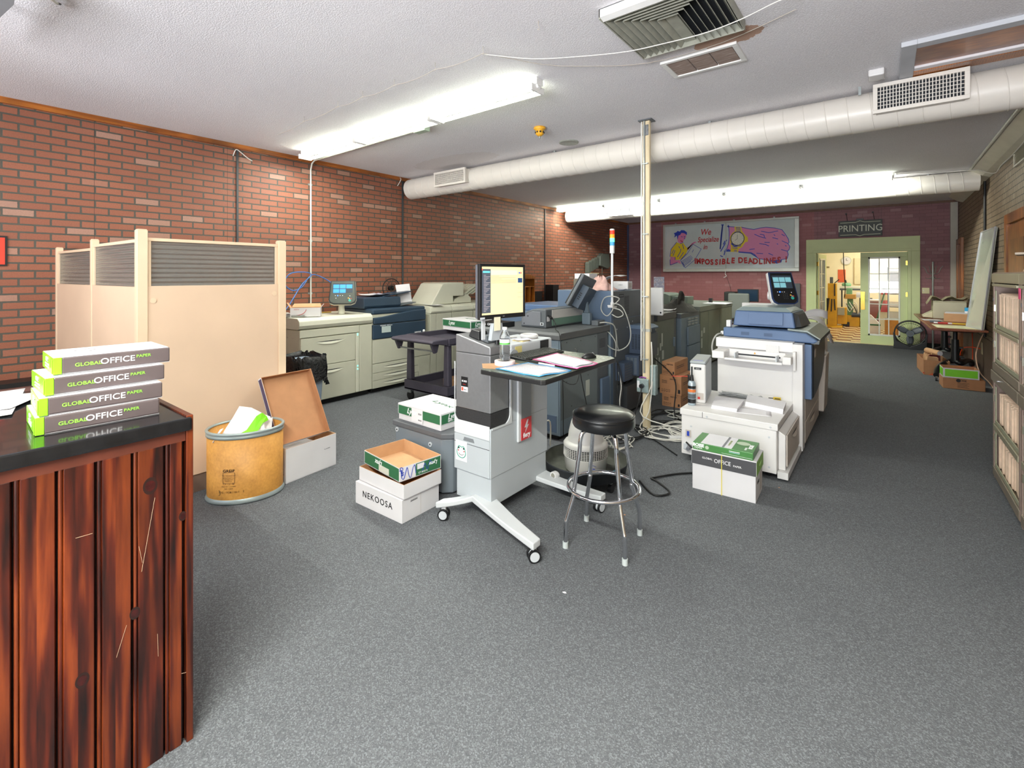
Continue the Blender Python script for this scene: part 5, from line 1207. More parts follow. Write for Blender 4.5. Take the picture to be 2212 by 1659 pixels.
BLE = pl('blue_edge', '#3fa0de', .4); PKE = pl('pink_edge', '#e0589a', .4)
t, g = sleeve('a', [(-1.785, 2.125), (-1.46, 2.10), (-1.41, 2.35), (-1.745, 2.39)], BLE, 'blue-edged clear document sleeve at the near end of the standing table', 1.0305)
inner(t, g, .9, 6)
t, g = sleeve('b', [(-1.76, 2.46), (-1.385, 2.37), (-1.375, 2.60), (-1.77, 2.76)], PKE, 'pink-edged clear document sleeve with a form in it, beside the keyboard', 1.0395)
inner(t, g, .88, 8, off=.005)
for (x, y, r, c_, lab) in ((-1.70, 2.405, .05, BLACK, 'black pen lying between the two document sleeves'), (-1.60, 2.385, -.1, WHITE, 'white marker pen lying between the two document sleeves')):
    b = MB(); b.cyl((x-.06, y, 1.0425), (x+.06, y+.12*r, 1.0425), .0055, c_, seg=10); b.cyl((x-.066, y-.006*r, 1.0425), (x-.06, y, 1.0425), .003, BLACK, seg=8); tag(b.build('pen'), lab, 'pen')
b = MB(); b.prism([(-1.96, 2.20), (-1.87, 2.105), (-1.80, 2.13), (-1.72, 2.33), (-1.83, 2.36)], 'z', 1.0305, 1.0325, KRAFT); tag(b.build('cardboard_piece'), 'flat piece of brown cardboard at the near corner of the standing table', 'cardboard')
t = thing('tape_roll', 'roll of white printed tape lying under the water bottle', 'tape', (-1.828, 2.262, 1.0330))
TAPE = pl('tape_white_pink', '#eadfdc', .5)
b = MB(t); b.lathe([(.030, 0), (.062, 0), (.063, .002), (.063, .024), (.062, .026), (.030, .026), (.030, 0)], (-1.828, 2.262, 1.0330), TAPE, 40); b.build('tape_coil', t)
b = MB(t)
for i in range(3): b.ring((-1.828, 2.262, 1.0385+.007*i), .0632, .0007, pl('tape_pink_line', '#d86a7a', .5), seg=40, rs=4)
b.build('tape_print', t)
t = thing('water_bottle', 'clear plastic water bottle with a green and white label on the tape roll', 'bottle', (-1.828, 2.262, 1.0592))
WB = pl('bottle_plastic', '#f4f8fb', .05, trans=.95, var=0, ior=1.25)
prof = [(0, 0), (.026, 0), (.031, .006), (.0325, .02)]+[(.0325-.0022*(i % 2), .028+.008*i) for i in range(8)]+[(.0325, .094), (.0315, .098), (.0315, .132), (.0325, .136), (.030, .150), (.020, .172), (.0125, .186), (.0125, .196)]
b = MB(t); b.lathe(prof, (-1.828, 2.262, 1.0592), WB, 28); b.build('bottle_body', t)
b = MB(t); b.lathe([(.0322, .099), (.0322, .131)], (-1.828, 2.262, 1.0592), WHITE, 28); b.build('label', t)
b = MB(t); b.lathe([(.0325, .100), (.0325, .109)], (-1.828, 2.262, 1.0592), pl('label_green', '#4db83c', .5), 28); b.build('label_band', t)
b = MB(t); b.lathe([(0, .203), (.0145, .203), (.0150, .201), (.0150, .188), (.0135, .187)], (-1.828, 2.262, 1.0592), WHITE, 24); b.build('cap', t)

# ================================================================ bar stool
t = thing('bar_stool', 'chrome bar stool with a round black vinyl seat and a ring footrest', 'stool', (-1.315, 2.56, 0))
VIN = pl('black_vinyl', '#131416', .28, var=.2, scale=60, bump=.12, bscale=300, coat=.15); TIP = pl('pale_rubber_tip', '#b9c0c0', .6)
c3 = (-1.315, 2.56, 0)
b = MB(t); b.lathe([(0, .782), (.10, .781), (.15, .776), (.172, .766), (.180, .757), (.1815, .753), (.1835, .749), (.1815, .745), (.184, .735), (.184, .700), (.178, .688), (.165, .684), (0, .684)], c3, VIN, 64); b.build('seat', t)
b = MB(t); b.ring((c3[0], c3[1], .757), .1805, .003, VIN, seg=64); b.build('seat_piping', t)
b = MB(t); b.lathe([(0, .683), (.135, .683), (.135, .672), (0, .672)], c3, BLACK, 32); b.build('swivel_plate', t)
feet = [(-1.463, 2.355), (-1.107, 2.417), (-1.17, 2.759), (-1.522, 2.714)]
for fx, fy in feet:
    d = Vector((fx-c3[0], fy-c3[1], 0)).normalized(); p = lambda r, z: (c3[0]+d.x*r, c3[1]+d.y*r, z)
    b = MB(t); b.tube([p(.05, .672), p(.10, .670), p(.135, .655), p(.150, .61), p(.155, .55), p(.188, .34), p(.190, .30), p(.232, .17), p(.240, .14), p(.243, .03)], .0125, CHROME, 14, sub=5); l_ = b.build('leg', t)
    b = MB(); b.o = Vector(t.location); b.cyl(p(.243, .0), p(.243, .034), .0165, TIP, seg=16); b.build('rubber_foot', l_)
b = MB(t); b.ring((c3[0], c3[1], .325), .208, .0115, CHROME, seg=72, rs=14); b.build('footrest_ring', t)

# ================================================================ humidifier in its tray
hc = (-1.80, 3.21)
t = thing('drip_tray', 'round black wheeled drip tray with a white drain stub on the carpet', 'tray', (hc[0], hc[1], 0))
TRB = pl('tray_black', '#23262a', .5, var=.15, scale=10); TRI = pl('tray_dirty_inside', '#4a4c45', .7, var=.3, scale=14)
b = MB(t); b.lathe([(0, .095), (.285, .095), (.30, .10), (.315, .19), (.320, .19), (.318, .182)], (hc[0], hc[1], 0), TRB, 56); b.build('tray_wall', t)
b = MB(t); b.lathe([(0, .104), (.285, .104), (.302, .115), (.313, .186)], (hc[0], hc[1], 0), TRI, 56); b.build('tray_inside', t)
d = Vector((-.21, -.98, 0)); p0 = Vector((hc[0], hc[1], .140))+d*.30
b = MB(t); b.cyl(p0, p0+d*.045, .022, OFFW, seg=20); b.cyl(p0+d*.02, p0+d*.050, .028, OFFW, seg=20); b.cyl(p0+d*.0501, p0+d*.0508, .018, pl('pipe_inside', '#8c8a80', .7), seg=20); b.build('drain_stub', t)
b = MB(t); b.cyl((hc[0], hc[1], .06), (hc[0], hc[1], .094), .22, BLACK); b.build('dolly_plate', t)
for a in (-.2, 1.2, 2.8, 4.2):
    x, y = hc[0]+.24*math.cos(a), hc[1]+.24*math.sin(a); b = MB(t); b.cyl((x-.012, y, .032), (x+.012, y, .032), .032, BLACK, seg=18); b.box(x-.01, x+.01, y-.01, y+.01, .05, .095, STEEL); b.build('caster', t)
t = thing('humidifier', 'off-white dome humidifier with a lattice band, standing in the black drip tray', 'humidifier', (hc[0], hc[1], .105))
HW = pl('humidifier_white', '#cfcdc8', .35, var=.04)
h3 = (hc[0], hc[1], .105)
b = MB(t); b.lathe([(0, 0), (.145, 0), (.155, .01), (.162, .10), (.166, .105), (.166, .11)], h3, HW, 56); b.build('water_bowl', t)
b = MB(t); b.lathe([(.150, .108), (.150, .182)], h3, pl('lattice_dark', '#3c3c3a', .7), 56)
for k in range(56): a = 2*math.pi*k/56; b.tube([(h3[0]+.166*math.cos(a), h3[1]+.166*math.sin(a), h3[2]+.108), (h3[0]+.164*math.cos(a), h3[1]+.164*math.sin(a), h3[2]+.182)], .0022, HW, 4)
for i in range(7): b.ring((h3[0], h3[1], h3[2]+.111+.0115*i), .1655-.0003*i, .0019, HW, seg=56, rs=5)
b.build('lattice_band', t)
b = MB(t); b.lathe([(.168, .183), (.168, .195), (.155, .212), (.140, .216), (.135, .222), (.128, .28), (.112, .35), (.088, .41), (.06, .44), (0, .45)], h3, HW, 56); b.build('dome', t)
d = Vector((.75, -.66, 0)).normalized(); x = Vector((-d.y, d.x, 0)); p = Vector(h3)+d*.1625+Vector((0, 0, .052)); text(t, 'air', .030, p, x, ZM, BLT, bold=.02); text(t, 'HUMIDIFIERS', .008, p+Vector((0, 0, -.022)), x, ZM, BLT)
b = MB(t); q = p+Vector((0, 0, .03))+d*.002; b.tube([q-x*.022-Vector((0, 0, .012)), q, q+x*.022-Vector((0, 0, .012))], .0013, BLT, 4); b.build('roof_mark', t)
b = MB(); b.prism([(-1.62, 3.20), (-1.56, 3.16), (-1.53, 3.28), (-1.60, 3.31)], 'z', .106, .110, pl('pale_blue_card', '#6fa6bd', .6)); tag(b.build('blue_card'), 'pale blue card lying in the drip tray beside the humidifier', 'card')
# bits of litter on the carpet
for i, (q, s_, lab) in enumerate((((-1.253, 2.02, 0), .012, 'tiny white paper scrap alone on the open carpet'), ((-1.347, 2.919, 0), .008, 'tiny orange scrap on the carpet behind the stool'), ((-0.616, 4.002, 0), .007, 'tiny orange scrap beside the castor of the white press'))):
    b = MB(); b.face([(q[0]-s_, q[1], .001), (q[0]+s_*.4, q[1]-s_*.6, .004), (q[0]+s_, q[1]+s_*.3, .002), (q[0], q[1]+s_*.7, .003)], WHITE if i == 0 else pl('orange_scrap', '#c98a58', .7)); tag(b.build('litter_scrap', solid=.0008), lab, 'litter')
# ================================================================ dark blue-grey press row down the middle (backs in the plane x = -2.41)
def slots(b, axis, u0, u1, z0, z1, rows, cols, off, m=GROOVE, h=.45):
    """a field of short vent slots on a face; axis 'x': face of constant x"""
    for i in range(rows):
        for j in range(cols):
            a = u0+(u1-u0)*j/cols; c_ = a+(u1-u0)/cols*.72; z = z0+(z1-z0)*i/rows; zz = z+(z1-z0)/rows*h
            if axis == 'x': b.box(off, off+.0008, a, c_, z, zz, m)
            else: b.box(a, c_, off-.0008, off, z, zz, m)
def cap(par, p, d, r=.013, m=None, name='screw_cap'):
    b = MB(par); p = Vector(p); d = Vector(d); b.cyl(p, p+d*.003, r, m or BG, seg=14); b.cyl(p+d*.003, p+d*.0038, r*.45, GROOVE, seg=10); return b.build(name, par)
PX_ = -2.41
BGT = pl('deck_charcoal', '#56585a', .5, var=.06, bump=.1); BGS = pl('pale_steel_blue', '#7b8c98', .5, var=.04); BGM = pl('slate_grey_panel', '#70797d', .5, var=.05)
t = thing('finisher_unit', 'low slate grey finisher with a charcoal deck, nearest unit of the dark press row', 'printer', (-2.85, 4.3, 0))
b = MB(t); b.box(-3.34, PX_-.004, 3.82, 4.80, .05, .962, BGS); b.box(-3.3, PX_-.05, 3.86, 4.76, 0, .05, DARK); b.build('cabinet', t, .006)
b = MB(t); b.box(PX_-.0035, PX_, 3.835, 4.55, .20, .955, BGM); b.build('back_panel', t, .001)
b = MB(t); b.box(PX_-.0035, PX_-.0005, 4.555, 4.79, .06, .955, BG_D); b.build('back_panel', t, .001)
b = MB(t); b.box(-3.30, PX_-.02, 3.814, 3.8195, .07, .955, BGS); b.build('end_panel', t, .001)
b = MB(t); b.prism([(3.79, .963), (4.83, .963), (4.83, 1.03), (3.815, 1.03), (3.79, 1.01)], 'x', -3.44, PX_+.012, BGT); b.build('top_deck', t, .006)
for y, z in ((3.93, .93), (4.2, .92), (4.50, .93), (3.93, .55), (4.18, .72), (4.35, .55), (4.02, .30)): b = MB(t); b.cyl((PX_+.0002, y, z), (PX_+.0012, y, z), .006, GROOVE, seg=8); b.build('screw', t)
b = MB(t); slots(b, 'x', 4.60, 4.74, .80, .90, 7, 5, PX_); b.build('vent_slots', t)
b = MB(t); b.box(PX_+.0002, PX_+.0015, 4.30, 4.38, .34, .50, pl('rating_label', '#b9bdb5', .6)); b.build('rating_plate', t)
b = MB(t); b.box(PX_+.0002, PX_+.03, 4.60, 4.79, .05, .47, BG_B); b.build('lower_duct', t, .01)
for z in (.86, .28): cap(t, (-2.60, 3.8135, z), (0, -1, 0), .02, BGS)
b = MB(t); b.box(-3.28, -2.72, 3.70, 3.8135, .80, .955, BGS); b.build('paper_catch', t, .008)
b = MB(t)
for x in (-3.1, -2.95): b.hexa([(x, 3.695, .82), (x+.02, 3.695, .82), (x+.02, 3.699, .82), (x, 3.699, .82)], [(x+.06, 3.695, .94), (x+.08, 3.695, .94), (x+.08, 3.699, .94), (x+.06, 3.699, .94)], GROOVE)
b.build('guide_slots', t)
b = MB(t); b.hexa([(-2.56, 3.813, .08), (-2.45, 3.813, .08), (-2.45, 3.8135, .08), (-2.56, 3.8135, .08)], [(-2.56, 3.806, .24), (-2.45, 3.806, .24), (-2.45, 3.8135, .24), (-2.56, 3.8135, .24)], BG_B); b.build('base_hatch', t, .004)
# small feeder device on the deck
t = thing('sheet_feeder', 'dark grey tabletop sheet feeder with a white and green side panel on the charcoal deck', 'feeder', (-2.95, 4.45, 1.031))
ex = -2.74
b = MB(t); prof = [(-3.06, 1.032), (-3.06, 1.13), (-2.98, 1.20), (-2.90, 1.225), (ex, 1.225), (ex, 1.032)]
b.prism(prof, 'y', 4.06, 4.84, BG_D); b.build('feeder_body', t, .01)
b = MB(t); b.prism([(-3.04, 1.05), (-3.04, 1.12), (-2.97, 1.18), (-2.90, 1.20), (-2.80, 1.20), (-2.80, 1.05)], 'y', 4.050, 4.0595, pl('end_plate_grey', '#6a6d74', .45)); b.build('end_plate', t, .004)
b = MB(t); b.box(ex+.0005, ex+.004, 4.17, 4.825, 1.125, 1.215, pl('feeder_white_panel', '#cfcdcb', .4)); b.build('white_panel', t, .001)
b = MB(t); b.box(ex+.0005, ex+.005, 4.17, 4.825, 1.05, 1.124, pl('feeder_green_panel', '#6f8f80', .4)); b.build('green_panel', t, .001)
b = MB(t); b.box(ex-.06, ex-.02, 4.046, 4.0495, 1.06, 1.09, LG); b.box(ex-.05, ex-.03, 4.045, 4.046, 1.066, 1.084, BLACK); b.build('port_plate', t)
b = MB(t); b.box(ex+.0005, ex+.002, 4.08, 4.13, 1.10, 1.15, WHITE); b.build('warning_label', t)
b = MB(t); b.hexa([(ex+.0005, 4.10, 1.15), (ex+.04, 4.10, 1.14), (ex+.04, 4.13, 1.12), (ex+.0005, 4.13, 1.13)], [(ex+.0005, 4.10, 1.17), (ex+.04, 4.10, 1.16), (ex+.04, 4.13, 1.14), (ex+.0005, 4.13, 1.15)], BLACK); b.build('cable_plug', t)
for q in ((-2.96, 1.15), (-3.01, 1.07)): b = MB(t); b.cyl((q[0], 4.0495, q[1]), (q[0], 4.048, q[1]), .007, BLACK, seg=10); b.build('screw', t)
t = thing('paper_ream', 'black ream carton of paper lying on the charcoal deck behind the monitor', 'ream of paper', (-3.30, 3.84, 1.031))
b = MB(t); b.box(-3.42, -3.12, 3.82, 4.03, 1.031, 1.085, BLACK); b.build('wrapper', t, .003); text(t, 'OFFICE', .034, (-3.27, 3.82, 1.058), XM, ZM, WT); text(t, 'GLOBAL', .013, (-3.37, 3.82, 1.058), XM, ZM, WT)
# tall blue main unit
t = thing('press_engine', 'tall dark blue press engine with a charcoal back, behind the low finisher', 'printer', (-2.9, 5.3, 0))
bx0 = -3.12
b = MB(t); b.box(bx0, PX_-.004, 4.88, 5.70, .05, 1.40, BG_B); b.box(bx0+.03, PX_-.06, 4.92, 5.66, 0, .05, DARK); b.build('cabinet', t, .006)
b = MB(t); b.box(PX_-.0035, PX_, 4.93, 5.695, 1.08, 1.395, BG_D); b.build('back_panel', t, .001)
b = MB(t); b.box(PX_-.0035, PX_, 4.93, 5.695, .06, 1.073, BG_D); b.build('back_panel', t, .001)
b = MB(t); b.box(bx0+.02, PX_-.06, 4.873, 4.879, .80, 1.055, NAVY_L); b.build('front_panel', t, .001)
b = MB(t); b.box(PX_-.055, PX_-.005, 4.868, 4.8795, .10, 1.05, BGS); b.build('side_channel', t, .002)
b = MB(t); slots(b, 'x', 5.22, 5.40, 1.12, 1.34, 16, 1, PX_); b.build('vent_slots', t)
b = MB(t); slots(b, 'y', -2.83, -2.62, 1.33, 1.375, 2, 10, 4.8795); b.build('vent_slots', t)
b = MB(t); slots(b, 'x', 5.40, 5.55, .80, .93, 6, 5, PX_); b.build('vent_slots', t)
b = MB(t); b.box(PX_+.0002, PX_+.0012, 5.08, 5.20, 1.32, 1.36, GROOVE); b.box(PX_+.0012, PX_+.002, 5.09, 5.19, 1.33, 1.35, BG_D); b.build('latch', t)
for y, z in ((5.45, 1.02), (5.02, .96), (5.30, .96), (5.05, .45)): b = MB(t); b.cyl((PX_+.0002, y, z), (PX_+.0012, y, z), .008, LG, seg=8); b.build('screw', t)
for x, z in ((-2.58, .92), (-2.93, 1.0)): cap(t, (x, 4.872, z), (0, -1, 0), .03, NAVY_L)
b = MB(t); b.box(-4.0, bx0-.002, 4.88, 5.70, .05, 1.13, BG_B); b.prism([(-4.0, 1.131), (bx0-.002, 1.131), (bx0-.002, 1.21), (-3.8, 1.21), (-3.95, 1.17)], 'y', 4.88, 5.70, NAVY_L); b.build('blue_deck', t, .01)
b = MB(t)
for y, z0, z1, d_ in ((5.0, .60, .66, .05), (4.97, .50, .56, .04)): pass
b.tube([(PX_+.012, 5.02, .30), (PX_+.05, 5.10, .32), (PX_+.05, 5.35, .40), (PX_+.012, 5.42, .42)], .012, BLACK, 8, sub=3); b.build('bar_handle', t)
b = MB(t); b.box(PX_+.0004, PX_+.11, 4.985, 5.20, .38, .585, pl('vent_box_blue', '#414e63', .5)); slots(b, 'x', 5.0, 5.19, .40, .57, 6, 8, PX_+.1105, BG_D); b.build('vent_box', t, .004)
b = MB(t); b.box(PX_+.0004, PX_+.17, 5.24, 5.50, .41, .64, MATS['vent_box_blue']); slots(b, 'y', PX_+.02, PX_+.16, .43, .62, 12, 3, 5.2395, BGM); slots(b, 'x', 5.26, 5.48, .43, .62, 12, 4, PX_+.1705, BGM); b.build('vent_box', t, .004)
b = MB(t); b.box(PX_+.0004, PX_+.20, 5.36, 5.66, .62+.025, .94, MATS['vent_box_blue']); slots(b, 'y', PX_+.03, PX_+.15, .70, .88, 14, 3, 5.3595, GROOVE)
b.prism([(PX_, .941), (PX_+.24, .941), (PX_+.24, .955), (PX_+.18, .985), (PX_, .985)], 'y', 5.35, 5.67, BG_B); b.box(PX_+.2005, PX_+.235, 5.37, 5.65, .62, .88, BG_D); b.build('exhaust_hood', t, .004)
b = MB(t); b.box(PX_+.0004, PX_+.14, 4.99, 5.66, .05, .33, pl('lower_cover_black', '#35373a', .5)); slots(b, 'x', 5.3, 5.36, .08, .26, 14, 1, PX_+.1405, BGM); slots(b, 'x', 5.52, 5.58, .10, .30, 14, 1, PX_+.1405, BGM); b.build('lower_cover', t, .006)
# swivelled display seen from behind
t = thing('swivel_display', 'big dark operator display turned away and tilted, on the low finisher', 'display', (-2.93, 4.72, 1.031))
root = bpy.data.objects.new('display_head', None); C.objects.link(root); root.parent = t; root.location = (0.31, -.12, .345); root.rotation_euler = (math.radians(-12), math.radians(26), math.radians(2))
b = MB(); b.box(-.035, .0, -.19, .19, -.18, .20, BG_D); b.build('display_case', root, .012)
b = MB(); b.box(-.050, -.036, -.185, .185, -.17, .19, BLACK); b.build('display_front', root, .006)
b = MB(); b.box(.001, .085, -.11, .12, -.16, .10, pl('display_rear_blue', '#3c4856', .5)); b.build('rear_housing', root, .006)
b = MB(); slots(b, 'y', .02, .06, -.07, .02, 4, 1, -.1105); b.build('vent_slots', root)
b = MB(t); b.box(-2.66, -2.56, 4.66, 4.71, 1.032, 1.16, BG); b.hexa([(-2.64, 4.665, 1.16), (-2.58, 4.665, 1.16), (-2.58, 4.705, 1.16), (-2.64, 4.705, 1.16)], [(-2.62, 4.60, 1.30), (-2.57, 4.60, 1.30), (-2.57, 4.64, 1.30), (-2.62, 4.64, 1.30)], BG); b.build('display_bracket', t, .006)
t = thing('power_adapter', 'small dark box with a grey cable plugged in on the charcoal deck', 'adapter', (-2.48, 4.70, 1.031))
b = MB(t); b.box(-2.52, -2.44, 4.62, 4.78, 1.031, 1.085, BG_D); b.build('adapter_case', t, .004)
GC = pl('grey_cable', '#a9a9a3', .5)
b = MB(t); b.tube([(-2.44, 4.66, 1.06), (-2.38, 4.70, 1.065), (-2.33, 4.78, 1.03), (-2.34, 4.86, .92), (-2.35, 4.90, .80), (-2.34, 4.93, .73)], .007, GC, 8, sub=5); b.build('adapter_cable', t)
# signal tower lamp
t = thing('signal_lamp', 'red, orange, green and blue stack light on a tall white pole at the press engine', 'signal light', (-2.36, 4.80, 1.24))
sx_, sy_ = -2.36, 4.80
b = MB(t); b.cyl((sx_, sy_, 1.25), (sx_, sy_, 1.82), .013, pl('lamp_pole_white', '#d4d6d8', .35)); b.cyl((sx_, sy_, 1.25), (sx_, sy_, 1.28), .02, OFFW); b.build('pole', t)
b = MB(t); b.cyl((sx_, sy_, 1.82), (sx_, sy_, 1.905), .026, OFFW, seg=24); b.build('lamp_base', t)
zz = 1.906
for nm, h_, hx, e_ in (('blue_segment', .040, '#3f8fc4', .35), ('green_segment', .042, '#49f58a', 3.2), ('orange_segment', .042, '#f08a1c', .7), ('red_segment', .042, '#d8321e', .6)):
    b = MB(t); b.cyl((sx_, sy_, zz), (sx_, sy_, zz+h_-.001), .025, em('lamp_'+nm, hx, e_), seg=24); b.build(nm, t); zz += h_
b = MB(t); b.lathe([(.026, 0), (.026, .012), (.018, .018), (0, .019)], (sx_, sy_, zz), OFFW, 24); b.build('lamp_cap', t)
b = MB(t); b.box(sx_-.05, sx_+.02, sy_-.012, sy_+.012, 1.235, 1.249, OFFW); b.box(PX_-.002, sx_+.015, 4.80, 4.885, 1.22, 1.235, OFFW); b.build('bracket', t)
b = MB(t); c_ = Vector((sx_, sy_-.03, 1.20)); b.tube([c_+Vector((.0, .03, .04)), c_+Vector((.09, .02, .12)), c_+Vector((.02, -.02, .15)), c_+Vector((-.08, -.01, .12)), c_+Vector((-.12, .0, .0)), c_+Vector((-.05, .0, -.07)), c_+Vector((.02, .0, .0)), c_+Vector((.03, .0, .07)), c_+Vector((.12, .05, .02)), c_+Vector((.18, .1, -.20)), c_+Vector((.16, .12, -.36)), c_+Vector((.08, .1, -.44)), c_+Vector((.0, .06, -.44)), c_+Vector((-.08, .04, -.38)), c_+Vector((-.10, .03, -.28)), c_+Vector((-.05, .03, -.25)), c_+Vector((.03, .05, -.36)), c_+Vector((.02, .07, -.52))], .006, GC, 8, sub=6)
b.tube([c_+Vector((.01, .02, .02)), c_+Vector((.10, .02, .0)), c_+Vector((.13, .03, -.05)), c_+Vector((.07, .02, -.08)), c_+Vector((.0, .02, -.05))], .006, GC, 8, sub=4); b.build('coiled_cable', t)
# things on the tall unit
b = MB(); g = []
for i in range(9):
    a = math.pi*(.0+.62*i/8); z = 1.405+.17*math.sin(a*1.0)+.0; x = -3.02+.42*i/8; g.append([(x, 5.50+.02*i/8, z), (x, 5.72, z+.01)])
b.sheet(g, WHITE); tag(b.build('curled_sheet', solid=.002), 'large curled white sheet standing on the tall press engine', 'paper')
b = MB(); b.box(-3.10, -2.86, 5.22, 5.45, 1.401, 1.535, pl('olive_box', '#6e685a', .6)); tag(b.build('olive_box', bevel=.004), 'olive brown box on the tall press engine behind the display', 'box')
b = MB(); b.box(-3.09, -2.88, 5.23, 5.44, 1.536, 1.60, WHITE); tag(b.build('paper_block', bevel=.002), 'white block of paper on the olive brown box', 'paper')
PK = pl('pink_rag', '#cfa9a2', .9, var=.2, scale=14)
b = MB(); random.seed(11); g = []
for i in range(10):
    row = []
    for j in range(22):
        a = 2*math.pi*j/22; f = i/9; r = (.02+.15*f)*(1+.18*math.sin(3*a+i*.7)+.1*math.sin(7*a))
        row.append((-2.66+r*math.cos(a)*1.05, 5.10+r*math.sin(a)*.75, 1.402+.155*(1-f**1.3)*(1+.15*math.sin(5*a+i))+.006*math.sin(9*a)))
    row.append(row[0]); g.append(row)
b.sheet(g, PK); tag(b.build('crumpled_rag'), 'crumpled pink and cream rag on the tall press engine', 'rag')
t = carton('small_carton', 'small white carton with grey print on the tall press engine beside the signal lamp', (-2.72, 5.56, 1.402), math.radians(0), .20, .13, .10); b = MB(); b.box(.2002, .2008, .02, .11, .02, .08, OFFW_D); b.build('grey_print', t)
text(t, 'LABELS', .018, (.10, 0, .055), XM, ZM, GRT, world=False)
sheet((-2.50, 5.30, 1.403), .3, .16, .26, 'lilac sheets lying on the tall press engine by the lamp pole', m=MATS['lilac_paper'], curl=.012)
# units beyond the post
t = thing('press_module', 'olive grey press module standing right behind the cream post', 'printer', (-2.8, 6.45, 0))
b = MB(t); b.box(-3.3, PX_-.004, 5.94, 6.98, .05, .955, BG_G); b.box(-3.25, PX_-.05, 6.0, 6.92, 0, .05, DARK); b.build('cabinet', t, .005)
b = MB(t); b.box(-3.32, PX_+.004, 5.93, 6.99, .956, 1.05, BGT); b.build('top_deck', t, .005)
b = MB(t); b.box(PX_-.0035, PX_, 6.16, 6.90, .34, .948, pl('module_back_green_grey', '#686e66', .5)); b.build('back_panel', t, .001)
for k_, (y, z, dy, dz) in enumerate(((6.40, .60, .05, .18), (6.34, .55, .05, .10), (6.42, .42, .07, .12), (6.30, .40, .04, .06), (6.20, .33, .04, .14), (6.24, .50, .05, .10))):
    b = MB(t); b.box(PX_+.0003, PX_+.0013, y, y+dy, z, z+dz, MATS['rating_label']); b.build('rating_plate', t)
b = MB(t); b.box(PX_-.0035, PX_-.0005, 6.905, 6.975, .06, .948, BG_D); b.box(PX_+.0005, PX_+.02, 6.86, 6.90, .55, .68, BG); b.build('side_channel', t)
for y, z in ((6.1, .80), (6.1, .72)): b = MB(t); b.box(PX_+.0005, PX_+.03, y, y+.05, z, z+.055, BG_D); b.build('connector', t, .003)
t = thing('press_module', 'slate blue press module with louvres and a stepped back', 'printer', (-2.8, 7.5, 0))
b = MB(t); b.box(-3.3, PX_+.02, 7.15, 8.03, .05, .93, BG); b.box(-3.25, PX_-.05, 7.2, 8.0, 0, .05, DARK); b.build('cabinet', t, .005)
b = MB(t); b.box(-3.3, PX_+.02, 7.145, 8.035, .931, 1.0, BG_D); b.build('top_deck', t, .005)
b = MB(t); b.box(PX_+.0205, PX_+.05, 7.40, 7.98, .50, .78, BG); b.build('stepped_panel', t, .004)
b = MB(t); b.box(PX_+.0205, PX_+.05, 7.40, 7.98, .10, .49, BG); b.build('stepped_panel', t, .004)
LOU = pl('louvre_pale', '#8d9290', .5)
for i in range(3):
    for j in range(3): b = MB(t); b.box(PX_+.0205, PX_+.035, 7.44+.17*j, 7.56+.17*j, .80+.042*i, .825+.042*i, LOU); b.build('louvre', t, .005)
t = thing('press_module', 'long olive grey press module at the far end of the dark row', 'printer', (-2.8, 9.15, 0))
b = MB(t); b.box(-3.4, PX_-.004, 8.12, 10.25, .05, .965, BG_G); b.box(-3.3, PX_-.05, 8.2, 10.2, 0, .05, DARK); b.build('cabinet', t, .005)
b = MB(t); b.box(-3.42, PX_+.006, 8.11, 10.26, .966, 1.055, pl('deck_olive', '#6b7068', .5)); b.build('top_deck', t, .006)
b = MB(t); slots(b, 'x', 9.8, 10.15, .99, 1.04, 1, 6, PX_+.0062, GROOVE, .8); b.build('vent_slots', t)
for y0, y1 in ((8.16, 8.60), (8.62, 9.3), (9.32, 10.2)): b = MB(t); b.box(PX_-.0035, PX_, y0, y1, .08, .955, pl('module_back_olive', '#6a7063', .5)); b.build('back_panel', t, .001)
for k_, (y, z, dy, dz) in enumerate(((8.20, .55, .06, .10), (8.32, .60, .08, .09), (8.20, .36, .06, .16))): b = MB(t); b.box(PX_+.0003, PX_+.0013, y, y+dy, z, z+dz, MATS['rating_label']); b.build('rating_plate', t)
b = MB(t); b.prism([(-3.9, 1.056), (-3.0, 1.056), (-3.0, 1.22), (-3.08, 1.25), (-3.85, 1.27), (-3.9, 1.2)], 'y', 8.35, 9.0, pl('hood_sage', '#6b776e', .5)); b.build('scanner_hood', t, .01)
b = MB(t); b.box(-3.0+.002, -2.72, 8.45, 8.80, 1.056, 1.20, MATS['hood_sage']); b.build('side_tray', t, .006)
# goods on the far units
t = carton('carton', 'cream carton with a round emblem on the module behind the cream post', (-2.66, 6.02, 1.051), 0, .235, .42, .165, pl('cream_carton', '#c9c3ad', .8))
b = MB(); b.cyl((.12, -.001, .08), (.12, -.0003, .08), .028, OFFW_D, seg=20); b.build('round_mark', t)
b = MB(); b.box(.2352, .2356, .19, .193, .002, .163, OFFW_D); b.build('flap_seam', t)
t = thing('small_machine', 'small black and yellow device on the cream carton', 'device', (-2.55, 6.2, 1.217)); b = MB(t); b.box(-2.64, -2.45, 6.06, 6.35, 1.217, 1.25, BLACK); b.box(-2.62, -2.46, 6.08, 6.34, 1.2501, 1.262, pl('device_cream', '#c9bf9c', .5)); b.build('device_body', t, .004)
b = MB(t); b.box(-2.64, -2.45, 6.06, 6.34, 1.2625, 1.30, BLACK); b.build('device_lid', t, .003)
sheet((-2.55, 7.02, 1.052), .2, .22, .30, 'white sheets beside the dark coat on the press module', curl=.02)
CO = pl('dark_cloth', '#3e3c38', .9, var=.2, scale=20)
b = MB(); g = []
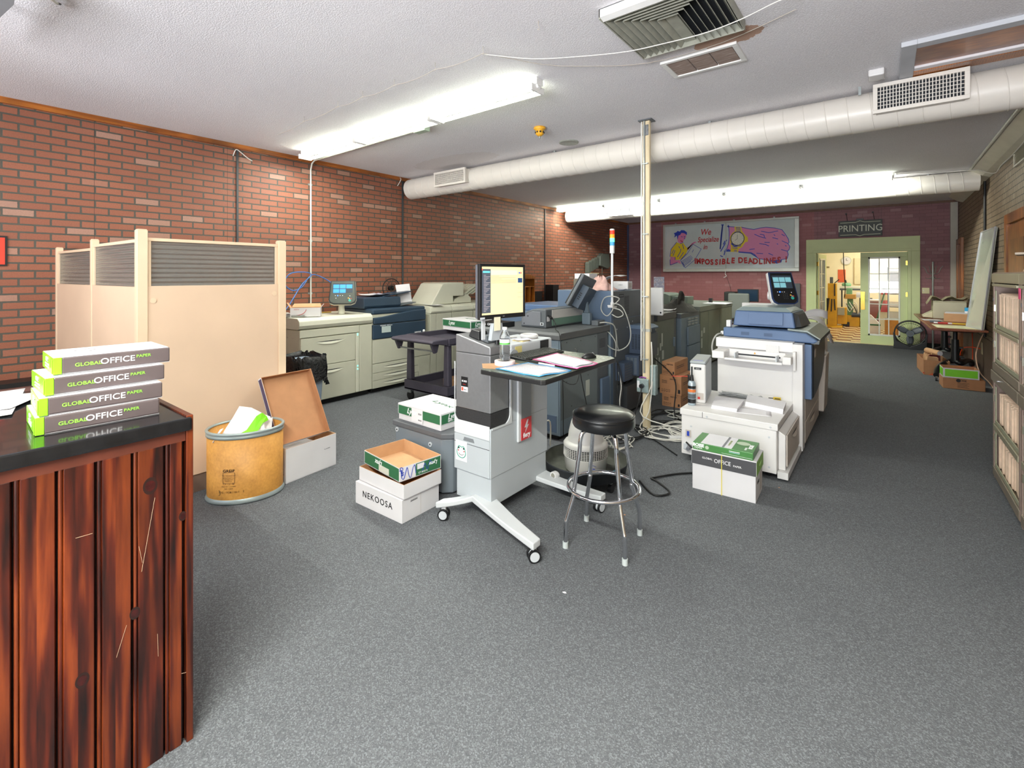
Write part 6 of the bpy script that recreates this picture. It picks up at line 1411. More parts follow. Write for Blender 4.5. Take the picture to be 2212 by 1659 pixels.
for i in range(10):
    row = []
    for j in range(26):
        a = 2*math.pi*j/26; f = i/9; r = (.03+.36*f)*(1+.16*math.sin(2*a+1)+.1*math.sin(5*a+i*.6))
        row.append((-2.62+r*math.cos(a)*.62, 7.62+r*math.sin(a)*1.1, 1.003+.17*(1-f**1.5)*(1+.22*math.sin(4*a+i*.8))+.01*math.sin(11*a)))
    row.append(row[0]); g.append(row)
b.sheet(g, CO); tag(b.build('folded_coat'), 'dark grey coat thrown over the slate blue press module', 'coat')
b = MB(); g = []
for i in range(7):
    z = 1.06+.26*i/6; w2 = .16*math.sin(math.pi*(i+1.2)/8.4)
    g.append([(-2.58+.06*i/6+.02*math.sin(j), 7.45+w2*(j/5-1)*1.0+w2, z+.01*math.sin(j*1.3)) for j in range(11)])
b.sheet(g, CO); tag(b.build('coat_hood', solid=.012), 'upright hood of the dark coat on the slate blue press module', 'hood')
for k_, (x, y, w_, h_, lab, m_) in enumerate(((-2.9, 8.2, .10, .06, 'small black gadget at the far end of the long press module', BLACK), (-2.6, 9.0, .06, .09, 'little black stand on the long press module', BLACK), (-2.62, 8.7, .40, .012, 'flat pale tray lying on the long press module', WHITE))):
    b = MB(); b.box(x, x+w_, y+.3, y+.3+w_*1.2, 1.056, 1.056+h_, m_); tag(b.build('desk_item', bevel=.003), lab, 'device')
# access point on the post's far side
t = thing('white_router', 'upright white wireless box fixed behind the cream post', 'router', (-2.20, 5.95, 1.02)); b = MB(t); b.box(-2.40, -2.22, 5.95, 5.99, 1.06, 1.42, OFFW); b.build('router_case', t, .02); b = MB(t); b.box(-2.34, -2.30, 5.955, 5.985, .9855, 1.059, BLACK); b.build('router_mount', t)
b = MB(t); b.cyl((-2.25, 5.9495, 1.10), (-2.25, 5.948, 1.10), .012, BLACK, seg=10); b.build('router_port', t)

# ================================================================ cream post with its conduits and boxes
qx, qy = -1.925, 4.70
POST = pl('post_cream', '#d9c9a8', .5, var=.06)
t = thing('ceiling_post', 'cream painted wooden service post running from carpet to ceiling, electrical boxes on it', 'post', (qx, qy, 0))
b = MB(t); b.box(qx-.035, qx+.038, qy-.02, qy+.02, 0, HC-.001, POST); b.build('post_board', t, .003)
b = MB(t); b.box(qx+.018, qx+.038, qy-.0205, qy-.0201, .03, HC-.02, pl('post_shadow_strip', '#c7b592', .5)); b.build('post_shade', t)  # darker strip painted as shade down one side of the post
b = MB(t); b.tube([(qx-.012, qy-.034, .58), (qx-.012, qy-.034, HC-.002)], .009, STEEL, 10); b.build('conduit', t)
b = MB(t); b.tube([(qx-.05, qy-.02, .70), (qx-.048, qy-.02, 2.0), (qx-.046, qy-.02, HC-.01)], .007, CORD, 8); b.build('cord', t)
for z in (.72, 1.36, 2.0, 2.72): b = MB(t); b.box(qx-.03, qx+.03, qy-.045, qy-.021, z-.006, z+.006, STEEL); b.build('conduit_strap', t, .002)
b = MB(t); b.box(qx-.04, qx+.043, qy-.024, qy+.024, 1.0, 1.03, pl('tape_grey', '#a8a8a0', .5)); b.build('tape_band', t)
b = MB(t); b.box(qx-.028, qx+.03, qy-.03, qy+.03, HC-.16, HC-.05, pl('foil_wrap', '#8a8c8e', .35, metal=.6, var=.3, scale=30)); b.build('foil_wrap', t, .006)
b = MB(t); b.box(qx-.07, qx+.07, qy-.06, qy+.06, HC-.012, HC-.001, BG_D); b.build('ceiling_plate', t)
GAL = pl('galvanised_box', '#9fb0b0', .4, metal=.5, var=.12, scale=30)
b = MB(t); b.box(qx-.075, qx+.045, qy-.075, qy-.0455, .385, .525, GAL); b.build('outlet_box', t, .006)
b = MB(t); b.box(qx+.045, qx+.10, qy-.02, qy+.05, .36, .66, GAL); b.build('side_box', t, .005)
b = MB(t); b.cyl((qx-.015, qy-.076, .455), (qx-.015, qy-.11, .455), .022, BLACK, seg=16); b.build('plug', t)
b = MB(t); b.box(qx-.07, qx-.045, qy-.0765, qy-.0755, .43, .50, WHITE); b.build('outlet_label', t)
b = MB(t); b.tube([(qx-.05, qy-.06, .53), (qx-.02, qy-.065, .54), (qx+.02, qy-.06, .535)], .008, pl('purple_tag', '#7b3f86', .6), 6, sub=3); b.build('purple_tag', t)
b = MB(); b.tube([(qx-.015, qy-.10, .45), (qx-.015, qy-.13, .36), (qx-.06, qy-.16, .15), (qx-.05, qy-.15, .012), (qx+.2, qy-.3, .010), (qx+.5, qy-.55, .010)], .006, BLACK, 7, sub=5); tag(b.build('power_cable'), 'black power cord dropping from the outlet box on the cream post', 'cord')
WC = pl('white_cable', '#dad7cf', .5); BC = pl('black_cable', '#151516', .5)
def cable(pts, r, m, lab, name='cable'):
    b = MB(); b.tube(pts, r, m, 6, sub=5); return tag(b.build(name), lab, 'cable')
def snarl(seed, cx, cy, rx, ry, n, r, m, lab, start=None, end=None):
    random.seed(seed); pts = [] if start is None else list(start)
    for i in range(n):
        a = i*1.9+random.uniform(-.3, .3); k = random.uniform(.55, 1)
        pts.append((cx+rx*k*math.cos(a), cy+ry*k*math.sin(a), r+.004+random.uniform(0, .018)))
    if end: pts += list(end)
    return cable(pts, r, m, lab, 'tangled_cable')
snarl(2, -1.70, 4.62, .26, .28, 16, .0055, WC, 'white cable coiled on the carpet to the right of the cream post', start=[(qx+.07, qy-.02, .50), (qx+.05, qy-.06, .2), (qx, qy-.12, .02)], end=[(-1.42, 4.55, .012)])
snarl(5, -1.62, 4.85, .22, .3, 13, .0065, WC, 'second white cable looped between the post and the white press', start=[(qx+.055, qy-.01, .9), (qx+.07, qy-.03, .7), (qx+.06, qy-.03, .45), (qx+.0, qy-.10, .15)])
snarl(8, -2.02, 4.45, .26, .40, 12, .006, BC, 'black cable bunched on the carpet left of the cream post')
snarl(9, -1.98, 4.10, .24, .32, 12, .005, WC, 'pale cable lying behind the bar stool and humidifier')
snarl(12, -1.92, 5.15, .22, .35, 14, .007, BC, 'black cable heap on the carpet behind the cream post')
snarl(15, -1.75, 5.35, .25, .25, 10, .0065, GC, 'grey cable looping towards the brown cartons')
snarl(17, -2.05, 3.85, .2, .3, 9, .0045, GC, 'thin grey cable on the carpet between the finisher and the stool')
cable([(-1.42, 3.55, .012), (-1.3, 3.75, .010), (-1.15, 3.90, .010), (-1.05, 3.98, .012), (-1.15, 4.03, .06), (-1.32, 4.07, .17)], .0075, BC, 'thick black power cable running over the carpet to the white press plug')
cable([(-1.47, 3.45, .012), (-1.30, 3.30, .010), (-1.22, 3.40, .010), (-1.35, 3.52, .010), (-1.42, 3.55, .012)], .0075, BC, 'loop of black cable on the carpet beside the drip tray')
cable([(-1.95, 3.33, .98), (-2.0, 3.5, .7), (-1.98, 3.6, .35), (-2.02, 3.75, .10), (-2.05, 3.80, .012)], .004, BC, 'thin black cable hanging in front of the finisher back')
cable([(-1.90, 2.95, .98), (-1.92, 3.05, .80), (-1.88, 3.20, .74), (-1.87, 3.25, .90), (-1.95, 3.30, 1.0)], .003, BC, 'thin cable swag under the standing table')
cable([(-2.33, 4.9, .50), (-2.28, 4.86, .36), (-2.26, 4.78, .18), (-2.15, 4.70, .03), (-2.0, 4.6, .012)], .006, WC, 'white cable drooping from the press engine corner to the carpet')
for k_, (dx, dy) in enumerate(((0, 0), (.03, .05), (.06, .1))):
    cable([(-2.34+dx*.2, 4.88, .62), (-2.33+dx, 4.87, .40), (-2.30+dx, 4.80-dy*.5, .16), (-2.22+dx, 4.70-dy, .012)], .005, BC, ['left strand', 'middle strand', 'right strand'][k_]+' of black cables hanging at the corner of the press engine')
cable([(PX_+.18, 5.7, .55), (-2.0, 5.6, .42), (-1.9, 5.5, .30), (-1.85, 5.3, .10), (-1.8, 5.2, .012)], .007, BC, 'black cable arching down behind the cream post')
cable([(ex+.04, 4.12, 1.14), (ex+.12, 4.06, 1.08), (-2.55, 3.95, 1.045), (-2.40, 3.78, 1.03), (-2.36, 3.76, .85), (-2.34, 3.75, .5), (-2.33, 3.74, .1)], .004, BC, 'black cable from the sheet feeder over the edge of the charcoal deck')
cable([(-2.18, 3.06, .58), (-2.15, 3.12, .42), (-2.12, 3.2, .40), (-2.13, 3.22, .2)], .006, WC, 'short white cable curving out behind the server stand')
t = thing('power_strip', 'beige power strip with a lit red switch on the carpet by the white press', 'power strip', (-1.50, 4.62, 0), math.radians(35))
b = MB(); b.box(-.16, .10, -.025, .025, 0.0, .035, OFFW); b.build('strip_case', t, .006); b = MB(); b.box(.06, .085, -.012, .012, .0355, .042, em('red_switch', '#e0281c', 1.2)); b.build('rocker_switch', t)
b = MB(); b.box(.101, .16, -.028, .028, 0, .05, BLACK); b.build('power_plug', t, .004)
# brown shipping cartons
def ship(loc, rz, L, W_, h, lab, txt=True):
    t = carton('shipping_carton', lab, loc, rz, L, W_, h, KRAFT_D, group='brown shipping cartons')
    text(t, 'xerox', .032, (L*.62, 0, h*.82), XM, ZM, KT, world=False, bold=.005)
    b = MB(); 
    for i in range(3): b.box(L*.1, L*.35, -.0008, -.0003, h*.70-.014*i, h*.70-.014*i+.005, KT)
    for i in range(4): b.box(L*(.08+.11*i), L*(.15+.11*i), -.0008, -.0003, h*.12, h*.12+.028, KT); b.box(L*(.09+.11*i), L*(.14+.11*i), -.0012, -.0009, h*.14, h*.14+.02, KRAFT_D)
    b.box(L*.85, L*.95, -.0008, -.0003, h*.1, h*.3, KT); b.build('printed_marks', t)
    b = MB()
    for i in range(2): b.box(L+.0003, L+.0008, W_*.15, W_*.7, h*.60-.02*i, h*.60-.02*i+.006, KT)
    b.build('side_print', t); return t
ship((-2.125, 5.665, 0), 0, .225, .42, .150, 'lowest brown shipping carton of three stacked beside the white press')
ship((-2.150, 5.655, .151), 0, .26, .44, .225, 'big brown shipping carton in the middle of the stack of three')
ship((-2.125, 5.66, .377), math.radians(-1), .155, .46, .16, 'narrow brown shipping carton on top of the stack of three')

# ================================================================ white press to the right of the post
t = thing('white_press', 'white and slate blue digital press with a low stacker shelf, right of the post', 'printer', (-.95, 5.0, 0))
WP = pl('press_white', '#dedcdb', .42, var=.015); WPD = pl('press_side_taupe', '#cfc5bc', .45, var=.03)
b = MB(t); b.box(-1.372, -.650, 4.11, 4.93, .055, .388, WP); b.build('stacker_body', t, .004)
b = MB(t); b.box(-1.382, -.640, 4.10, 4.93, .389, .44, WP); b.build('stacker_top', t, .004)
b = MB(t); b.box(-1.365, -.655, 4.106, 4.1095, .075, .375, WP); b.build('front_panel', t, .001)
b = MB(t); b.box(-1.197, -1.194, 4.098, 4.0995, .391, .438, GROOVE); b.build('panel_gap', t)
for x, z in ((-1.16, .405), (-.69, .41), (-1.29, .30), (-.70, .33), (-.70, .10)): b = MB(t); b.cyl((x, 4.1055 if z < .38 else 4.0995, z), (x, 4.103 if z < .38 else 4.097, z), .008, LG, seg=12); b.build('screw', t)
b = MB(t); b.box(-1.335, -1.29, 4.101, 4.1055, .205, .265, OFFW_D); b.box(-1.323, -1.303, 4.099, 4.101, .215, .255, BLT); b.build('port', t)
b = MB(t); b.box(-1.350, -1.285, 4.09, 4.1055, .10, .15, LG); b.cyl((-1.30, 4.05, .12), (-1.30, 4.105, .135), .016, GRT, seg=12); b.build('power_inlet', t, .003)
b = MB(t); b.hexa([(-.648, 4.17, .075), (-.598, 4.17, .075), (-.598, 4.92, .075), (-.648, 4.92, .075)], [(-.648, 4.17, .375), (-.598, 4.17, .345), (-.598, 4.92, .345), (-.648, 4.92, .375)], WP); b.build('drawer_front', t, .006)
b = MB(t); b.hexa([(-.597, 4.20, .10), (-.590, 4.20, .10), (-.590, 4.88, .10), (-.597, 4.88, .10)], [(-.597, 4.20, .34), (-.590, 4.20, .34), (-.590, 4.88, .34), (-.597, 4.88, .34)], WPD); slot(b, 4.42, 4.72, .285, -.5895, WPD); b.build('drawer_skin', t)
b = MB(t); b.box(-.648, -.575, 4.13, 4.92, .02, .073, OFFW); b.build('base_sill', t, .002)
for x, y in ((-.72, 4.2), (-1.28, 4.2), (-.72, 5.6)): b = MB(t); b.cyl((x-.014, y, .028), (x+.014, y, .028), .028, BLACK, seg=16); b.box(x-.01, x+.01, y-.01, y+.01, .03, .055, STEEL); b.build('castor', t)
b = MB(t); b.box(-1.295, -.645, 4.935, 6.15, .055, .96, WP); b.box(-1.2, -.7, 5.0, 6.1, 0, .055, DARK); b.build('main_body', t, .004)
b = MB(t); b.box(-.644, -.565, 4.86, 4.999, .03, .965, WP); b.build('front_column', t, .005)
for k_, (z0, z1) in enumerate(((.06, .25), (.256, .46))):
    b = MB(t); b.box(-.644, -.562, 5.0, 6.12, z0, z1, WPD); slot(b, 5.25, 5.75, z1-.05, -.5615, WPD); b.build('side_drawer', t, .006)
b = MB(t); b.box(-.644, -.585, 5.0, 6.12, .466, .93, WPD); b.build('side_wall', t)
# sheet insert slot
b = MB(t); b.box(-1.300, -.646, 4.90, 4.934, .885, .972, WP); b.box(-1.300, -.646, 4.934, 5.02, .961, .972, WP); b.build('upper_cover', t, .003)
b = MB(t); b.box(-.86, -.755, 4.892, 4.8995, .835, .935, OFFW); b.build('recessed_patch', t, .001)
b = MB(t); b.box(-1.285, -1.175, 4.70, 4.90, .80, .868, WP); b.build('tray_end_block', t, .008)
b = MB(t); b.box(-.70, -.632, 4.70, 4.90, .80, .868, WP); b.build('tray_end_block', t, .008)
b = MB(t); b.box(-1.174, -.701, 4.70, 4.722, .795, .815, WP); b.box(-1.174, -.701, 4.88, 4.90, .80, .875, WP); b.build('tray_bar', t, .003)
b = MB(t); b.box(-1.174, -.701, 4.723, 4.879, .80, .806, OFFW); b.box(-1.12, -.74, 4.872, 4.8795, .826, .838, GROOVE); b.build('slot_bed', t)
for x in (-1.10, -.76): b = MB(t); b.lathe([(.022, 0), (.022, .006)], (0, 0, 0), LG, 4) if False else b.box(x, x+.012, 4.74, 4.86, .806, .858, LG); b.build('paper_guide', t, .004)
b = MB(t); b.prism([(-.96, .845), (-.942, .845), (-.951, .865)], 'y', 4.8785, 4.8795, pl('warning_orange', '#e0a32c', .5)); b.build('warning_mark', t)
b = MB(t); b.box(-.634, -.610, 4.80, 4.859, .74, .905, WP); b.build('tray_bracket', t, .004)
# blue deck and document feeder
b = MB(t); b.prism([(-1.265, .973), (-.50, .962), (-.465, .985), (-.56, 1.05), (-.72, 1.062), (-1.265, 1.062)], 'y', 5.025, 6.10, NAVY_L); b.build('scanner_deck', t, .012)
b = MB(t); b.prism([(-.715, 1.064), (-.56, 1.054), (-.46, .992), (-.455, 1.0), (-.555, 1.068), (-.715, 1.076)], 'y', 5.10, 6.08, pl('deck_top_grey', '#8d9893', .35)); b.build('deck_top', t)
b = MB(t); b.prism([(-.46, .96), (-.52, .96), (-.52, .985), (-.455, .99)], 'y', 5.03, 6.09, BG_D); b.build('deck_edge', t)
for x in (-1.10, -.90): b = MB(t); b.box(x, x+.07, 5.021, 5.0245, 1.0, 1.03, pl('inset_blue', '#3f5474', .5)); b.build('inset', t)
ADF = pl('feeder_blue', '#526a90', .45, var=.06); ADT = pl('feeder_top_grey', '#93a3a6', .35, var=.04)
b = MB(t); b.hexa([(-1.20, 5.14, 1.078), (-.66, 5.14, 1.078), (-.60, 5.70, 1.078), (-1.20, 5.70, 1.078)], [(-1.185, 5.17, 1.225), (-.685, 5.17, 1.225), (-.66, 5.70, 1.225), (-1.185, 5.70, 1.225)], ADF); b.build('document_feeder', t, .01)
b = MB(t); b.hexa([(-1.185, 5.165, 1.226), (-.69, 5.165, 1.226), (-.665, 5.68, 1.226), (-1.185, 5.68, 1.226)], [(-1.14, 5.25, 1.262), (-.75, 5.25, 1.262), (-.72, 5.66, 1.262), (-1.14, 5.66, 1.262)], ADT); b.build('feeder_top', t, .01)
b = MB(t); b.hexa([(-1.06, 5.130, 1.10), (-.76, 5.130, 1.10), (-.76, 5.139, 1.10), (-1.06, 5.139, 1.10)], [(-1.06, 5.156, 1.215), (-.76, 5.156, 1.215), (-.76, 5.168, 1.215), (-1.06, 5.168, 1.215)], ADF); b.build('feeder_door', t, .002)
b = MB(t); b.hexa([(-.655, 5.18, 1.085), (-.62, 5.25, 1.085), (-.59, 5.68, 1.085), (-.64, 5.68, 1.085)], [(-.68, 5.21, 1.22), (-.655, 5.3, 1.20), (-.64, 5.66, 1.20), (-.66, 5.66, 1.22)], BG_D); b.build('feeder_side', t, .004)
b = MB(t); b.box(-1.25, -1.21, 5.08, 5.14, 1.064, 1.13, OFFW); b.build('card_slot', t, .004)
# navy side door with rounded foot
prof = [(5.03, .96), (6.08, .96), (6.08, .80), (5.98, .66), (5.75, .55), (5.40, .48), (5.03, .462)]
b = MB(t); b.prism(prof, 'x', -.584, -.50, pl('door_navy_black', '#20262e', .3)); b.build('side_door', t, .02)
b = MB(t); b.box(-.584, -.512, 4.999, 5.029, .462, .955, NAVY_L); b.build('door_edge', t, .006)
b = MB(t); b.box(-.4995, -.498, 5.10, 5.20, .83, .90, OFFW_D); b.build('door_sticker', t)
# console
b = MB(t); b.box(-1.245, -1.165, 5.42, 5.50, 1.264, 1.271, WP) if False else b.box(-1.245, -1.165, 5.72, 5.80, 1.063, 1.225, WP); b.box(-1.245, -.905, 5.72, 5.79, 1.226, 1.275, WP); b.box(-.95, -.895, 5.715, 5.795, 1.276, 1.36, WP); b.cyl((-.99, 5.75, 1.36), (-.88, 5.75, 1.36), .045, WP, seg=24); b.build('console_arm', t, .006)
cp = console(t, (-.845, 5.70, 1.440), math.radians(38), math.radians(-21), w_=.235, hh=.345, edge=WP, trim=pl('console_navy_rim', '#24365c', .35), icon=em('screen_icon_pale', '#6fa3ac', .5), face=BLACK)
b = MB(t); b.tube([(-1.27, 5.06, 1.0), (-1.31, 4.98, .99), (-1.34, 4.95, .93), (-1.35, 4.95, .85), (-1.33, 4.94, .78)], .008, GC, 8, sub=4); b.box(-1.29, -1.265, 5.03, 5.08, .99, 1.02, OFFW); b.build('side_cable', t)
# module farther along with its own tray and the slumped paper
t = thing('output_module', 'white output module behind the white press, with a side pocket of paper', 'printer', (-.9, 7.1, 0))
b = MB(t); b.box(-1.28, -.63, 6.16, 8.0, .05, .86, WP); b.box(-1.2, -.7, 6.2, 7.9, 0, .05, DARK); b.build('module_body', t, .006)
b = MB(t); b.hexa([(-.629, 6.17, .09), (-.52, 6.17, .09), (-.52, 6.55, .09), (-.629, 6.55, .09)], [(-.629, 6.17, .70), (-.50, 6.17, .70), (-.50, 6.55, .70), (-.629, 6.55, .70)], WPD); b.build('side_pocket', t, .01)
b = MB(t); b.prism([(7.0, .861), (7.9, .861), (7.9, 1.0), (7.7, 1.10), (7.35, 1.14), (7.1, 1.0)], 'x', -1.22, -.88, OFFW); b.build('rear_hood', t, .02)
b = MB(t); b.box(-1.0, -.66, 6.5, 6.95, .861, .98, OFFW); b.build('stapler_block', t, .008)
sheet((-.57, 6.36, .708), .1, .10, .34, 'white sheet lying on the side pocket of the output module', curl=.01)
b = MB(); random.seed(21); g = []
for i in range(8):
    row = []
    for j in range(9):
        f, h_ = i/7, j/8
        row.append((-.80+.30*f+.02*math.sin(6*h_), 6.75+.55*h_+.04*math.sin(5*f), .99+.05*math.sin(3.2*f+1)-.42*max(0, f-.55)**1.2+.02*math.sin(7*h_+3*f)))
    g.append(row)
b.sheet(g, WHITE); tag(b.build('slumped_paper', solid=.001), 'large white sheet slumping over the side of the output module', 'paper')
b = MB(); b.sheet([[(-.86+.06*i, 6.98+.02*j+.02*i, .985+.08*math.sin(.5*i)+.03*j) for j in range(4)] for i in range(6)], WHITE); tag(b.build('folded_paper', solid=.001), 'folded white paper standing up on the output module', 'paper')
# things on the stacker shelf
for (P4, h_, lab) in ((((-1.165, 4.24), (-.965, 4.25), (-.985, 4.60), (-1.225, 4.57)), .030, 'left block of blank paper on the stacker shelf'), (((-.955, 4.50), (-.655, 4.43), (-.672, 4.70), (-.995, 4.78)), .040, 'right thicker block of blank paper on the stacker shelf')):
    b = MB(); b.hexa([p+(.441,) for p in P4], [(p[0]+.004, p[1]+.004, .441+h_) for p in P4], WHITE); tag(b.build('paper_block', bevel=.001), lab, 'paper')
sheet((-.86, 4.36, .4415), .2, .26, .20, 'single white sheet half under the right paper block on the stacker shelf', curl=.001)
t = thing('controller_tower', 'slim white print controller with a grey top standing on the stacker shelf', 'computer', (-1.32, 4.41, .441), math.radians(9))
b = MB(); b.box(-.065, .065, -.05, .38, 0, .345, WP); b.build('tower_case', t, .012)
b = MB(); b.prism([(-.062, .346), (-.062, .365), (.34, .385), (.38, .375), (.38, .346)], 'x', -.066, .066, pl('tower_top_grey', '#9aa0a3', .4)) if False else b.box(-.066, .066, -.052, .382, .346, .37, pl('tower_top_grey', '#9aa0a3', .4)); b.build('tower_top', t, .008)
b = MB(); b.box(.0655, .067, -.03, .37, .02, .34, MG); b.build('side_panel', t)
b = MB(); b.box(-.04, .04, -.030, .01, .3702, .3712, pl('lcd_violet', '#8f93c9', .3)); b.build('display', t)
b = MB(); b.box(-.03, .03, -.0518, -.0505, .295, .315, BLACK); b.build('badge', t); text(t, 'xerox', .014, (0, -.0518, .305), XM, ZM, WT, world=False)
b = MB(); b.box(-.005, .05, -.0518, -.0505, .03, .09, OFFW_D); b.box(.0, .02, -.0528, -.0519, .035, .055, RDT); b.build('sticker', t)
t = thing('air_duster', 'aerosol air duster can with a black trigger on the stacker shelf', 'spray can', (-1.333, 4.265, .441))
ac = (-1.333, 4.265, .441)
b = MB(t); b.lathe([(0, 0), (.031, 0), (.033, .006), (.033, .185), (.028, .20), (.020, .212), (0, .212)], ac, pl('can_pale_print', '#a9b8c2', .3, metal=.3, var=.1), 28); b.build('can_body', t)
for k_, (z0, z1, m_) in enumerate(((.02, .055, BLACK), (.06, .10, BG_D), (.115, .14, pl('can_orange', '#d9793c', .4)), (.145, .17, BLACK))):
    b = MB(t); b.lathe([(.0335, z0), (.0335, z1)], ac, m_, 28); b.build('print_band', t)
b = MB(t); b.cyl((ac[0], ac[1], ac[2]+.212), (ac[0], ac[1], ac[2]+.262), .018, BLACK, r2=.011); b.box(ac[0]-.006, ac[0]+.006, ac[1]-.006, ac[1]+.006, ac[2]+.262, ac[2]+.335, BLACK); b.box(ac[0]-.035, ac[0]-.018, ac[1]-.006, ac[1]+.006, ac[2]+.20, ac[2]+.26, BLACK); b.build('trigger', t, .002)
b = MB(t); b.cyl((ac[0]-.03, ac[1], ac[2]+.245), (ac[0]-.17, ac[1]-.02, ac[2]+.232), .0022, pl('red_straw', '#e02a20', .4), seg=8); b.build('straw', t)
t = thing('screwdriver', 'stubby screwdriver with a yellow and black handle on the stacker shelf', 'screwdriver', (-.80, 4.895, .441), math.radians(15))
b = MB(); b.cyl((0, 0, .013), (.06, .0, .013), .012, pl('handle_yellow', '#d9b92c', .4), seg=10); b.build('handle', t)
b = MB(); 
b.box(.008, .052, -.0128, .0128, .009, .017, BLACK); b.build('grip_band', t, .002); b = MB(); b.cyl((-.04, 0, .013), (0, 0, .013), .004, BLACK, seg=8); b.build('blade', t)
b = MB(); random.seed(31); g = []
for i in range(8): g.append([(-1.24+.05*i+.012*math.sin(j*2+i), 4.74+.03*j+.01*math.sin(i*3), .443+abs(.018*math.sin(i*1.7+j*2.3))) for j in range(6)])
b.sheet(g, pl('clear_film', '#e8ecef', .1, trans=.8, var=0, ior=1.1), smooth=False); tag(b.build('plastic_film', solid=.0006), 'crumpled clear plastic film at the back of the stacker shelf', 'film')
# office paper carton with ream on top
t = thing('paper_carton', 'white office paper carton with a charcoal and lime lid, standing before the white press', 'box', (-1.130, 3.605, 0), math.radians(2))
b = MB(); b.box(.006, .430, .004, .278, 0, .20, WBOX); b.build('carton_base', t, .002)
b = MB(); b.box(0, .436, 0, .283, .185, .29, WBOX); b.build('carton_lid', t, .002)
CH = pl('charcoal_print', '#4a4a4e', .6); LG2 = pl('soft_lime_print', '#86b54e', .6)
b = MB(); b.box(.002, .434, -.0008, -.0002, .187, .284, CH); b.build('charcoal_band', t); b = MB(); b.box(.4362, .4368, .002, .281, .187, .284, LG2); b.build('lime_band', t)
text(t, 'OFFICE', .040, (.215, -.0008, .236), XM, ZM, WT, world=False, sx=.88); text(t, 'GLOBAL', .019, (.112, -.0008, .243), XM, ZM, WT, world=False); text(t, 'PAPER.', .019, (.315, -.0008, .228), XM, ZM, WT, world=False)
text(t, 'OFFICE', .028, (.4368, .15, .235), YM, ZM, pl('pale_lime_letter', '#a9cf7c', .6), world=False); text(t, 'OFFICE', .03, (.4302, .10, .12), YM, ZM, KT, world=False, sx=.8)
b = MB(); b.box(.208, .213, -.0035, -.0010, 0.0, .288, pl('yellow_strap', '#e0d04a', .5)); b.build('yellow_strap', t)
b = MB(); b.box(.4303, .4308, .17, .25, .03, .16, OFFW_D); b.build('side_label', t)
t = thing('paper_ream', 'green and white wrapped ream lying on the white office paper carton', 'ream of paper', (-1.122, 3.612, .291), math.radians(2))
RG_ = pl('ream_green', '#4c8448', .35, var=.06)
b = MB(); b.box(0, .405, .0, .262, 0, .052, RG_); b.build('wrapper', t, .004)
b = MB(); b.box(.055, .265, .003, .259, .0521, .0528, RTOP); b.build('white_field', t)
b = MB(); b.box(.20, .215, .003, .259, .0529, .0533, GRT); b.build('grey_stripe', t)
b = MB(); b.lathe([(0, .0), (.045, 0)], (.315, .165, .0535), pl('ream_pale_oval', '#b9c9b0', .5), 28, 1, .9); b.build('oval_mark', t)
text(t, 'BOISE', .030, (.04, 0, .034), XM, ZM, WT, world=False, bold=.05, lift=.0006); text(t, 'PAPER', .020, (.04, 0, .014), XM, ZM, WT, world=False, lift=.0006)
text(t, 'BOISE', .035, (.375, .12, .0525), (0, 1, 0), (-1, 0, 0), WT, world=False, bold=.04); text(t, 'PAPER', .02, (.35, .06, .0525), (0, 1, 0), (-1, 0, 0), WT, world=False)
text(t, 'X-9 MULTI-USE', .018, (.235, .12, .0531), (0, 1, 0), (-1, 0, 0), pl('ream_olive_letter', '#8a9a5c', .6), world=False)
b = MB(); b.box(.20, .40, -.0008, -.0002, .010, .0115, WT); b.box(.25, .32, -.0008, -.0002, .034, .038, WT); b.box(.25, .32, -.0008, -.0002, .026, .029, pl('pale_cyan_print', '#9fd0d6', .5)); b.build('print_lines', t)
b = MB(); b.cyl((.10, -.0008, .028), (.10, -.0002, .028), .013, pl('ream_pale_round', '#b9c9b0', .5), seg=20); b.build('round_mark', t)
# ================================================================ back wall: painted light box sign
t = thing('lightbox_sign', 'long white light box sign with a woman, wristwatch arm and red lettering', 'sign', (-3.36, 13.6, 1.675))
ALU = pl('aluminium_frame', '#b9bcb4', .35, metal=.4, var=.06); SW = pl('sign_face_white', '#cdd8d6', .12, var=.02, coat=.5)
sx0, sx1, sz0, sz1, sy = -5.05, -1.65, 1.675, 3.03, 13.55
b = MB(t); b.box(sx0+.02, sx1-.02, sy+.015, BY-.002, sz0+.02, sz1-.02, ALU); b.build('box_body', t)
b = MB(t)
for q in ((sx0, sx1, sz0, sz0+.085), (sx0, sx1, sz1-.05, sz1), (sx0, sx0+.06, sz0+.085, sz1-.05), (sx1-.10, sx1, sz0+.085, sz1-.05)): b.box(q[0], q[1], sy-.015, sy+.014, q[2], q[3], ALU)
b.build('frame', t, .006)
xm = -3.342
b = MB(t); b.box(sx0+.061, xm-.008, sy+.003, sy+.013, sz0+.086, sz1-.051, SW); b.build('face_panel', t)
b = MB(t); b.box(xm+.008, sx1-.101, sy+.003, sy+.013, sz0+.086, sz1-.051, SW); b.build('face_panel', t)
b = MB(t); b.box(xm-.0075, xm+.0075, sy-.012, sy+.013, sz0+.086, sz1-.051, ALU); b.build('centre_bar', t)
for x in (-4.7, -3.9, -3.15, -2.2): b = MB(t); b.box(x-.02, x+.02, sy+.02, sy+.05, sz1, sz1+.03, STEEL); b.build('hanger_tab', t)
b = MB(t); b.tube([(xm, sy-.02, sz0+.05), (xm-.01, sy-.03, sz0-.06), (xm+.02, sy-.03, sz0-.12), (xm-.05, sy-.03, sz0-.16)], .010, CORD, 6, sub=4); b.tube([(xm+.02, sy-.03, sz0-.12), (xm+.10, sy-.02, 1.3), (xm+.16, sy+.02, 1.0)], .004, BLACK, 5); b.build('pull_cord', t)
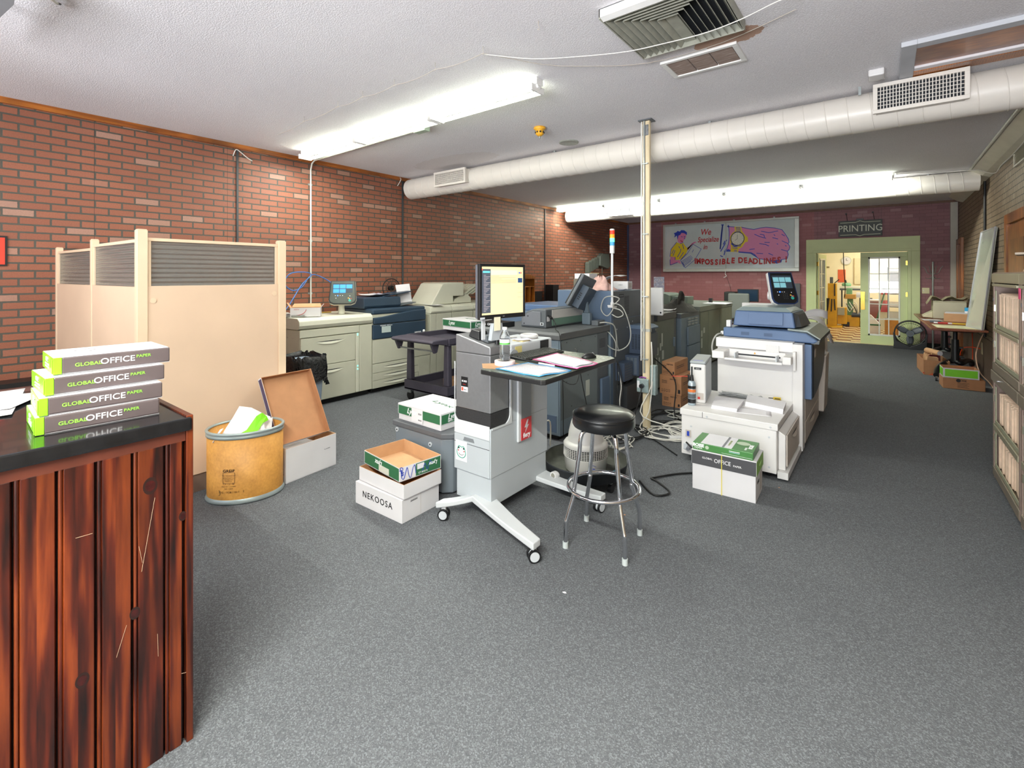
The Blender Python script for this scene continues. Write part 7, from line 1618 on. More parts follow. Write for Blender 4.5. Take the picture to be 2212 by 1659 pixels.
BLU = pl('sign_blue', '#2140b8', .4, var=0); PNK = pl('sign_pink', '#e58cb8', .4, var=0); YEL = pl('sign_yellow', '#efd51c', .4, var=0); SRD = pl('sign_red', '#c3151c', .4, var=0)
LAY = [0]
def art(name, polys, m, closed=True):
    LAY[0] += 1; yy = sy+.0028-.0004*LAY[0]; b = MB(t)
    for p in polys: b.prism(p[::-1], 'y', yy-.0003, yy+.0, m)
    return b.build(name, t)
def strokes(name, lines, m, w_=.011):
    LAY[0] += 1; yy = sy+.0028-.0004*LAY[0]; b = MB(t)
    for p in lines:
        for i in range(len(p)-1):
            a, c_ = Vector(p[i]), Vector(p[i+1]); d = (c_-a); d = d.normalized() if d.length else Vector((1, 0)); n = Vector((-d.y, d.x))*w_; a = a-d*w_*.4; c_ = c_+d*w_*.4
            b.prism([tuple(a-n), tuple(c_-n), tuple(c_+n), tuple(a+n)][::-1], 'y', yy-.0003, yy, m)
    return b.build(name, t)
arm = [(-3.276, 2.875), (-3.13, 2.854), (-2.95, 2.837), (-2.806, 2.793), (-2.663, 2.762), (-2.507, 2.793), (-2.384, 2.802), (-2.202, 2.774), (-2.023, 2.718), (-1.957, 2.617), (-1.884, 2.48), (-1.869, 2.396), (-1.891, 2.363), (-1.848, 2.287), (-1.869, 2.213), (-1.906, 2.172), (-1.884, 2.096), (-1.913, 1.989), (-2.038, 1.966), (-2.067, 1.9), (-2.142, 1.881), (-2.239, 1.911), (-2.277, 1.954), (-2.476, 1.989), (-2.569, 2.011), (-2.647, 2.117), (-2.726, 2.163), (-3.032, 2.198), (-3.28, 2.232), (-3.33, 2.252), (-3.283, 2.402), (-3.26, 2.562), (-3.263, 2.741)]
art('arm_shape', [arm], PNK); strokes('arm_outline', [arm+arm[:1]], BLU, .008)
strokes('arm_folds', [[(-2.491, 2.706), (-2.323, 2.662), (-2.262, 2.667), (-2.112, 2.692)], [(-2.647, 2.637), (-2.522, 2.57), (-2.384, 2.52)], [(-2.522, 2.63), (-2.43, 2.608), (-2.414, 2.547)], [(-2.232, 2.53), (-2.112, 2.49)], [(-2.414, 2.419), (-2.3, 2.409)], [(-2.53, 2.393), (-2.384, 2.358), (-2.315, 2.321)], [(-2.766, 2.246), (-2.647, 2.259)], [(-2.6, 2.147), (-2.453, 2.129)], [(-2.323, 2.134), (-2.224, 2.085)], [(-2.03, 2.604), (-1.964, 2.559)], [(-2.023, 2.439), (-1.891, 2.367)], [(-2.038, 2.222), (-1.906, 2.177)], [(-2.202, 2.605), (-2.179, 2.578)], [(-2.134, 2.373), (-2.112, 2.355)], [(-1.949, 2.324), (-1.928, 2.298)]], BLU, .009)
art('shade_shapes', [[(-2.277, 1.954), (-2.239, 1.911), (-2.142, 1.87), (-2.038, 1.899), (-2.023, 1.963), (-2.262, 1.961)], [(-3.032, 2.198), (-2.726, 2.157), (-2.616, 2.082), (-2.569, 2.011), (-2.742, 2.137), (-3.024, 2.171)], [(-3.406, 2.218), (-3.28, 2.277), (-3.213, 2.239), (-3.213, 2.204), (-3.33, 2.207)]], BLU)
art('watch_strap', [[(-3.13, 2.861), (-2.963, 2.85), (-2.947, 2.74), (-2.87, 2.631), (-2.806, 2.561), (-2.806, 2.453), (-2.87, 2.438), (-2.942, 2.318), (-3.029, 2.269), (-3.04, 2.186), (-3.23, 2.204), (-3.213, 2.328), (-3.238, 2.454), (-3.246, 2.597), (-3.18, 2.7), (-3.114, 2.75)]], YEL)
art('strap_shading', [[(-3.122, 2.729), (-2.991, 2.725), (-2.95, 2.688), (-3.056, 2.711), (-3.147, 2.69)], [(-3.221, 2.453), (-3.13, 2.37), (-3.016, 2.347), (-2.95, 2.389), (-2.991, 2.334), (-3.13, 2.334), (-3.205, 2.39)]], BLU)
strokes('strap_lines', [[(-3.097, 2.838), (-2.983, 2.83)], [(-3.097, 2.806), (-2.98, 2.799)], [(-3.094, 2.774), (-2.976, 2.767)], [(-3.089, 2.745), (-2.983, 2.739)], [(-3.18, 2.3), (-3.056, 2.284)], [(-3.18, 2.336), (-3.056, 2.319)], [(-3.139, 2.24), (-3.065, 2.234)], [(-3.139, 2.212), (-3.065, 2.206)]], BLU, .007)
def disc(cx, cy, rx, ry, n=32): return [(cx+rx*math.cos(2*math.pi*i/n), cy+ry*math.sin(2*math.pi*i/n)) for i in range(n)][::-1]
wc = (-3.056, 2.543); rx_, rz_ = 0.1635, 0.1765
art('watch_rim', [disc(wc[0], wc[1], rx_*1.05, rz_*1.05)], pl('sign_dark', '#3b3b46', .4)); art('watch_dial', [disc(wc[0], wc[1], rx_*.93, rz_*.93)], pl('sign_cream', '#e9e6d2', .4))
strokes('watch_hands', [[wc, (wc[0], wc[1]+rz_*.6)], [wc, (wc[0]-rx_*.35, wc[1]-rz_*.25)]]+[[(wc[0]+rx_*.76*math.sin(a), wc[1]+rz_*.76*math.cos(a)), (wc[0]+rx_*.82*math.sin(a), wc[1]+rz_*.82*math.cos(a))] for a in [i*math.pi/6 for i in range(12)]], MATS['sign_dark'], .004)
strokes('sleeve_lines', [[(-3.457, 2.932), (-3.398, 2.928)], [(-3.423, 2.921), (-3.449, 2.643), (-3.483, 2.284)], [(-3.428, 2.921), (-3.462, 2.644), (-3.489, 2.284)], [(-3.28, 2.911), (-3.28, 2.858)], [(-3.322, 2.52), (-3.381, 2.388), (-3.474, 2.22)], [(-3.364, 2.495), (-3.406, 2.407)], [(-3.347, 2.279), (-3.389, 2.119)], [(-3.483, 2.103), (-3.423, 2.077)], [(-3.305, 2.883), (-3.255, 2.876)]], BLU, .012)
art('face_and_arms', [[(-4.578, 2.796), (-4.447, 2.817), (-4.391, 2.729), (-4.4, 2.635), (-4.456, 2.572), (-4.484, 2.507), (-4.55, 2.472), (-4.616, 2.513), (-4.645, 2.609), (-4.635, 2.723)], [(-4.837, 2.118), (-4.693, 2.105), (-4.708, 2.01), (-4.635, 1.995), (-4.578, 2.017), (-4.531, 1.893), (-4.578, 1.913), (-4.635, 1.942), (-4.837, 1.869), (-4.85, 1.984)], [(-4.391, 2.315), (-4.326, 2.294), (-4.262, 2.404), (-4.225, 2.431), (-4.107, 2.491), (-4.152, 2.511), (-4.243, 2.469), (-4.298, 2.387), (-4.372, 2.258)]], PNK)
art('blouse', [[(-4.664, 2.515), (-4.55, 2.468), (-4.475, 2.497), (-4.428, 2.42), (-4.354, 2.323), (-4.372, 2.239), (-4.4, 2.183), (-4.541, 2.026), (-4.693, 2.01), (-4.708, 2.096), (-4.843, 2.115), (-4.817, 2.329), (-4.721, 2.441)]], YEL)
art('hair', [[(-4.635, 2.59), (-4.654, 2.705), (-4.731, 2.651), (-4.708, 2.727), (-4.74, 2.776), (-4.664, 2.801), (-4.635, 2.837), (-4.569, 2.814), (-4.531, 2.854), (-4.447, 2.845), (-4.372, 2.784), (-4.372, 2.709), (-4.447, 2.76), (-4.522, 2.774), (-4.56, 2.719), (-4.607, 2.702), (-4.62, 2.627)]], BLU)
strokes('woman_lines', [[(-4.56, 2.472), (-4.475, 2.497)], [(-4.798, 2.194), (-4.74, 2.307)], [(-4.76, 2.136), (-4.702, 2.287)], [(-4.635, 2.094), (-4.55, 2.244), (-4.541, 2.32)], [(-4.578, 2.055), (-4.466, 2.223)], [(-4.541, 2.016), (-4.391, 2.183)], [(-4.702, 2.096), (-4.702, 2.02)], [(-4.494, 2.451), (-4.456, 2.317)], [(-4.597, 2.398), (-4.569, 2.34)], [(-4.85, 2.115), (-4.817, 2.329), (-4.664, 2.515)], [(-4.85, 2.023), (-4.843, 1.869), (-4.635, 1.942)], [(-4.531, 2.67), (-4.494, 2.655)], [(-4.456, 2.666), (-4.419, 2.665)], [(-4.447, 2.638), (-4.438, 2.599)]], BLU, .008)
strokes('lips', [[(-4.55, 2.557), (-4.499, 2.527), (-4.488, 2.536)]], SRD, .010)
art('held_page', [[(-4.198, 2.439), (-3.981, 2.301), (-4.152, 2.009), (-4.41, 1.788), (-4.55, 1.998), (-4.372, 2.164)]], SW)
strokes('page_lines', [[(-4.198, 2.439), (-3.981, 2.301), (-4.152, 2.009), (-4.41, 1.788), (-4.55, 1.998), (-4.372, 2.164), (-4.198, 2.439)], [(-4.531, 1.959), (-4.262, 2.123)], [(-4.512, 1.931), (-4.234, 2.1)], [(-4.494, 1.902), (-4.216, 2.07)], [(-4.475, 1.864), (-4.225, 2.029)], [(-4.456, 1.835), (-4.262, 1.973)], [(-4.188, 2.289), (-4.225, 2.216)], [(-4.522, 1.94), (-4.447, 1.797)], [(-4.484, 1.94), (-4.428, 1.803)]], BLU, .0055)
def sg(st, x, z, size, m, **k):
    LAY[0] += 1; return text(t, st, size, (x, sy+.0020-.0004*LAY[0], z), XM, ZM, m, lift=0, ext=.0002, **k)
wx = [(-3.865, 2.756), (-3.803, 2.551), (-3.874, 2.349)]
sg('We', wx[0][0], wx[0][1], .23, SRD, shear=.22, bold=.012, sx=.8); sg('Specialize', wx[1][0], wx[1][1], .20, SRD, shear=.22, bold=.012, sx=.72); sg('in', wx[2][0], wx[2][1], .19, SRD, shear=.22, bold=.012, sx=.8)
s0, s1 = (-4.174, 1.944), (-1.898, 1.947)
st = 'IMPOSSIBLE DEADLINES !'; n = len(st); wts = [.55 if c_ in 'I!' else (.6 if c_ == ' ' else 1) for c_ in st]; tot = sum(wts); acc = 0
LAY[0] += 1
for i, c_ in enumerate(st):
    f = (acc+wts[i]/2)/tot; acc += wts[i]
    if c_ == ' ': continue
    x = s0[0]+(s1[0]-s0[0])*f; z = s0[1]+(s1[1]-s0[1])*f+.02*math.cos(f*2*math.pi*2)
    a = .12*math.sin(f*2*math.pi*2)
    text(t, c_, .20, (x, sy+.0016-.0004*LAY[0], z), (math.cos(a), 0, math.sin(a)), (-math.sin(a), 0, math.cos(a)), SRD, bold=.045, sx=.82, lift=0, ext=.0002)
# neon-style PRINTING sign
t = thing('neon_sign', 'dark unlit tube-letter sign hanging over the green door frame', 'sign', (-.445, 13.54, 2.475))
OLV = pl('sign_box_dark', '#3f443e', .5); TUB = pl('unlit_tube', '#cfd2b8', .3)
b = MB(t); b.box(-.85, -.04, 13.56, 13.60, 2.475, 2.845, OLV); b.build('sign_box', t, .004)
text(t, 'PRINTING', .215, (-.445, 13.56, 2.655), XM, ZM, TUB, ext=.004, sx=.86, lift=.006)
b = MB(t)
for z, s_ in ((2.80, 1), (2.515, -1)): b.tube([(-.82, 13.55, z), (-.53, 13.55, z), (-.445, 13.55, z+.03*s_), (-.36, 13.55, z), (-.07, 13.55, z)], .008, TUB, 6)
b.build('border_tube', t)
b = MB(t); b.box(-.52, -.38, 13.56, 13.62, 2.8455, 2.885, BG_D); b.build('transformer', t, .006)
for x in (-.68, -.18): b = MB(t); b.tube([(x, 13.58, 2.845), (x-.03, 13.60, 3.02)], .005, BLACK, 5); b.box(x-.045, x-.015, 13.595, BY-.001, 3.0, 3.03, BLACK); b.build('hanging_wire', t)
b = MB(); b.box(-5.36, -5.05, BY-.03, BY-.002, 1.02, 1.53, pl('canvas_edge', '#9a9aa8', .7)); o = b.build('canvas_picture')
k = N('mottled_painting'); v = k.co(); k.l(k.ramp(k.noise(v, 9, 5, .6, 1.2), [(.3, '#4e5330'), (.42, '#c9cde0'), (.5, '#8a8aa6'), (.6, '#d0ccd4'), (.68, '#8a5a48'), (.8, '#70779a')]), k.b.inputs['Base Color'])
o.data.materials[0] = k.m; tag(o, 'small mottled blue and green canvas on the back wall left of the sign', 'picture')
b = MB(); b.box(.64, .765, BY-.008, BY-.001, 1.18, 1.305, pl('switch_ivory', '#cfc79a', .4)); b.box(.66, .675, BY-.016, BY-.0085, 1.23, 1.26, CORD) ; o = tag(b.build('switch_plate', bevel=.002), 'ivory double light switch plate on the mauve wall beside the green frame', 'switch')
b = MB(); b.box(-2.25, -1.63, BY-.10, BY-.06, 0, 1.375, pl('slate_panel', '#55585a', .5)); tag(b.build('leaning_board', bevel=.004), 'dark slate board leaning on the back wall behind the console', 'board')
# desk, chair and screens at the back
t = thing('back_desk', 'desk along the back wall below the advertising sign', 'desk', (-2.7, 12.9, 0))
b = MB(t); b.box(-3.5, -2.3, 12.5, 13.3, .72, .75, pl('desk_grey', '#77776f', .5)); b.build('desk_top', t, .004)
for x in (-3.45, -2.35): b = MB(t); b.box(x-.02, x+.02, 12.55, 13.25, 0, .719, MATS['desk_grey']); b.build('desk_leg', t)
t = thing('desk_screen', 'dark blue switched-off desk screen behind the grey chair at the back wall', 'monitor', (-2.62, 12.75, .751))
b = MB(t); b.box(-2.87, -2.40, 12.72, 12.76, .93, 1.235, BLACK); b.build('screen_case', t, .004); b = MB(t); b.box(-2.85, -2.42, 12.717, 12.7195, .95, 1.215, pl('screen_navy_off', '#26384c', .15)); b.build('screen_glass', t); b = MB(t); b.box(-2.68, -2.60, 12.74, 12.80, .751, .93, BLACK); b.build('screen_foot', t)
b = MB(); b.box(-3.16, -2.90, 12.62, 12.95, .751, 1.165, pl('black_tower', '#1b1e1b', .5)); tag(b.build('computer_tower', bevel=.02), 'black boxy computer beside the dark screen at the back wall', 'computer')
t = thing('office_chair', 'grey padded office chair facing the back desk', 'chair', (-2.68, 12.05, 0)); CHG = pl('chair_grey', '#6f746f', .7)
b = MB(t); b.box(-2.92, -2.46, 12.0, 12.09, .55, 1.155, CHG); b.build('backrest', t, .035)
b = MB(t); b.box(-2.92, -2.46, 12.10, 12.50, .43, .50, CHG); b.build('seat', t, .03)
b = MB(t); b.cyl((-2.69, 12.3, .08), (-2.69, 12.3, .429), .03, BLACK); b.build('gas_post', t)
for i in range(5): a = i*2*math.pi/5; b = MB(t); b.hexa([(-2.69, 12.28, .06), (-2.69+.28*math.cos(a), 12.3+.28*math.sin(a)-.02, .05), (-2.69+.28*math.cos(a), 12.3+.28*math.sin(a)+.02, .05), (-2.69, 12.32, .06)], [(-2.69, 12.28, .10), (-2.69+.28*math.cos(a), 12.3+.28*math.sin(a)-.02, .075), (-2.69+.28*math.cos(a), 12.3+.28*math.sin(a)+.02, .075), (-2.69, 12.32, .10)], BLACK); b.cyl((-2.69+.27*math.cos(a), 12.285+.27*math.sin(a), .025), (-2.69+.27*math.cos(a), 12.315+.27*math.sin(a), .025), .025, BLACK, seg=12); b.build('base_leg', t)
# left wall, far part: hutch, desk clutter, wire rack
t = thing('side_desk', 'long low desk along the red wall beyond the putty press row', 'desk', (-5.8, 8.9, 0))
b = MB(t); b.box(-6.17, -5.45, 7.3, 10.6, .74, .77, pl('side_desk_top', '#5a5650', .5)); b.build('desk_top', t)
for y in (7.35, 10.55): b = MB(t); b.box(-6.15, -5.5, y-.02, y+.02, 0, .739, MATS['side_desk_top']); b.build('desk_leg', t)
t = thing('wooden_hutch', 'orange oak pigeonhole hutch with an arched top on the side desk, half behind the monitor', 'shelf', (-6.0, 7.9, .771))
hx, hy0, hy1 = -5.86, 7.55, 8.27
b = MB(t); b.box(-6.16, hx, hy1-.02, hy1, .771, 1.50, M_ORANGE); b.build('side_board', t, .002)
b = MB(t); b.box(-6.16, hx, hy0, hy0+.02, .771, 1.50, M_ORANGE); b.build('side_board', t, .002)
b = MB(t); b.box(-6.16, -6.14, hy0+.02, hy1-.02, .771, 1.50, M_ORANGE); b.build('back_board', t)
b = MB(t); b.prism([(hy0, 1.501), (hy1+.01, 1.501), (hy1+.01, 1.53)]+[(hy1-.72*i/10, 1.53+.075*math.sin(math.pi*(.08+.84*i/10))) for i in range(11)]+[(hy0, 1.53)], 'x', -6.16, hx+.012, M_ORANGE); b.build('arched_top', t, .003)
for z, y0, y1 in ((1.33, hy0+.02, hy1-.02), (1.0, hy0+.02, hy1-.02)): b = MB(t); b.box(-6.14, hx-.003, y0, y1, z, z+.018, M_ORANGE); b.build('shelf_board', t)
for y in (7.75, 7.93, 8.10): b = MB(t); b.box(-6.14, hx-.004, y, y+.016, 1.019, 1.329, M_ORANGE); b.build('divider', t)
for (x0, x1, y0, y1, z1, nm, m_, lab) in ((-6.12, -6.04, 8.40, 8.80, 1.22, 'dark_screen', BLACK, 'dark screen back standing on the side desk next to the orange hutch'), (-6.12, -5.9, 9.05, 9.28, 1.36, 'tower_speaker', BLACK, 'tall black speaker on the side desk'), (-6.1, -5.8, 9.35, 10.0, 1.24, 'black_cabinet', BG_D, 'black cabinet with a pale top edge on the side desk'), (-6.0, -5.6, 10.1, 10.5, 1.2, 'blue_box_unit', pl('bright_blue', '#2a4a9c', .5), 'bright blue box on the side desk behind the display')):
    b = MB(); b.box(x0, x1, y0, y1, .771, z1, m_); tag(b.build(nm, bevel=.004), lab, 'equipment')
b = MB(); b.box(-5.80, -5.50, 8.2, 8.6, .771, .93, pl('beige_printer', '#c4bfa6', .5)); b.prism([(8.25, .9305), (8.55, .9305), (8.5, .97), (8.3, .97)], 'x', -5.78, -5.53, MATS['beige_printer']); tag(b.build('desktop_printer', bevel=.01), 'small beige desktop printer on the side desk', 'printer')
b = MB(); b.prism([(8.72, .771), (8.98, .771), (8.98, .80), (8.76, .90)], 'x', -5.75, -5.58, BLACK); b.cyl((-5.66, 8.72, .92), (-5.66, 8.95, .86), .022, BLACK); tag(b.build('telephone'), 'black desk telephone beside the beige printer', 'telephone')
t = thing('wall_rack', 'dark grey metal wall rack with overlapping pockets on the red brick wall', 'rack', (-6.15, 11.6, 1.62)); RK = pl('rack_grey', '#5c625a', .5)
for i in range(4):
    y = 10.98+.16*i; z = 1.63+.045*i; b = MB(t); b.prism([(y, z), (y+.11, z+.01), (y+.13, z+.26), (y+.10, z+.30), (y+.04, z+.30), (y, z+.25)], 'x', -6.175+.0, -6.06-.01*i, RK); b.build('rack_pocket', t, .006)
b = MB(t); b.prism([(11.60, 1.84), (12.05, 1.76), (12.20, 1.82), (12.14, 2.17), (11.75, 2.17), (11.62, 2.10)], 'x', -6.175, -6.05, RK); b.build('large_pocket', t, .01)
b = MB(t); b.tube([(-6.16, 10.90, 1.60), (-6.05, 10.95, 1.60), (-6.05, 12.35, 1.60), (-6.16, 12.35, 1.60)], .008, RK, 6); b.tube([(-6.05, 11.7, 1.60), (-6.05, 11.7, 1.78)], .008, RK, 6); b.tube([(-6.05, 12.2, 1.60), (-6.05, 12.2, 1.84)], .008, RK, 6); b.build('rack_rail', t)
b = MB(); b.box(-6.10, -6.03, 11.05, 11.48, 1.6085, 1.64, pl('pale_wood_strip', '#cdbf9a', .6)); tag(b.build('wood_strip_piece'), 'pale wooden strip lying on the wall rack rail', 'strip')
# red sign at the left edge
b = MB(); b.box(LX+.001, LX+.012, .20, .565, 1.66, 1.93, BLACK); b.box(LX+.0122, LX+.0145, .215, .55, 1.675, 1.915, pl('red_sign_face', '#d6402e', .4)); tag(b.build('red_wall_sign', bevel=.01), 'edge of a red rounded sign on the brick wall at the left border', 'sign')

# ================================================================ right side: filing cabinets
CT_T = pl('cabinet_taupe', '#a08a80', .4, metal=.15, var=.03); CT_S = pl('cabinet_champagne', '#a39d86', .35, metal=.3, var=.04); CT_B = pl('cabinet_brown', '#84796a', .4, metal=.2, var=.04); HNG = pl('frame_pale_green', '#a9ab92', .4, metal=.3)
fx = .67
def filing(y0, y1, lab):
    t = thing('filing_cabinet', lab, 'cabinet', ((fx+1.13)/2, (y0+y1)/2, 0), 0, 'open lateral filing cabinets')
    b = MB(t); b.box(fx+.006, 1.13, y0, y0+.02, .0, 1.592, CT_T); b.build('side_panel', t); b = MB(t); b.box(fx+.006, 1.13, y1-.02, y1, .0, 1.592, CT_T); b.build('side_panel', t)
    b = MB(t); b.box(1.11, 1.13, y0+.02, y1-.02, .0, 1.592, CT_B); b.build('back_panel', t)
    b = MB(t); b.box(fx, 1.13, y0, y1, 1.592, 1.600, CT_T); b.build('top_panel', t)
    for y in (y0+.0005, y1-.045): b = MB(t); b.box(fx, fx+.0055, y, y+.045, .03, 1.5915, CT_T); b.build('corner_post', t, .001)
    b = MB(t); b.box(fx-.008, fx+.002, y0+.0, y1-.0, 1.522, 1.591, CT_S); b.build('top_flap', t, .003)
    for z0, z1, xo in ((1.495, 1.515, .012), (1.145, 1.170, .004), (.388, .430, .006)): b = MB(t); b.box(fx-xo, 1.109, y0+.046, y1-.046, z0, z1, CT_S); b.build('shelf', t, .003)
    b = MB(t); b.box(fx-.006, 1.109, y0+.021, y1-.021, .845, .905, CT_B); b.build('drawer_front', t, .003); b = MB(t); b.box(fx-.014, fx-.0, y0+.005, y1-.005, .765, .842, CT_B); b.build('drawer_front', t, .003)
    b = MB(t); b.cyl((fx-.014, (y0+y1)/2+.12, .805), (fx-.026, (y0+y1)/2+.12, .805), .011, CHROME, seg=16); b.build('lock_knob', t)
    b = MB(t); b.box(fx-.004, 1.109, y0+.021, y1-.021, .03, .095, CT_B); b.box(fx+.02, 1.10, y0+.03, y1-.03, .0, .03, CT_B); b.build('base', t, .003)
    for z in (.10, .435, .91, 1.175):
        zt = z+.275 if z < .4 else z+.285
        b = MB(t); b.box(fx+.004, fx+.010, y0+.05, y1-.05, z, z+.028, HNG); b.box(fx+.004, fx+.010, y1-.085, y1-.055, z+.028, zt, HNG); b.build('folder_rail', t, .001)
    for z in (1.38, 1.05): b = MB(t); b.box(fx-.003, fx-.0, y1-.03, y1-.015, z, z+.025, BG_D); b.build('catch', t)
    for z in (1.30, 1.02, .60, .30): b = MB(t); b.box(fx-.004, fx+.0035, y1-.052, y1-.046, z, z+.05, CHROME); b.build('slide_end', t)
    return t
filing(4.31, 5.265, 'taupe open-front lateral filing cabinet, the farther one by the right wall')
filing(3.345, 4.30, 'taupe lateral filing cabinet cut by the picture border, nearer than the other')
fold = MB(); fold.box(0, .30, 0, .020, 0, .225, FOLDER); fold.box(.0, .30, .021, .0225, .004, .235, FOLDER); f0 = fold.build('manila_folder')
random.seed(44); first = True
for ci, (Y0_, n_) in enumerate(((5.185, 30), (4.215, 12))):
    for zi, (z, hs) in enumerate(((1.176, 1.10), (.911, .92), (.436, 1.02), (.102, 1.0))):
        for i in range(n_ if True else 0):
            y = Y0_-.0262*(i+1)
            if ci == 1 and y < 3.9: break
            f = f0 if first else f0.copy()
            if not first: C.objects.link(f)
            first = False
            f.location = (fx+.166+random.uniform(0, .012)+(.0 if zi < 2 else random.uniform(0, .02)), y, z+.003); f.scale = (1, 1, hs*random.uniform(.94, 1.02)); f.rotation_euler = (random.uniform(-.015, .02)*(1 if zi < 2 else 0), 0, 0)
            lv = ('top', 'second', 'third', 'lowest')[zi]; cb = ('farther', 'nearer')[ci]
            tag(f, 'manila folder in the %s compartment of the %s filing cabinet' % (lv, cb), 'folder', 'manila folders, %s compartment, %s cabinet' % (lv, cb))
b = MB(); b.box(fx-.012, fx-.009, 4.24, 4.29, 1.43, 1.50, pl('pink_note', '#e0447c', .6)); tag(b.build('pink_note'), 'pink note stuck on the nearer filing cabinet', 'note')
b = MB(); b.hexa([(.64, 4.02, 1.603), (1.0, 4.02, 1.603), (1.0, 4.31, 1.603), (.68, 4.31, 1.603)], [(.66, 4.04, 1.66), (1.0, 4.04, 1.70), (1.0, 4.30, 1.70), (.72, 4.26, 1.66)], FOLDER); b.hexa([(.60, 4.0, 1.70), (1.0, 4.0, 1.71), (1.0, 4.33, 1.71), (.66, 4.33, 1.70)], [(.60, 4.0, 1.712), (1.0, 4.0, 1.72), (1.0, 4.33, 1.72), (.66, 4.33, 1.712)], CT_B); tag(b.build('paper_bundle'), 'bundle of beige papers under a brown board on top of the nearer filing cabinet', 'papers')
# ---- drafting table
t = thing('work_table', 'cherry laminate work table on two black cast pedestals with curved feet', 'table', (.85, 11.2, 0))
b = MB(t); b.hexa([(.553, 9.476, .755), (1.168, 9.509, .755), (1.168, 12.93, .755), (.479, 12.918, .755)], [(.553, 9.476, .785), (1.168, 9.509, .785), (1.168, 12.93, .785), (.479, 12.918, .785)], M_DESK); b.build('table_top', t, .006)
IRN = pl('cast_iron_black', '#17191b', .35)
for y in (10.25, 11.95):
    b = MB(t); b.hexa([(.70, y-.25, .70), (1.06, y-.25, .70), (1.06, y+.25, .70), (.70, y+.25, .70)], [(.62, y-.4, .754), (1.14, y-.4, .754), (1.14, y+.4, .754), (.62, y+.4, .754)], IRN); b.build('top_bracket', t, .01)
    b = MB(t); b.cyl((.88, y, .20), (.88, y, .56), .055, IRN, r2=.045); b.cyl((.88, y, .50), (.88, y, .70), .028, IRN); b.build('pedestal', t)
    for z in (.28, .42): b = MB(t); b.box(.925, .975, y-.015, y+.015, z, z+.03, IRN); b.build('height_lever', t, .005)
    for sx_ in (-1, 1):
        b = MB(t); b.tube([(.88, y, .22), (.88+sx_*.06, y-sx_*.06, .20), (.88+sx_*.16, y-.30*(1 if sx_ < 0 else -1), .20), (.88+sx_*.24, y-.55*(1 if sx_ < 0 else -1), .16), (.88+sx_*.27, y-.75*(1 if sx_ < 0 else -1), .085)], .038, IRN, 10, sub=5); b.build('curved_foot', t)
        xx, yy = .88+sx_*.27, y-.75*(1 if sx_ < 0 else -1); b = MB(t); b.cyl((xx-.012, yy, .028), (xx+.012, yy, .028), .028, BLACK, seg=16); b.box(xx-.014, xx+.014, yy-.01, yy+.01, .04, .07, CHROME); b.build('castor', t)
t = thing('whiteboard', 'narrow framed whiteboard with faint marker notes, leaning from the table against the tan wall', 'whiteboard', (1.08, 9.9, .79))
q = [Vector((1.0, 10.12, .790)), Vector((1.107, 9.56, .790)), Vector((1.185, 9.10, 2.23)), Vector((1.145, 9.95, 2.22))]; nn = Vector((.02, .004, -.002))
WBM = pl('whiteboard_face', '#c8cdc4', .12, var=.04, scale=3, coat=.5)
b = MB(t); b.hexa([q[0], q[1], q[1]+nn, q[0]+nn], [q[3], q[2], q[2]+nn, q[3]+nn], WBM); b.build('board_face', t)
b = MB(t)
for a, c_ in ((0, 1), (1, 2), (2, 3), (3, 0)): b.tube([q[a]-nn*.1, q[c_]-nn*.1], .011, pl('board_frame_alu', '#c4c6cc', .3, metal=.3), 6)
b.build('board_frame', t)
b = MB(t); random.seed(9)
for i in range(9):
    f = .12+.085*i
    a = q[3].lerp(q[0], f); c_ = q[2].lerp(q[1], f)
    for k_ in range(3):
        u0 = .18+.22*k_+random.uniform(0, .05)
        if random.random() < .35: continue
        p = [a.lerp(c_, u0+.03*j)+Vector((-.003, 0, .02*math.sin(j*2.1+i))) for j in range(4)]; b.tube(p, .0025, pl('faint_marker', '#8f9688', .6), 4)
b.build('marker_notes', t)
t = carton('kraft_carton', 'shallow brown box with a white rim on the work table before the whiteboard', (.80, 10.98, .786), math.radians(-6), .34, .45, .14, KRAFT); b = MB(); b.box(.01, .33, .01, .44, .1405, .146, WHITE); b.build('paper_rim', t)
b = MB(); b.box(.70, 1.15, 11.62, 12.1, .786, 1.09, pl('beige_printer_case', '#b7b29b', .5)); b.box(.70, 1.15, 11.62, 12.1, 1.0905, 1.11, MATS['beige_printer_case']); b.hexa([(.56, 11.65, .80), (.699, 11.65, .79), (.699, 12.0, .79), (.56, 12.0, .80)], [(.56, 11.65, .83), (.699, 11.65, .92), (.699, 12.0, .92), (.56, 12.0, .83)], pl('beige_tray', '#cbc4a6', .5)); tag(b.build('covered_printer', bevel=.015), 'large beige printer with a sloped paper tray on the far half of the work table', 'printer')
b = MB(); g = []
for i in range(7):
    g.append([(.62+.55*j/8, 11.6+.5*i/6, 1.112+.09*abs(math.sin(j*.9+.4))*(.6+.4*math.sin(i*1.3+1))+(-.09 if j == 0 else 0)) for j in range(9)])
b.sheet(g, pl('dust_cover_beige', '#b5ad90', .4, bump=.3, bscale=20)); tag(b.build('dust_cover', solid=.002), 'crumpled beige dust cover lying on the large printer', 'cover')
t = thing('spray_can', 'blue and white aerosol can on the work table beside the whiteboard', 'spray can', (1.13, 11.25, .786)); b = MB(t); b.cyl((1.13, 11.25, .786), (1.13, 11.25, .96), .045, WHITE, seg=20); b.build('can_body', t); b = MB(t); b.cyl((1.13, 11.25, .9605), (1.13, 11.25, 1.02), .046, pl('can_cyan', '#2f9fd6', .4), seg=20); b.build('can_cap', t)
sheet((.86, 9.92, .787), math.radians(3), .50, .62, 'large cream sheet on the near end of the work table', m=pl('cream_sheet', '#d4d0ac', .7), curl=.002)
sheet((.66, 11.2, .787), math.radians(5), .26, .36, 'white sheet at the middle of the work table', curl=.002)
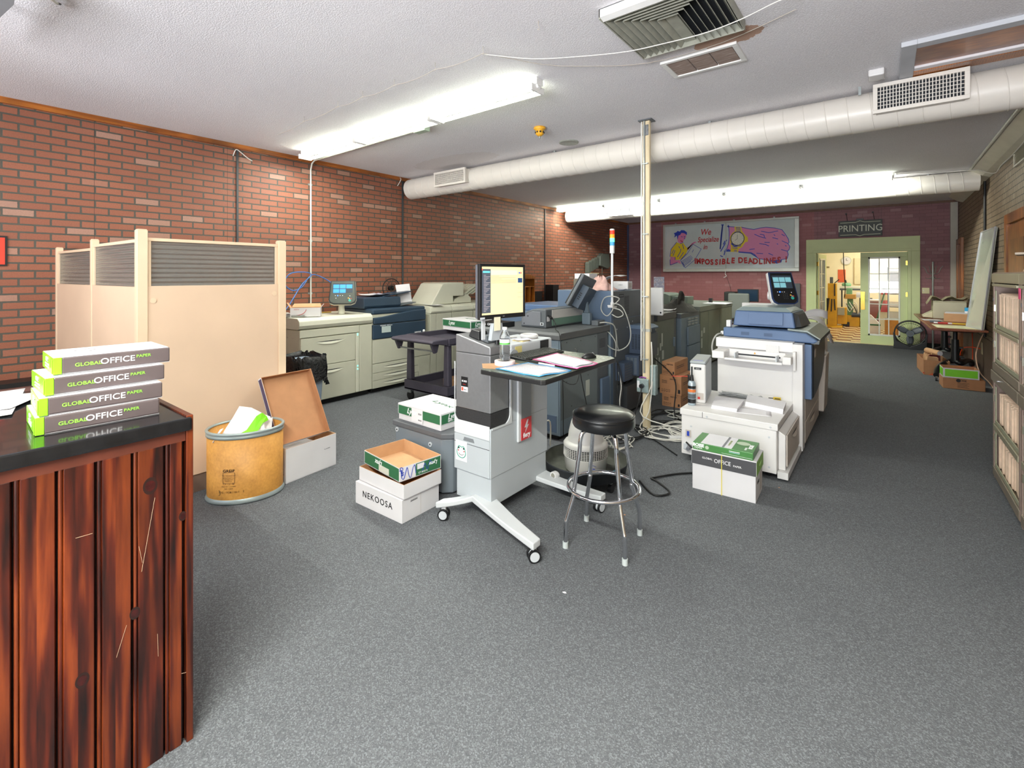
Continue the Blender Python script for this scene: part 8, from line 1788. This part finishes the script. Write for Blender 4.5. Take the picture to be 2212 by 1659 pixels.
for (x, y, m_, L_, lab) in ((.78, 10.45, pl('marker_red', '#c22b2b', .5), .09, 'red and white marker on the work table'), (.98, 10.40, MATS['handle_yellow'], .12, 'yellow marker on the work table')):
    b = MB(); b.cyl((x-L_, y, .799), (x+L_, y-.05, .799), .012, m_, seg=10); b.cyl((x-L_-.05, y+.012, .799), (x-L_-.001, y, .799), .012, WHITE, seg=10); tag(b.build('marker_pen'), lab, 'marker')
b = MB(); b.box(.60, .74, 10.62, 10.72, .786, .815, BG_D); tag(b.build('board_eraser', bevel=.004), 'dark board eraser on the work table', 'eraser')
# cartons below
t = thing('shipping_carton', 'flat brown taped carton on the carpet in front of the work table', 'box', (.645, 8.98, 0), math.radians(3)); b = MB(); b.box(0, .43, 0, .34, 0, .145, KRAFT_D); b.build('carton_shell', t, .004)
text(t, 'BOISE', .034, (.20, 0, .12), XM, ZM, KT, world=False, bold=.02)
b = MB(); b.cyl((.16, -.0012, .12), (.16, -.0004, .12), .024, KT, seg=20); b.build('round_mark', t); b = MB()
for i in range(5): b.box(.15, .27-.02*(i % 2), -.0010, -.0003, .085-.015*i, .089-.015*i, KT)
b.build('print_lines', t)
t = thing('carton_tray', 'lime green and white box lid holding brown paper, on the flat taped carton', 'box lid', (.648, 9.0, .146), math.radians(3)); b = MB(); b.tray(0, .37, 0, .30, 0, .135, .004, WBOX, KRAFT_D); b.build('tray_shell', t)
b = MB(); b.box(.02, .355, -.0012, -.0004, .018, .118, LIME); b.box(-.0012, -.0004, .01, .29, .018, .118, LIME); b.build('lime_panel', t)
b = MB(); b.box(.02, .33, .02, .27, .006, .07, KRAFT); b.build('inner_paper', t)
t = thing('open_carton', 'big open brown carton stuffed with paper bags under the work table', 'box', (.49, 9.98, 0), math.radians(4)); b = MB(); b.tray(0, .31, 0, .75, 0, .235, .005, KRAFT_D, KRAFT_D); b.build('carton_shell', t)
b = MB(); b.cyl((-.0, -.002, .03), (-.0, -.001, .03), .01, RDT); 
b.add([(.05, -.0012, .0), (.20, -.0012, .0), (.125, -.0012, .05)], [(0, 1, 2)], pl('orange_arc', '#d4623a', .6)); b.build('orange_print', t)
random.seed(12)
for i in range(7):
    x, y = .60+.03*(i % 3), 10.07+.085*i; z0 = .10; b = MB(); a = random.uniform(-.4, .4); w2 = .08
    P0 = [(x-w2*math.cos(a), y-w2*math.sin(a)), (x+w2*math.cos(a), y+w2*math.sin(a))]
    b.hexa([(P0[0][0], P0[0][1], z0), (P0[1][0], P0[1][1], z0), (P0[1][0]-.02, P0[1][1]+.05, z0), (P0[0][0]-.02, P0[0][1]+.05, z0)], [(P0[0][0]+.02, P0[0][1]-.02, .29+.02*(i % 3)), (P0[1][0]-.01, P0[1][1], .27+.03*(i % 2)), (P0[1][0]-.03, P0[1][1]+.04, .28), (P0[0][0], P0[0][1]+.04, .27)], pl('dark_red_bag', '#5e1c1c', .6) if i in (1, 4) else KRAFT)
    tag(b.build('paper_bag', bevel=.002), ('crumpled brown paper bag in the carton under the work table' if i not in (1, 4) else 'dark red paper bag in the carton under the work table'), 'paper bag', 'brown paper bags in the carton' if i not in (1, 4) else 'dark red paper bags in the carton')
b = MB(); b.cyl((.55, 10.45, .335), (.70, 10.25, .32), .045, KRAFT, seg=20); b.cyl((.7005, 10.2495, .32), (.703, 10.246, .32), .04, WHITE, seg=20); tag(b.build('paper_tube'), 'short brown cardboard tube with a white end on top of the paper bags', 'tube')
cable([(1.19, 10.45, .42), (1.08, 10.5, .43), (1.0, 10.7, .36), (.98, 10.8, .12), (1.0, 10.8, .014)], .008, pl('orange_cord', '#d9471c', .5), 'orange extension cord looping from the wall outlet under the table', 'extension_cord')
cable([(1.19, 11.4, .74), (1.19, 11.3, .4), (1.17, 11.1, .16), (1.15, 10.9, .014)], .007, MATS['orange_cord'], 'second length of orange cord hanging down the wall behind the table', 'extension_cord')
cable([(1.14, 9.75, .72), (1.08, 9.6, .60), (1.03, 9.45, .42), (1.05, 9.3, .22), (1.12, 9.1, .12), (1.16, 8.7, .02), (1.12, 8.5, .012)], .007, pl('tan_cord', '#c9a58c', .5), 'tan cord dropping from the table to the carpet by the wall', 'power_cable')
b = MB(); b.box(RX-.02, RX-.0125, 10.38, 10.50, .34, .52, pl('outlet_ivory', '#b5a888', .5)); tag(b.build('wall_outlet'), 'ivory wall outlet with the orange cord plugged in', 'outlet')
b = MB(); b.box(RX-.02, RX-.0125, 8.9, 9.0, .30, .48, BRASS); tag(b.build('brass_plate'), 'brass outlet plate low on the brown wainscot', 'outlet')
# ---- floor fan and coat rack by the doors
t = thing('floor_fan', 'round black floor fan tilted up in front of the glazed door', 'fan', (.43, 13.3, 0)); fc = (.43, 13.22, .335)
b = MB(t); b.ring(fc, .262, .014, BLACK, axis='y', seg=56); b.ring((fc[0], fc[1]+.10, fc[2]), .262, .012, BLACK, axis='y', seg=56); b.cyl((fc[0], fc[1]+.0, fc[2]), (fc[0], fc[1]+.10, fc[2]), .268, BLACK, seg=56, caps=False); b.build('fan_shell', t)
b = MB(t); b.ring((fc[0], fc[1]-.02, fc[2]), .215, .004, BLACK, axis='y', seg=48)
for k_ in range(36):
    a = k_*math.pi/18; b.tube([(fc[0]+.065*math.cos(a), fc[1]-.035, fc[2]+.065*math.sin(a)), (fc[0]+.26*math.cos(a+.12), fc[1]-.01, fc[2]+.26*math.sin(a+.12))], .0022, BLACK, 4)
b.build('front_grille', t)
b = MB(t); b.cyl((fc[0], fc[1]-.045, fc[2]), (fc[0], fc[1]-.028, fc[2]), .065, BG_D, seg=32); b.ring((fc[0], fc[1]-.045, fc[2]), .058, .006, BG, axis='y', seg=32); b.build('hub_cap', t)
for k_ in range(3):
    a0 = math.radians(90+120*k_-60); b = MB(t); g = []
    for i in range(6):
        r = .05+.19*i/5; w2 = .05+.075*math.sin(math.pi*(.2+.7*i/5)); g.append([(fc[0]+r*math.cos(a0)+w2*(j/3-.5)*-math.sin(a0), fc[1]+.03+.02*(j/3-.5)*2, fc[2]+r*math.sin(a0)+w2*(j/3-.5)*math.cos(a0)) for j in range(4)])
    b.sheet(g, pl('fan_blade_grey', '#6d737a', .35)); b.build('fan_blade', t, solid=.003)
b = MB(t); b.prism([(.15, 0), (.71, 0), (.70, .10), (.715, .34), (.685, .34), (.66, .17), (.43, .055), (.20, .17), (.175, .34), (.145, .34), (.16, .10)], 'y', 13.18, 13.36, BLACK); b.build('fan_stand', t, .006)
t = thing('coat_rack', 'grey metal coat rack with curved hooks beside the light switch', 'coat rack', (.80, 13.3, 0)); GM = pl('rack_metal_grey', '#8d938e', .35, metal=.5)
b = MB(t); b.cyl((.80, 13.3, .03), (.80, 13.3, 1.86), .018, GM); b.build('pole', t)
b = MB(t); b.box(.52, 1.02, 13.24, 13.36, .0, .030, pl('rack_base', '#8a9390', .5)); b.build('base_plate', t, .004)
for a in (.3, 1.9, 3.4, 5.0): b = MB(t); d = Vector((math.cos(a), math.sin(a), 0)); p = Vector((.80, 13.3, 0)); b.tube([p+d*.018+Vector((0, 0, 1.60)), p+d*.09+Vector((0, 0, 1.62)), p+d*.13+Vector((0, 0, 1.72)), p+d*.17+Vector((0, 0, 1.77))], .007, GM, 6, sub=3); b.tube([p+d*.018+Vector((0, 0, 1.55)), p+d*.07+Vector((0, 0, 1.50)), p+d*.12+Vector((0, 0, 1.52))], .006, GM, 6, sub=3); b.build('coat_hook', t)

# ================================================================ workshop behind the doors
SGR = pl('machine_green', '#6fa07c', .5)
t = thing('yellow_press', 'tall mustard yellow machine column with black strips on the tiled workshop floor', 'machine', (-1.24, 17.35, 0))
b = MB(t); b.box(-1.36, -1.14, 17.3, 17.6, .05, 1.33, YELLOW); b.box(-1.42, -1.0, 17.2, 17.7, 0, .049, YELLOW); b.build('column', t, .01)
b = MB(t); b.box(-1.13, -.90, 17.5, 17.75, .10, .60, YELLOW); b.build('lower_box', t, .01)
b = MB(t); b.box(-1.12, -.95, 17.44, 17.499, .37, .60, pl('switch_box_grey', '#9a9c92', .5)); b.build('switch_box', t, .006)
for x0, x1, z0, z1, s_ in ((-1.20, -1.17, .95, 1.32, 0), (-1.42, -1.31, .50, .88, -.08), (-1.27, -1.24, .48, .86, -.03), (-1.21, -1.18, .52, .86, .04)):
    b = MB(t); b.hexa([(x0+s_*.5, 17.285, z0), (x1+s_*.5, 17.285, z0), (x1+s_*.5, 17.295, z0), (x0+s_*.5, 17.295, z0)], [(x0, 17.285, z1), (x1, 17.285, z1), (x1, 17.295, z1), (x0, 17.295, z1)], BLACK); b.build('rubber_strip', t)
b = MB(t); b.box(-1.31, -1.23, 17.35, 17.45, 1.331, 1.52, BG_D); b.cyl((-1.2, 17.4, 1.33), (-1.08, 17.4, 1.45), .012, BLACK); b.build('switch_lever', t, .004)
t = thing('offset_press', 'green and tan press machine with hoses at the back of the workshop', 'machine', (-.9, 18.3, 0))
b = MB(t); b.box(-1.05, -.6, 18.0, 18.5, .0, .33, YELLOW); b.build('machine_base', t, .01)
b = MB(t); b.box(-1.0, -.7, 18.1, 18.5, .84, .98, pl('machine_tan', '#b8904a', .5)); b.build('feed_table', t, .01)
b = MB(t); b.box(-.92, -.78, 18.2, 18.5, .331, .839, SGR); b.box(-.95, -.80, 18.25, 18.5, .981, 1.17, SGR); b.build('machine_frame', t, .01)
b = MB(t)
for i in range(7): b.tube([(-.98+.04*i, 18.05, .75-.05*(i % 3)), (-.85+.03*i, 17.98, .45+.04*i), (-.75+.02*i, 18.0, .62-.05*i), (-.66, 18.1, .35+.05*i)], .010, (CORD, BLACK, STEEL)[i % 3], 6, sub=4)
b.build('hoses', t)
b = MB(t); b.cyl((-.80, 18.05, .30+.05), (-.55, 18.05, .35), .08, pl('motor_blue_grey', '#39414e', .4)); b.build('motor', t)
b = MB(t); b.box(-1.02, -.85, 17.93, 18.05, .005, .13, BLACK); b.build('foot_pedal', t, .01)
t = thing('steel_shelf', 'white shelf with a dark edge spanning the back of the workshop', 'shelf', (-.8, 18.9, 0)); b = MB(t); b.box(-1.15, 1.2, 18.75, 19.3, 1.15, 1.22, pl('shelf_white', '#d9d9cc', .5)); b.box(-1.15, 1.2, 18.755, 19.3, 1.09, 1.149, BG_D); b.build('shelf_board', t)
for x in (-1.1, 1.15): b = MB(t); b.box(x-.02, x+.02, 18.9, 18.94, 0, 1.089, BG_D); b.build('shelf_leg', t)
b = MB(); b.box(-.62, -.30, 18.5, 18.8, .40, .86, BLACK); b.box(-.57, -.38, 18.494, 18.499, .78, .82, pl('bright_blue_strip', '#2b86d6', .5)); b.box(-.58, -.34, 18.55, 18.75, 0, .40, BG_D); tag(b.build('black_unit'), 'black machine unit with a bright blue strip in the workshop', 'machine')
b = MB(); b.box(-.72, -.42, 18.45, 18.75, .88, .97, LG); b.box(-.70, -.44, 18.47, 18.73, .971, 1.03, WHITE); tag(b.build('white_stack'), 'pale stack of boxes above the black unit in the workshop', 'box')
b = MB(); b.lathe([(0, 0), (.12, 0), (.13, .05), (.10, .10), (0, .11)], (-.98, 19.05, 1.221), SGR, 20); b.cyl((-1.0, 19.05, 1.33), (-1.02, 19.05, 1.42), .03, BLACK); tag(b.build('green_pot'), 'green round machine part with a black knob on the workshop shelf', 'machine part')
t = thing('wall_clock', 'pale round clock on the cream back wall of the workshop', 'clock', (-1.0, WY1-.02, 2.1)); wq = (-1.046, 20.15, 2.083)
b = MB(t); b.cyl((wq[0], WY1-.03, wq[2]), (wq[0], WY1-.002, wq[2]), .15, pl('clock_rim', '#c9cbb8', .5), seg=32); b.build('clock_rim', t); b = MB(t); b.cyl((wq[0], WY1-.034, wq[2]), (wq[0], WY1-.0305, wq[2]), .125, WHITE, seg=32); b.build('clock_face', t)
b = MB(t); b.box(wq[0]-.006, wq[0]+.006, WY1-.037, WY1-.0345, wq[2], wq[2]+.08, BLACK); b.box(wq[0], wq[0]+.05, WY1-.037, WY1-.0345, wq[2]-.005, wq[2]+.005, BLACK); b.build('clock_hands', t)
w1 = (-1.178, 20.15, 1.553)
b = MB(); b.box(w1[0]-.11, w1[0]+.11, WY1-.015, WY1-.002, w1[2]-.22, w1[2]+.22, pl('notice_orange', '#d8633c', .5)); tag(b.build('notice_board'), 'orange notice on the cream workshop wall', 'notice')
w1 = (-1.638, 20.15, 1.864)
b = MB(); b.box(w1[0]-.10, w1[0]+.10, WY1-.02, WY1-.002, w1[2]-.02, w1[2]+.02, pl('small_brown_plate', '#7a6a45', .5)); tag(b.build('name_plate'), 'small brown plate on the workshop wall', 'plate')
w1 = (-0.837, 20.15, 2.159); w2 = (-0.631, 20.15, 1.268)
b = MB(); b.box(w1[0], w1[0]+.02, WY1-.03, WY1-.002, w2[2], w1[2], pl('closet_edge_tan', '#b3996a', .5)); b.box(w1[0]+.0205, w1[0]+.85, WY1-.03, WY1-.002, w2[2], w1[2], pl('closet_cream', '#e2d9b6', .5)); tag(b.build('wall_cupboard'), 'cream wall cupboard door on the back wall of the workshop', 'cupboard')
b = MB(); b.tube([(-.96, 17.0, 3.29), (-.95, 17.05, 2.0), (-.93, 17.4, 1.2), (-.96, 17.6, .9)], .012, BLACK, 6, sub=5); tag(b.build('hanging_cable'), 'dark cable hanging from the workshop ceiling', 'cable')
b = MB(); b.box(-1.9, -1.42, 17.8, 18.3, .72, .78, KRAFT); b.box(-1.88, -1.85, 17.8, 18.3, 0, .719, BLACK); b.box(-1.46, -1.43, 17.8, 18.3, 0, .719, BLACK); b.box(-1.84, -1.47, 17.82, 18.28, .30, .33, BLACK); tag(b.build('work_bench'), 'small bench with black legs left of the yellow machine', 'bench')
b = MB(); b.cyl((-1.62, 18.0, .34), (-1.62, 18.0, .62), .12, STEEL, seg=20); tag(b.build('steel_bin'), 'ribbed steel bin under the small workshop bench', 'bin')
# seen through the glazed door
t = thing('fire_extinguisher', 'red fire extinguisher hung on the white post behind the glazed door', 'fire extinguisher', (-.02, 17.3, .70))
vx = -0.007
b = MB(); b.box(vx-.12, vx+.10, 17.4, 17.55, 0, 3.29, pl('post_white', '#dcdccb', .5)); tag(b.build('white_post'), 'white square post in the workshop behind the glazed door', 'post')
b = MB(t); b.cyl((vx, 17.31, .75), (vx, 17.31, 1.12), .075, RDT, seg=20); b.cyl((vx, 17.31, 1.12), (vx, 17.31, 1.17), .075, RDT, r2=.03, seg=20); b.build('cylinder', t); b = MB(t); b.cyl((vx, 17.31, .86), (vx, 17.31, 1.02), .077, pl('extinguisher_label', '#e2d9b0', .5), seg=20); b.build('label', t); b = MB(t); b.cyl((vx, 17.31, 1.17), (vx, 17.31, 1.24), .02, BLACK); b.box(vx-.08, vx+.02, 17.30, 17.32, 1.20, 1.23, BLACK); b.build('valve', t)
b = MB(); b.box(vx-.08, vx+.08, 17.37, 17.398, .52, .72, RDT); tag(b.build('red_plate'), 'red plate on the white post below the fire extinguisher', 'plate')
vq = 0.231
t = thing('supply_shelf', 'dark shelf unit with boxes seen through the right panes of the glazed door', 'shelf', (vq, 16.7, 0))
for z in (.35, .70, 1.05, 1.40, 1.75): b = MB(t); b.box(vq-.17, vq+.35, 16.6, 17.0, z, z+.02, BG_D); b.build('shelf_board', t)
for x in (-.17, .33): b = MB(t); b.box(vq+x, vq+x+.02, 16.6, 16.63, 0, 1.8, BG_D); b.build('shelf_post', t)
for i, (x, z, w_, h_, m_, lab) in enumerate(((-.12, .72, .26, .12, WHITE, 'white box on the second shelf behind the glazed door'), (-.14, 1.07, .30, .10, WHITE, 'long white box on the third shelf behind the glazed door'), (-.05, 1.171, .18, .06, RDT, 'red topped box on the third shelf behind the glazed door'), (-.13, .37, .34, .20, LG, 'grey box on the lowest shelf behind the glazed door'), (-.12, 1.42, .30, .26, pl('wire_basket_grey', '#8e8b84', .5), 'grey basket on the fourth shelf behind the glazed door'))):
    b = MB(); b.box(vq+x, vq+x+w_, 16.62, 16.9, z+.001, z+h_, m_); tag(b.build('supply_box'), lab, 'box')
vb = 0.202; b = MB(); b.cyl((vb, 15.95, 0), (vb, 15.95, .42), .20, FIB, seg=32); b.cyl((vb, 15.95, .4205), (vb, 15.95, .44), .205, BANDM, seg=32); tag(b.build('second_drum'), 'round fibre drum behind the lower right panes of the glazed door', 'drum')
vm = -0.234; b = MB(); b.hexa([(vm-.15, 16.1, 0), (vm+.15, 16.1, 0), (vm+.15, 16.4, 0), (vm-.15, 16.4, 0)], [(vm-.15, 16.1, .22), (vm+.15, 16.1, .22), (vm+.15, 16.4, .22), (vm-.15, 16.4, .22)], WHITE); b.box(vm-.151, vm+.151, 16.095, 16.4, .2205, .26, DGREEN); b.hexa([(vm-.15, 16.1, .2605), (vm+.14, 16.1, .2605), (vm+.14, 16.4, .2605), (vm-.15, 16.4, .2605)], [(vm-.14, 16.15, .50), (vm-.06, 16.15, .50), (vm-.06, 16.3, .50), (vm-.14, 16.3, .50)], WHITE); tag(b.build('floor_cleaner'), 'white floor cleaner with a green band behind the glazed door', 'cleaner')
b = MB(); b.cyl((vm+.0, 16.6, .05), (vm+.28, 16.6, 1.30), .018, DGREEN, seg=8); tag(b.build('broom_handle'), 'green broom handle leaning behind the glazed door', 'broom')
b = MB(); b.box(vm-.3, vm+.35, 18.0, 18.4, 0, .80, pl('maroon_cabinet', '#7a3f34', .5)); b.box(vm-.3, vm+.35, 18.0, 18.4, .801, .84, WHITE); tag(b.build('maroon_cabinet'), 'maroon cabinet with a white top behind the glazed door', 'cabinet')
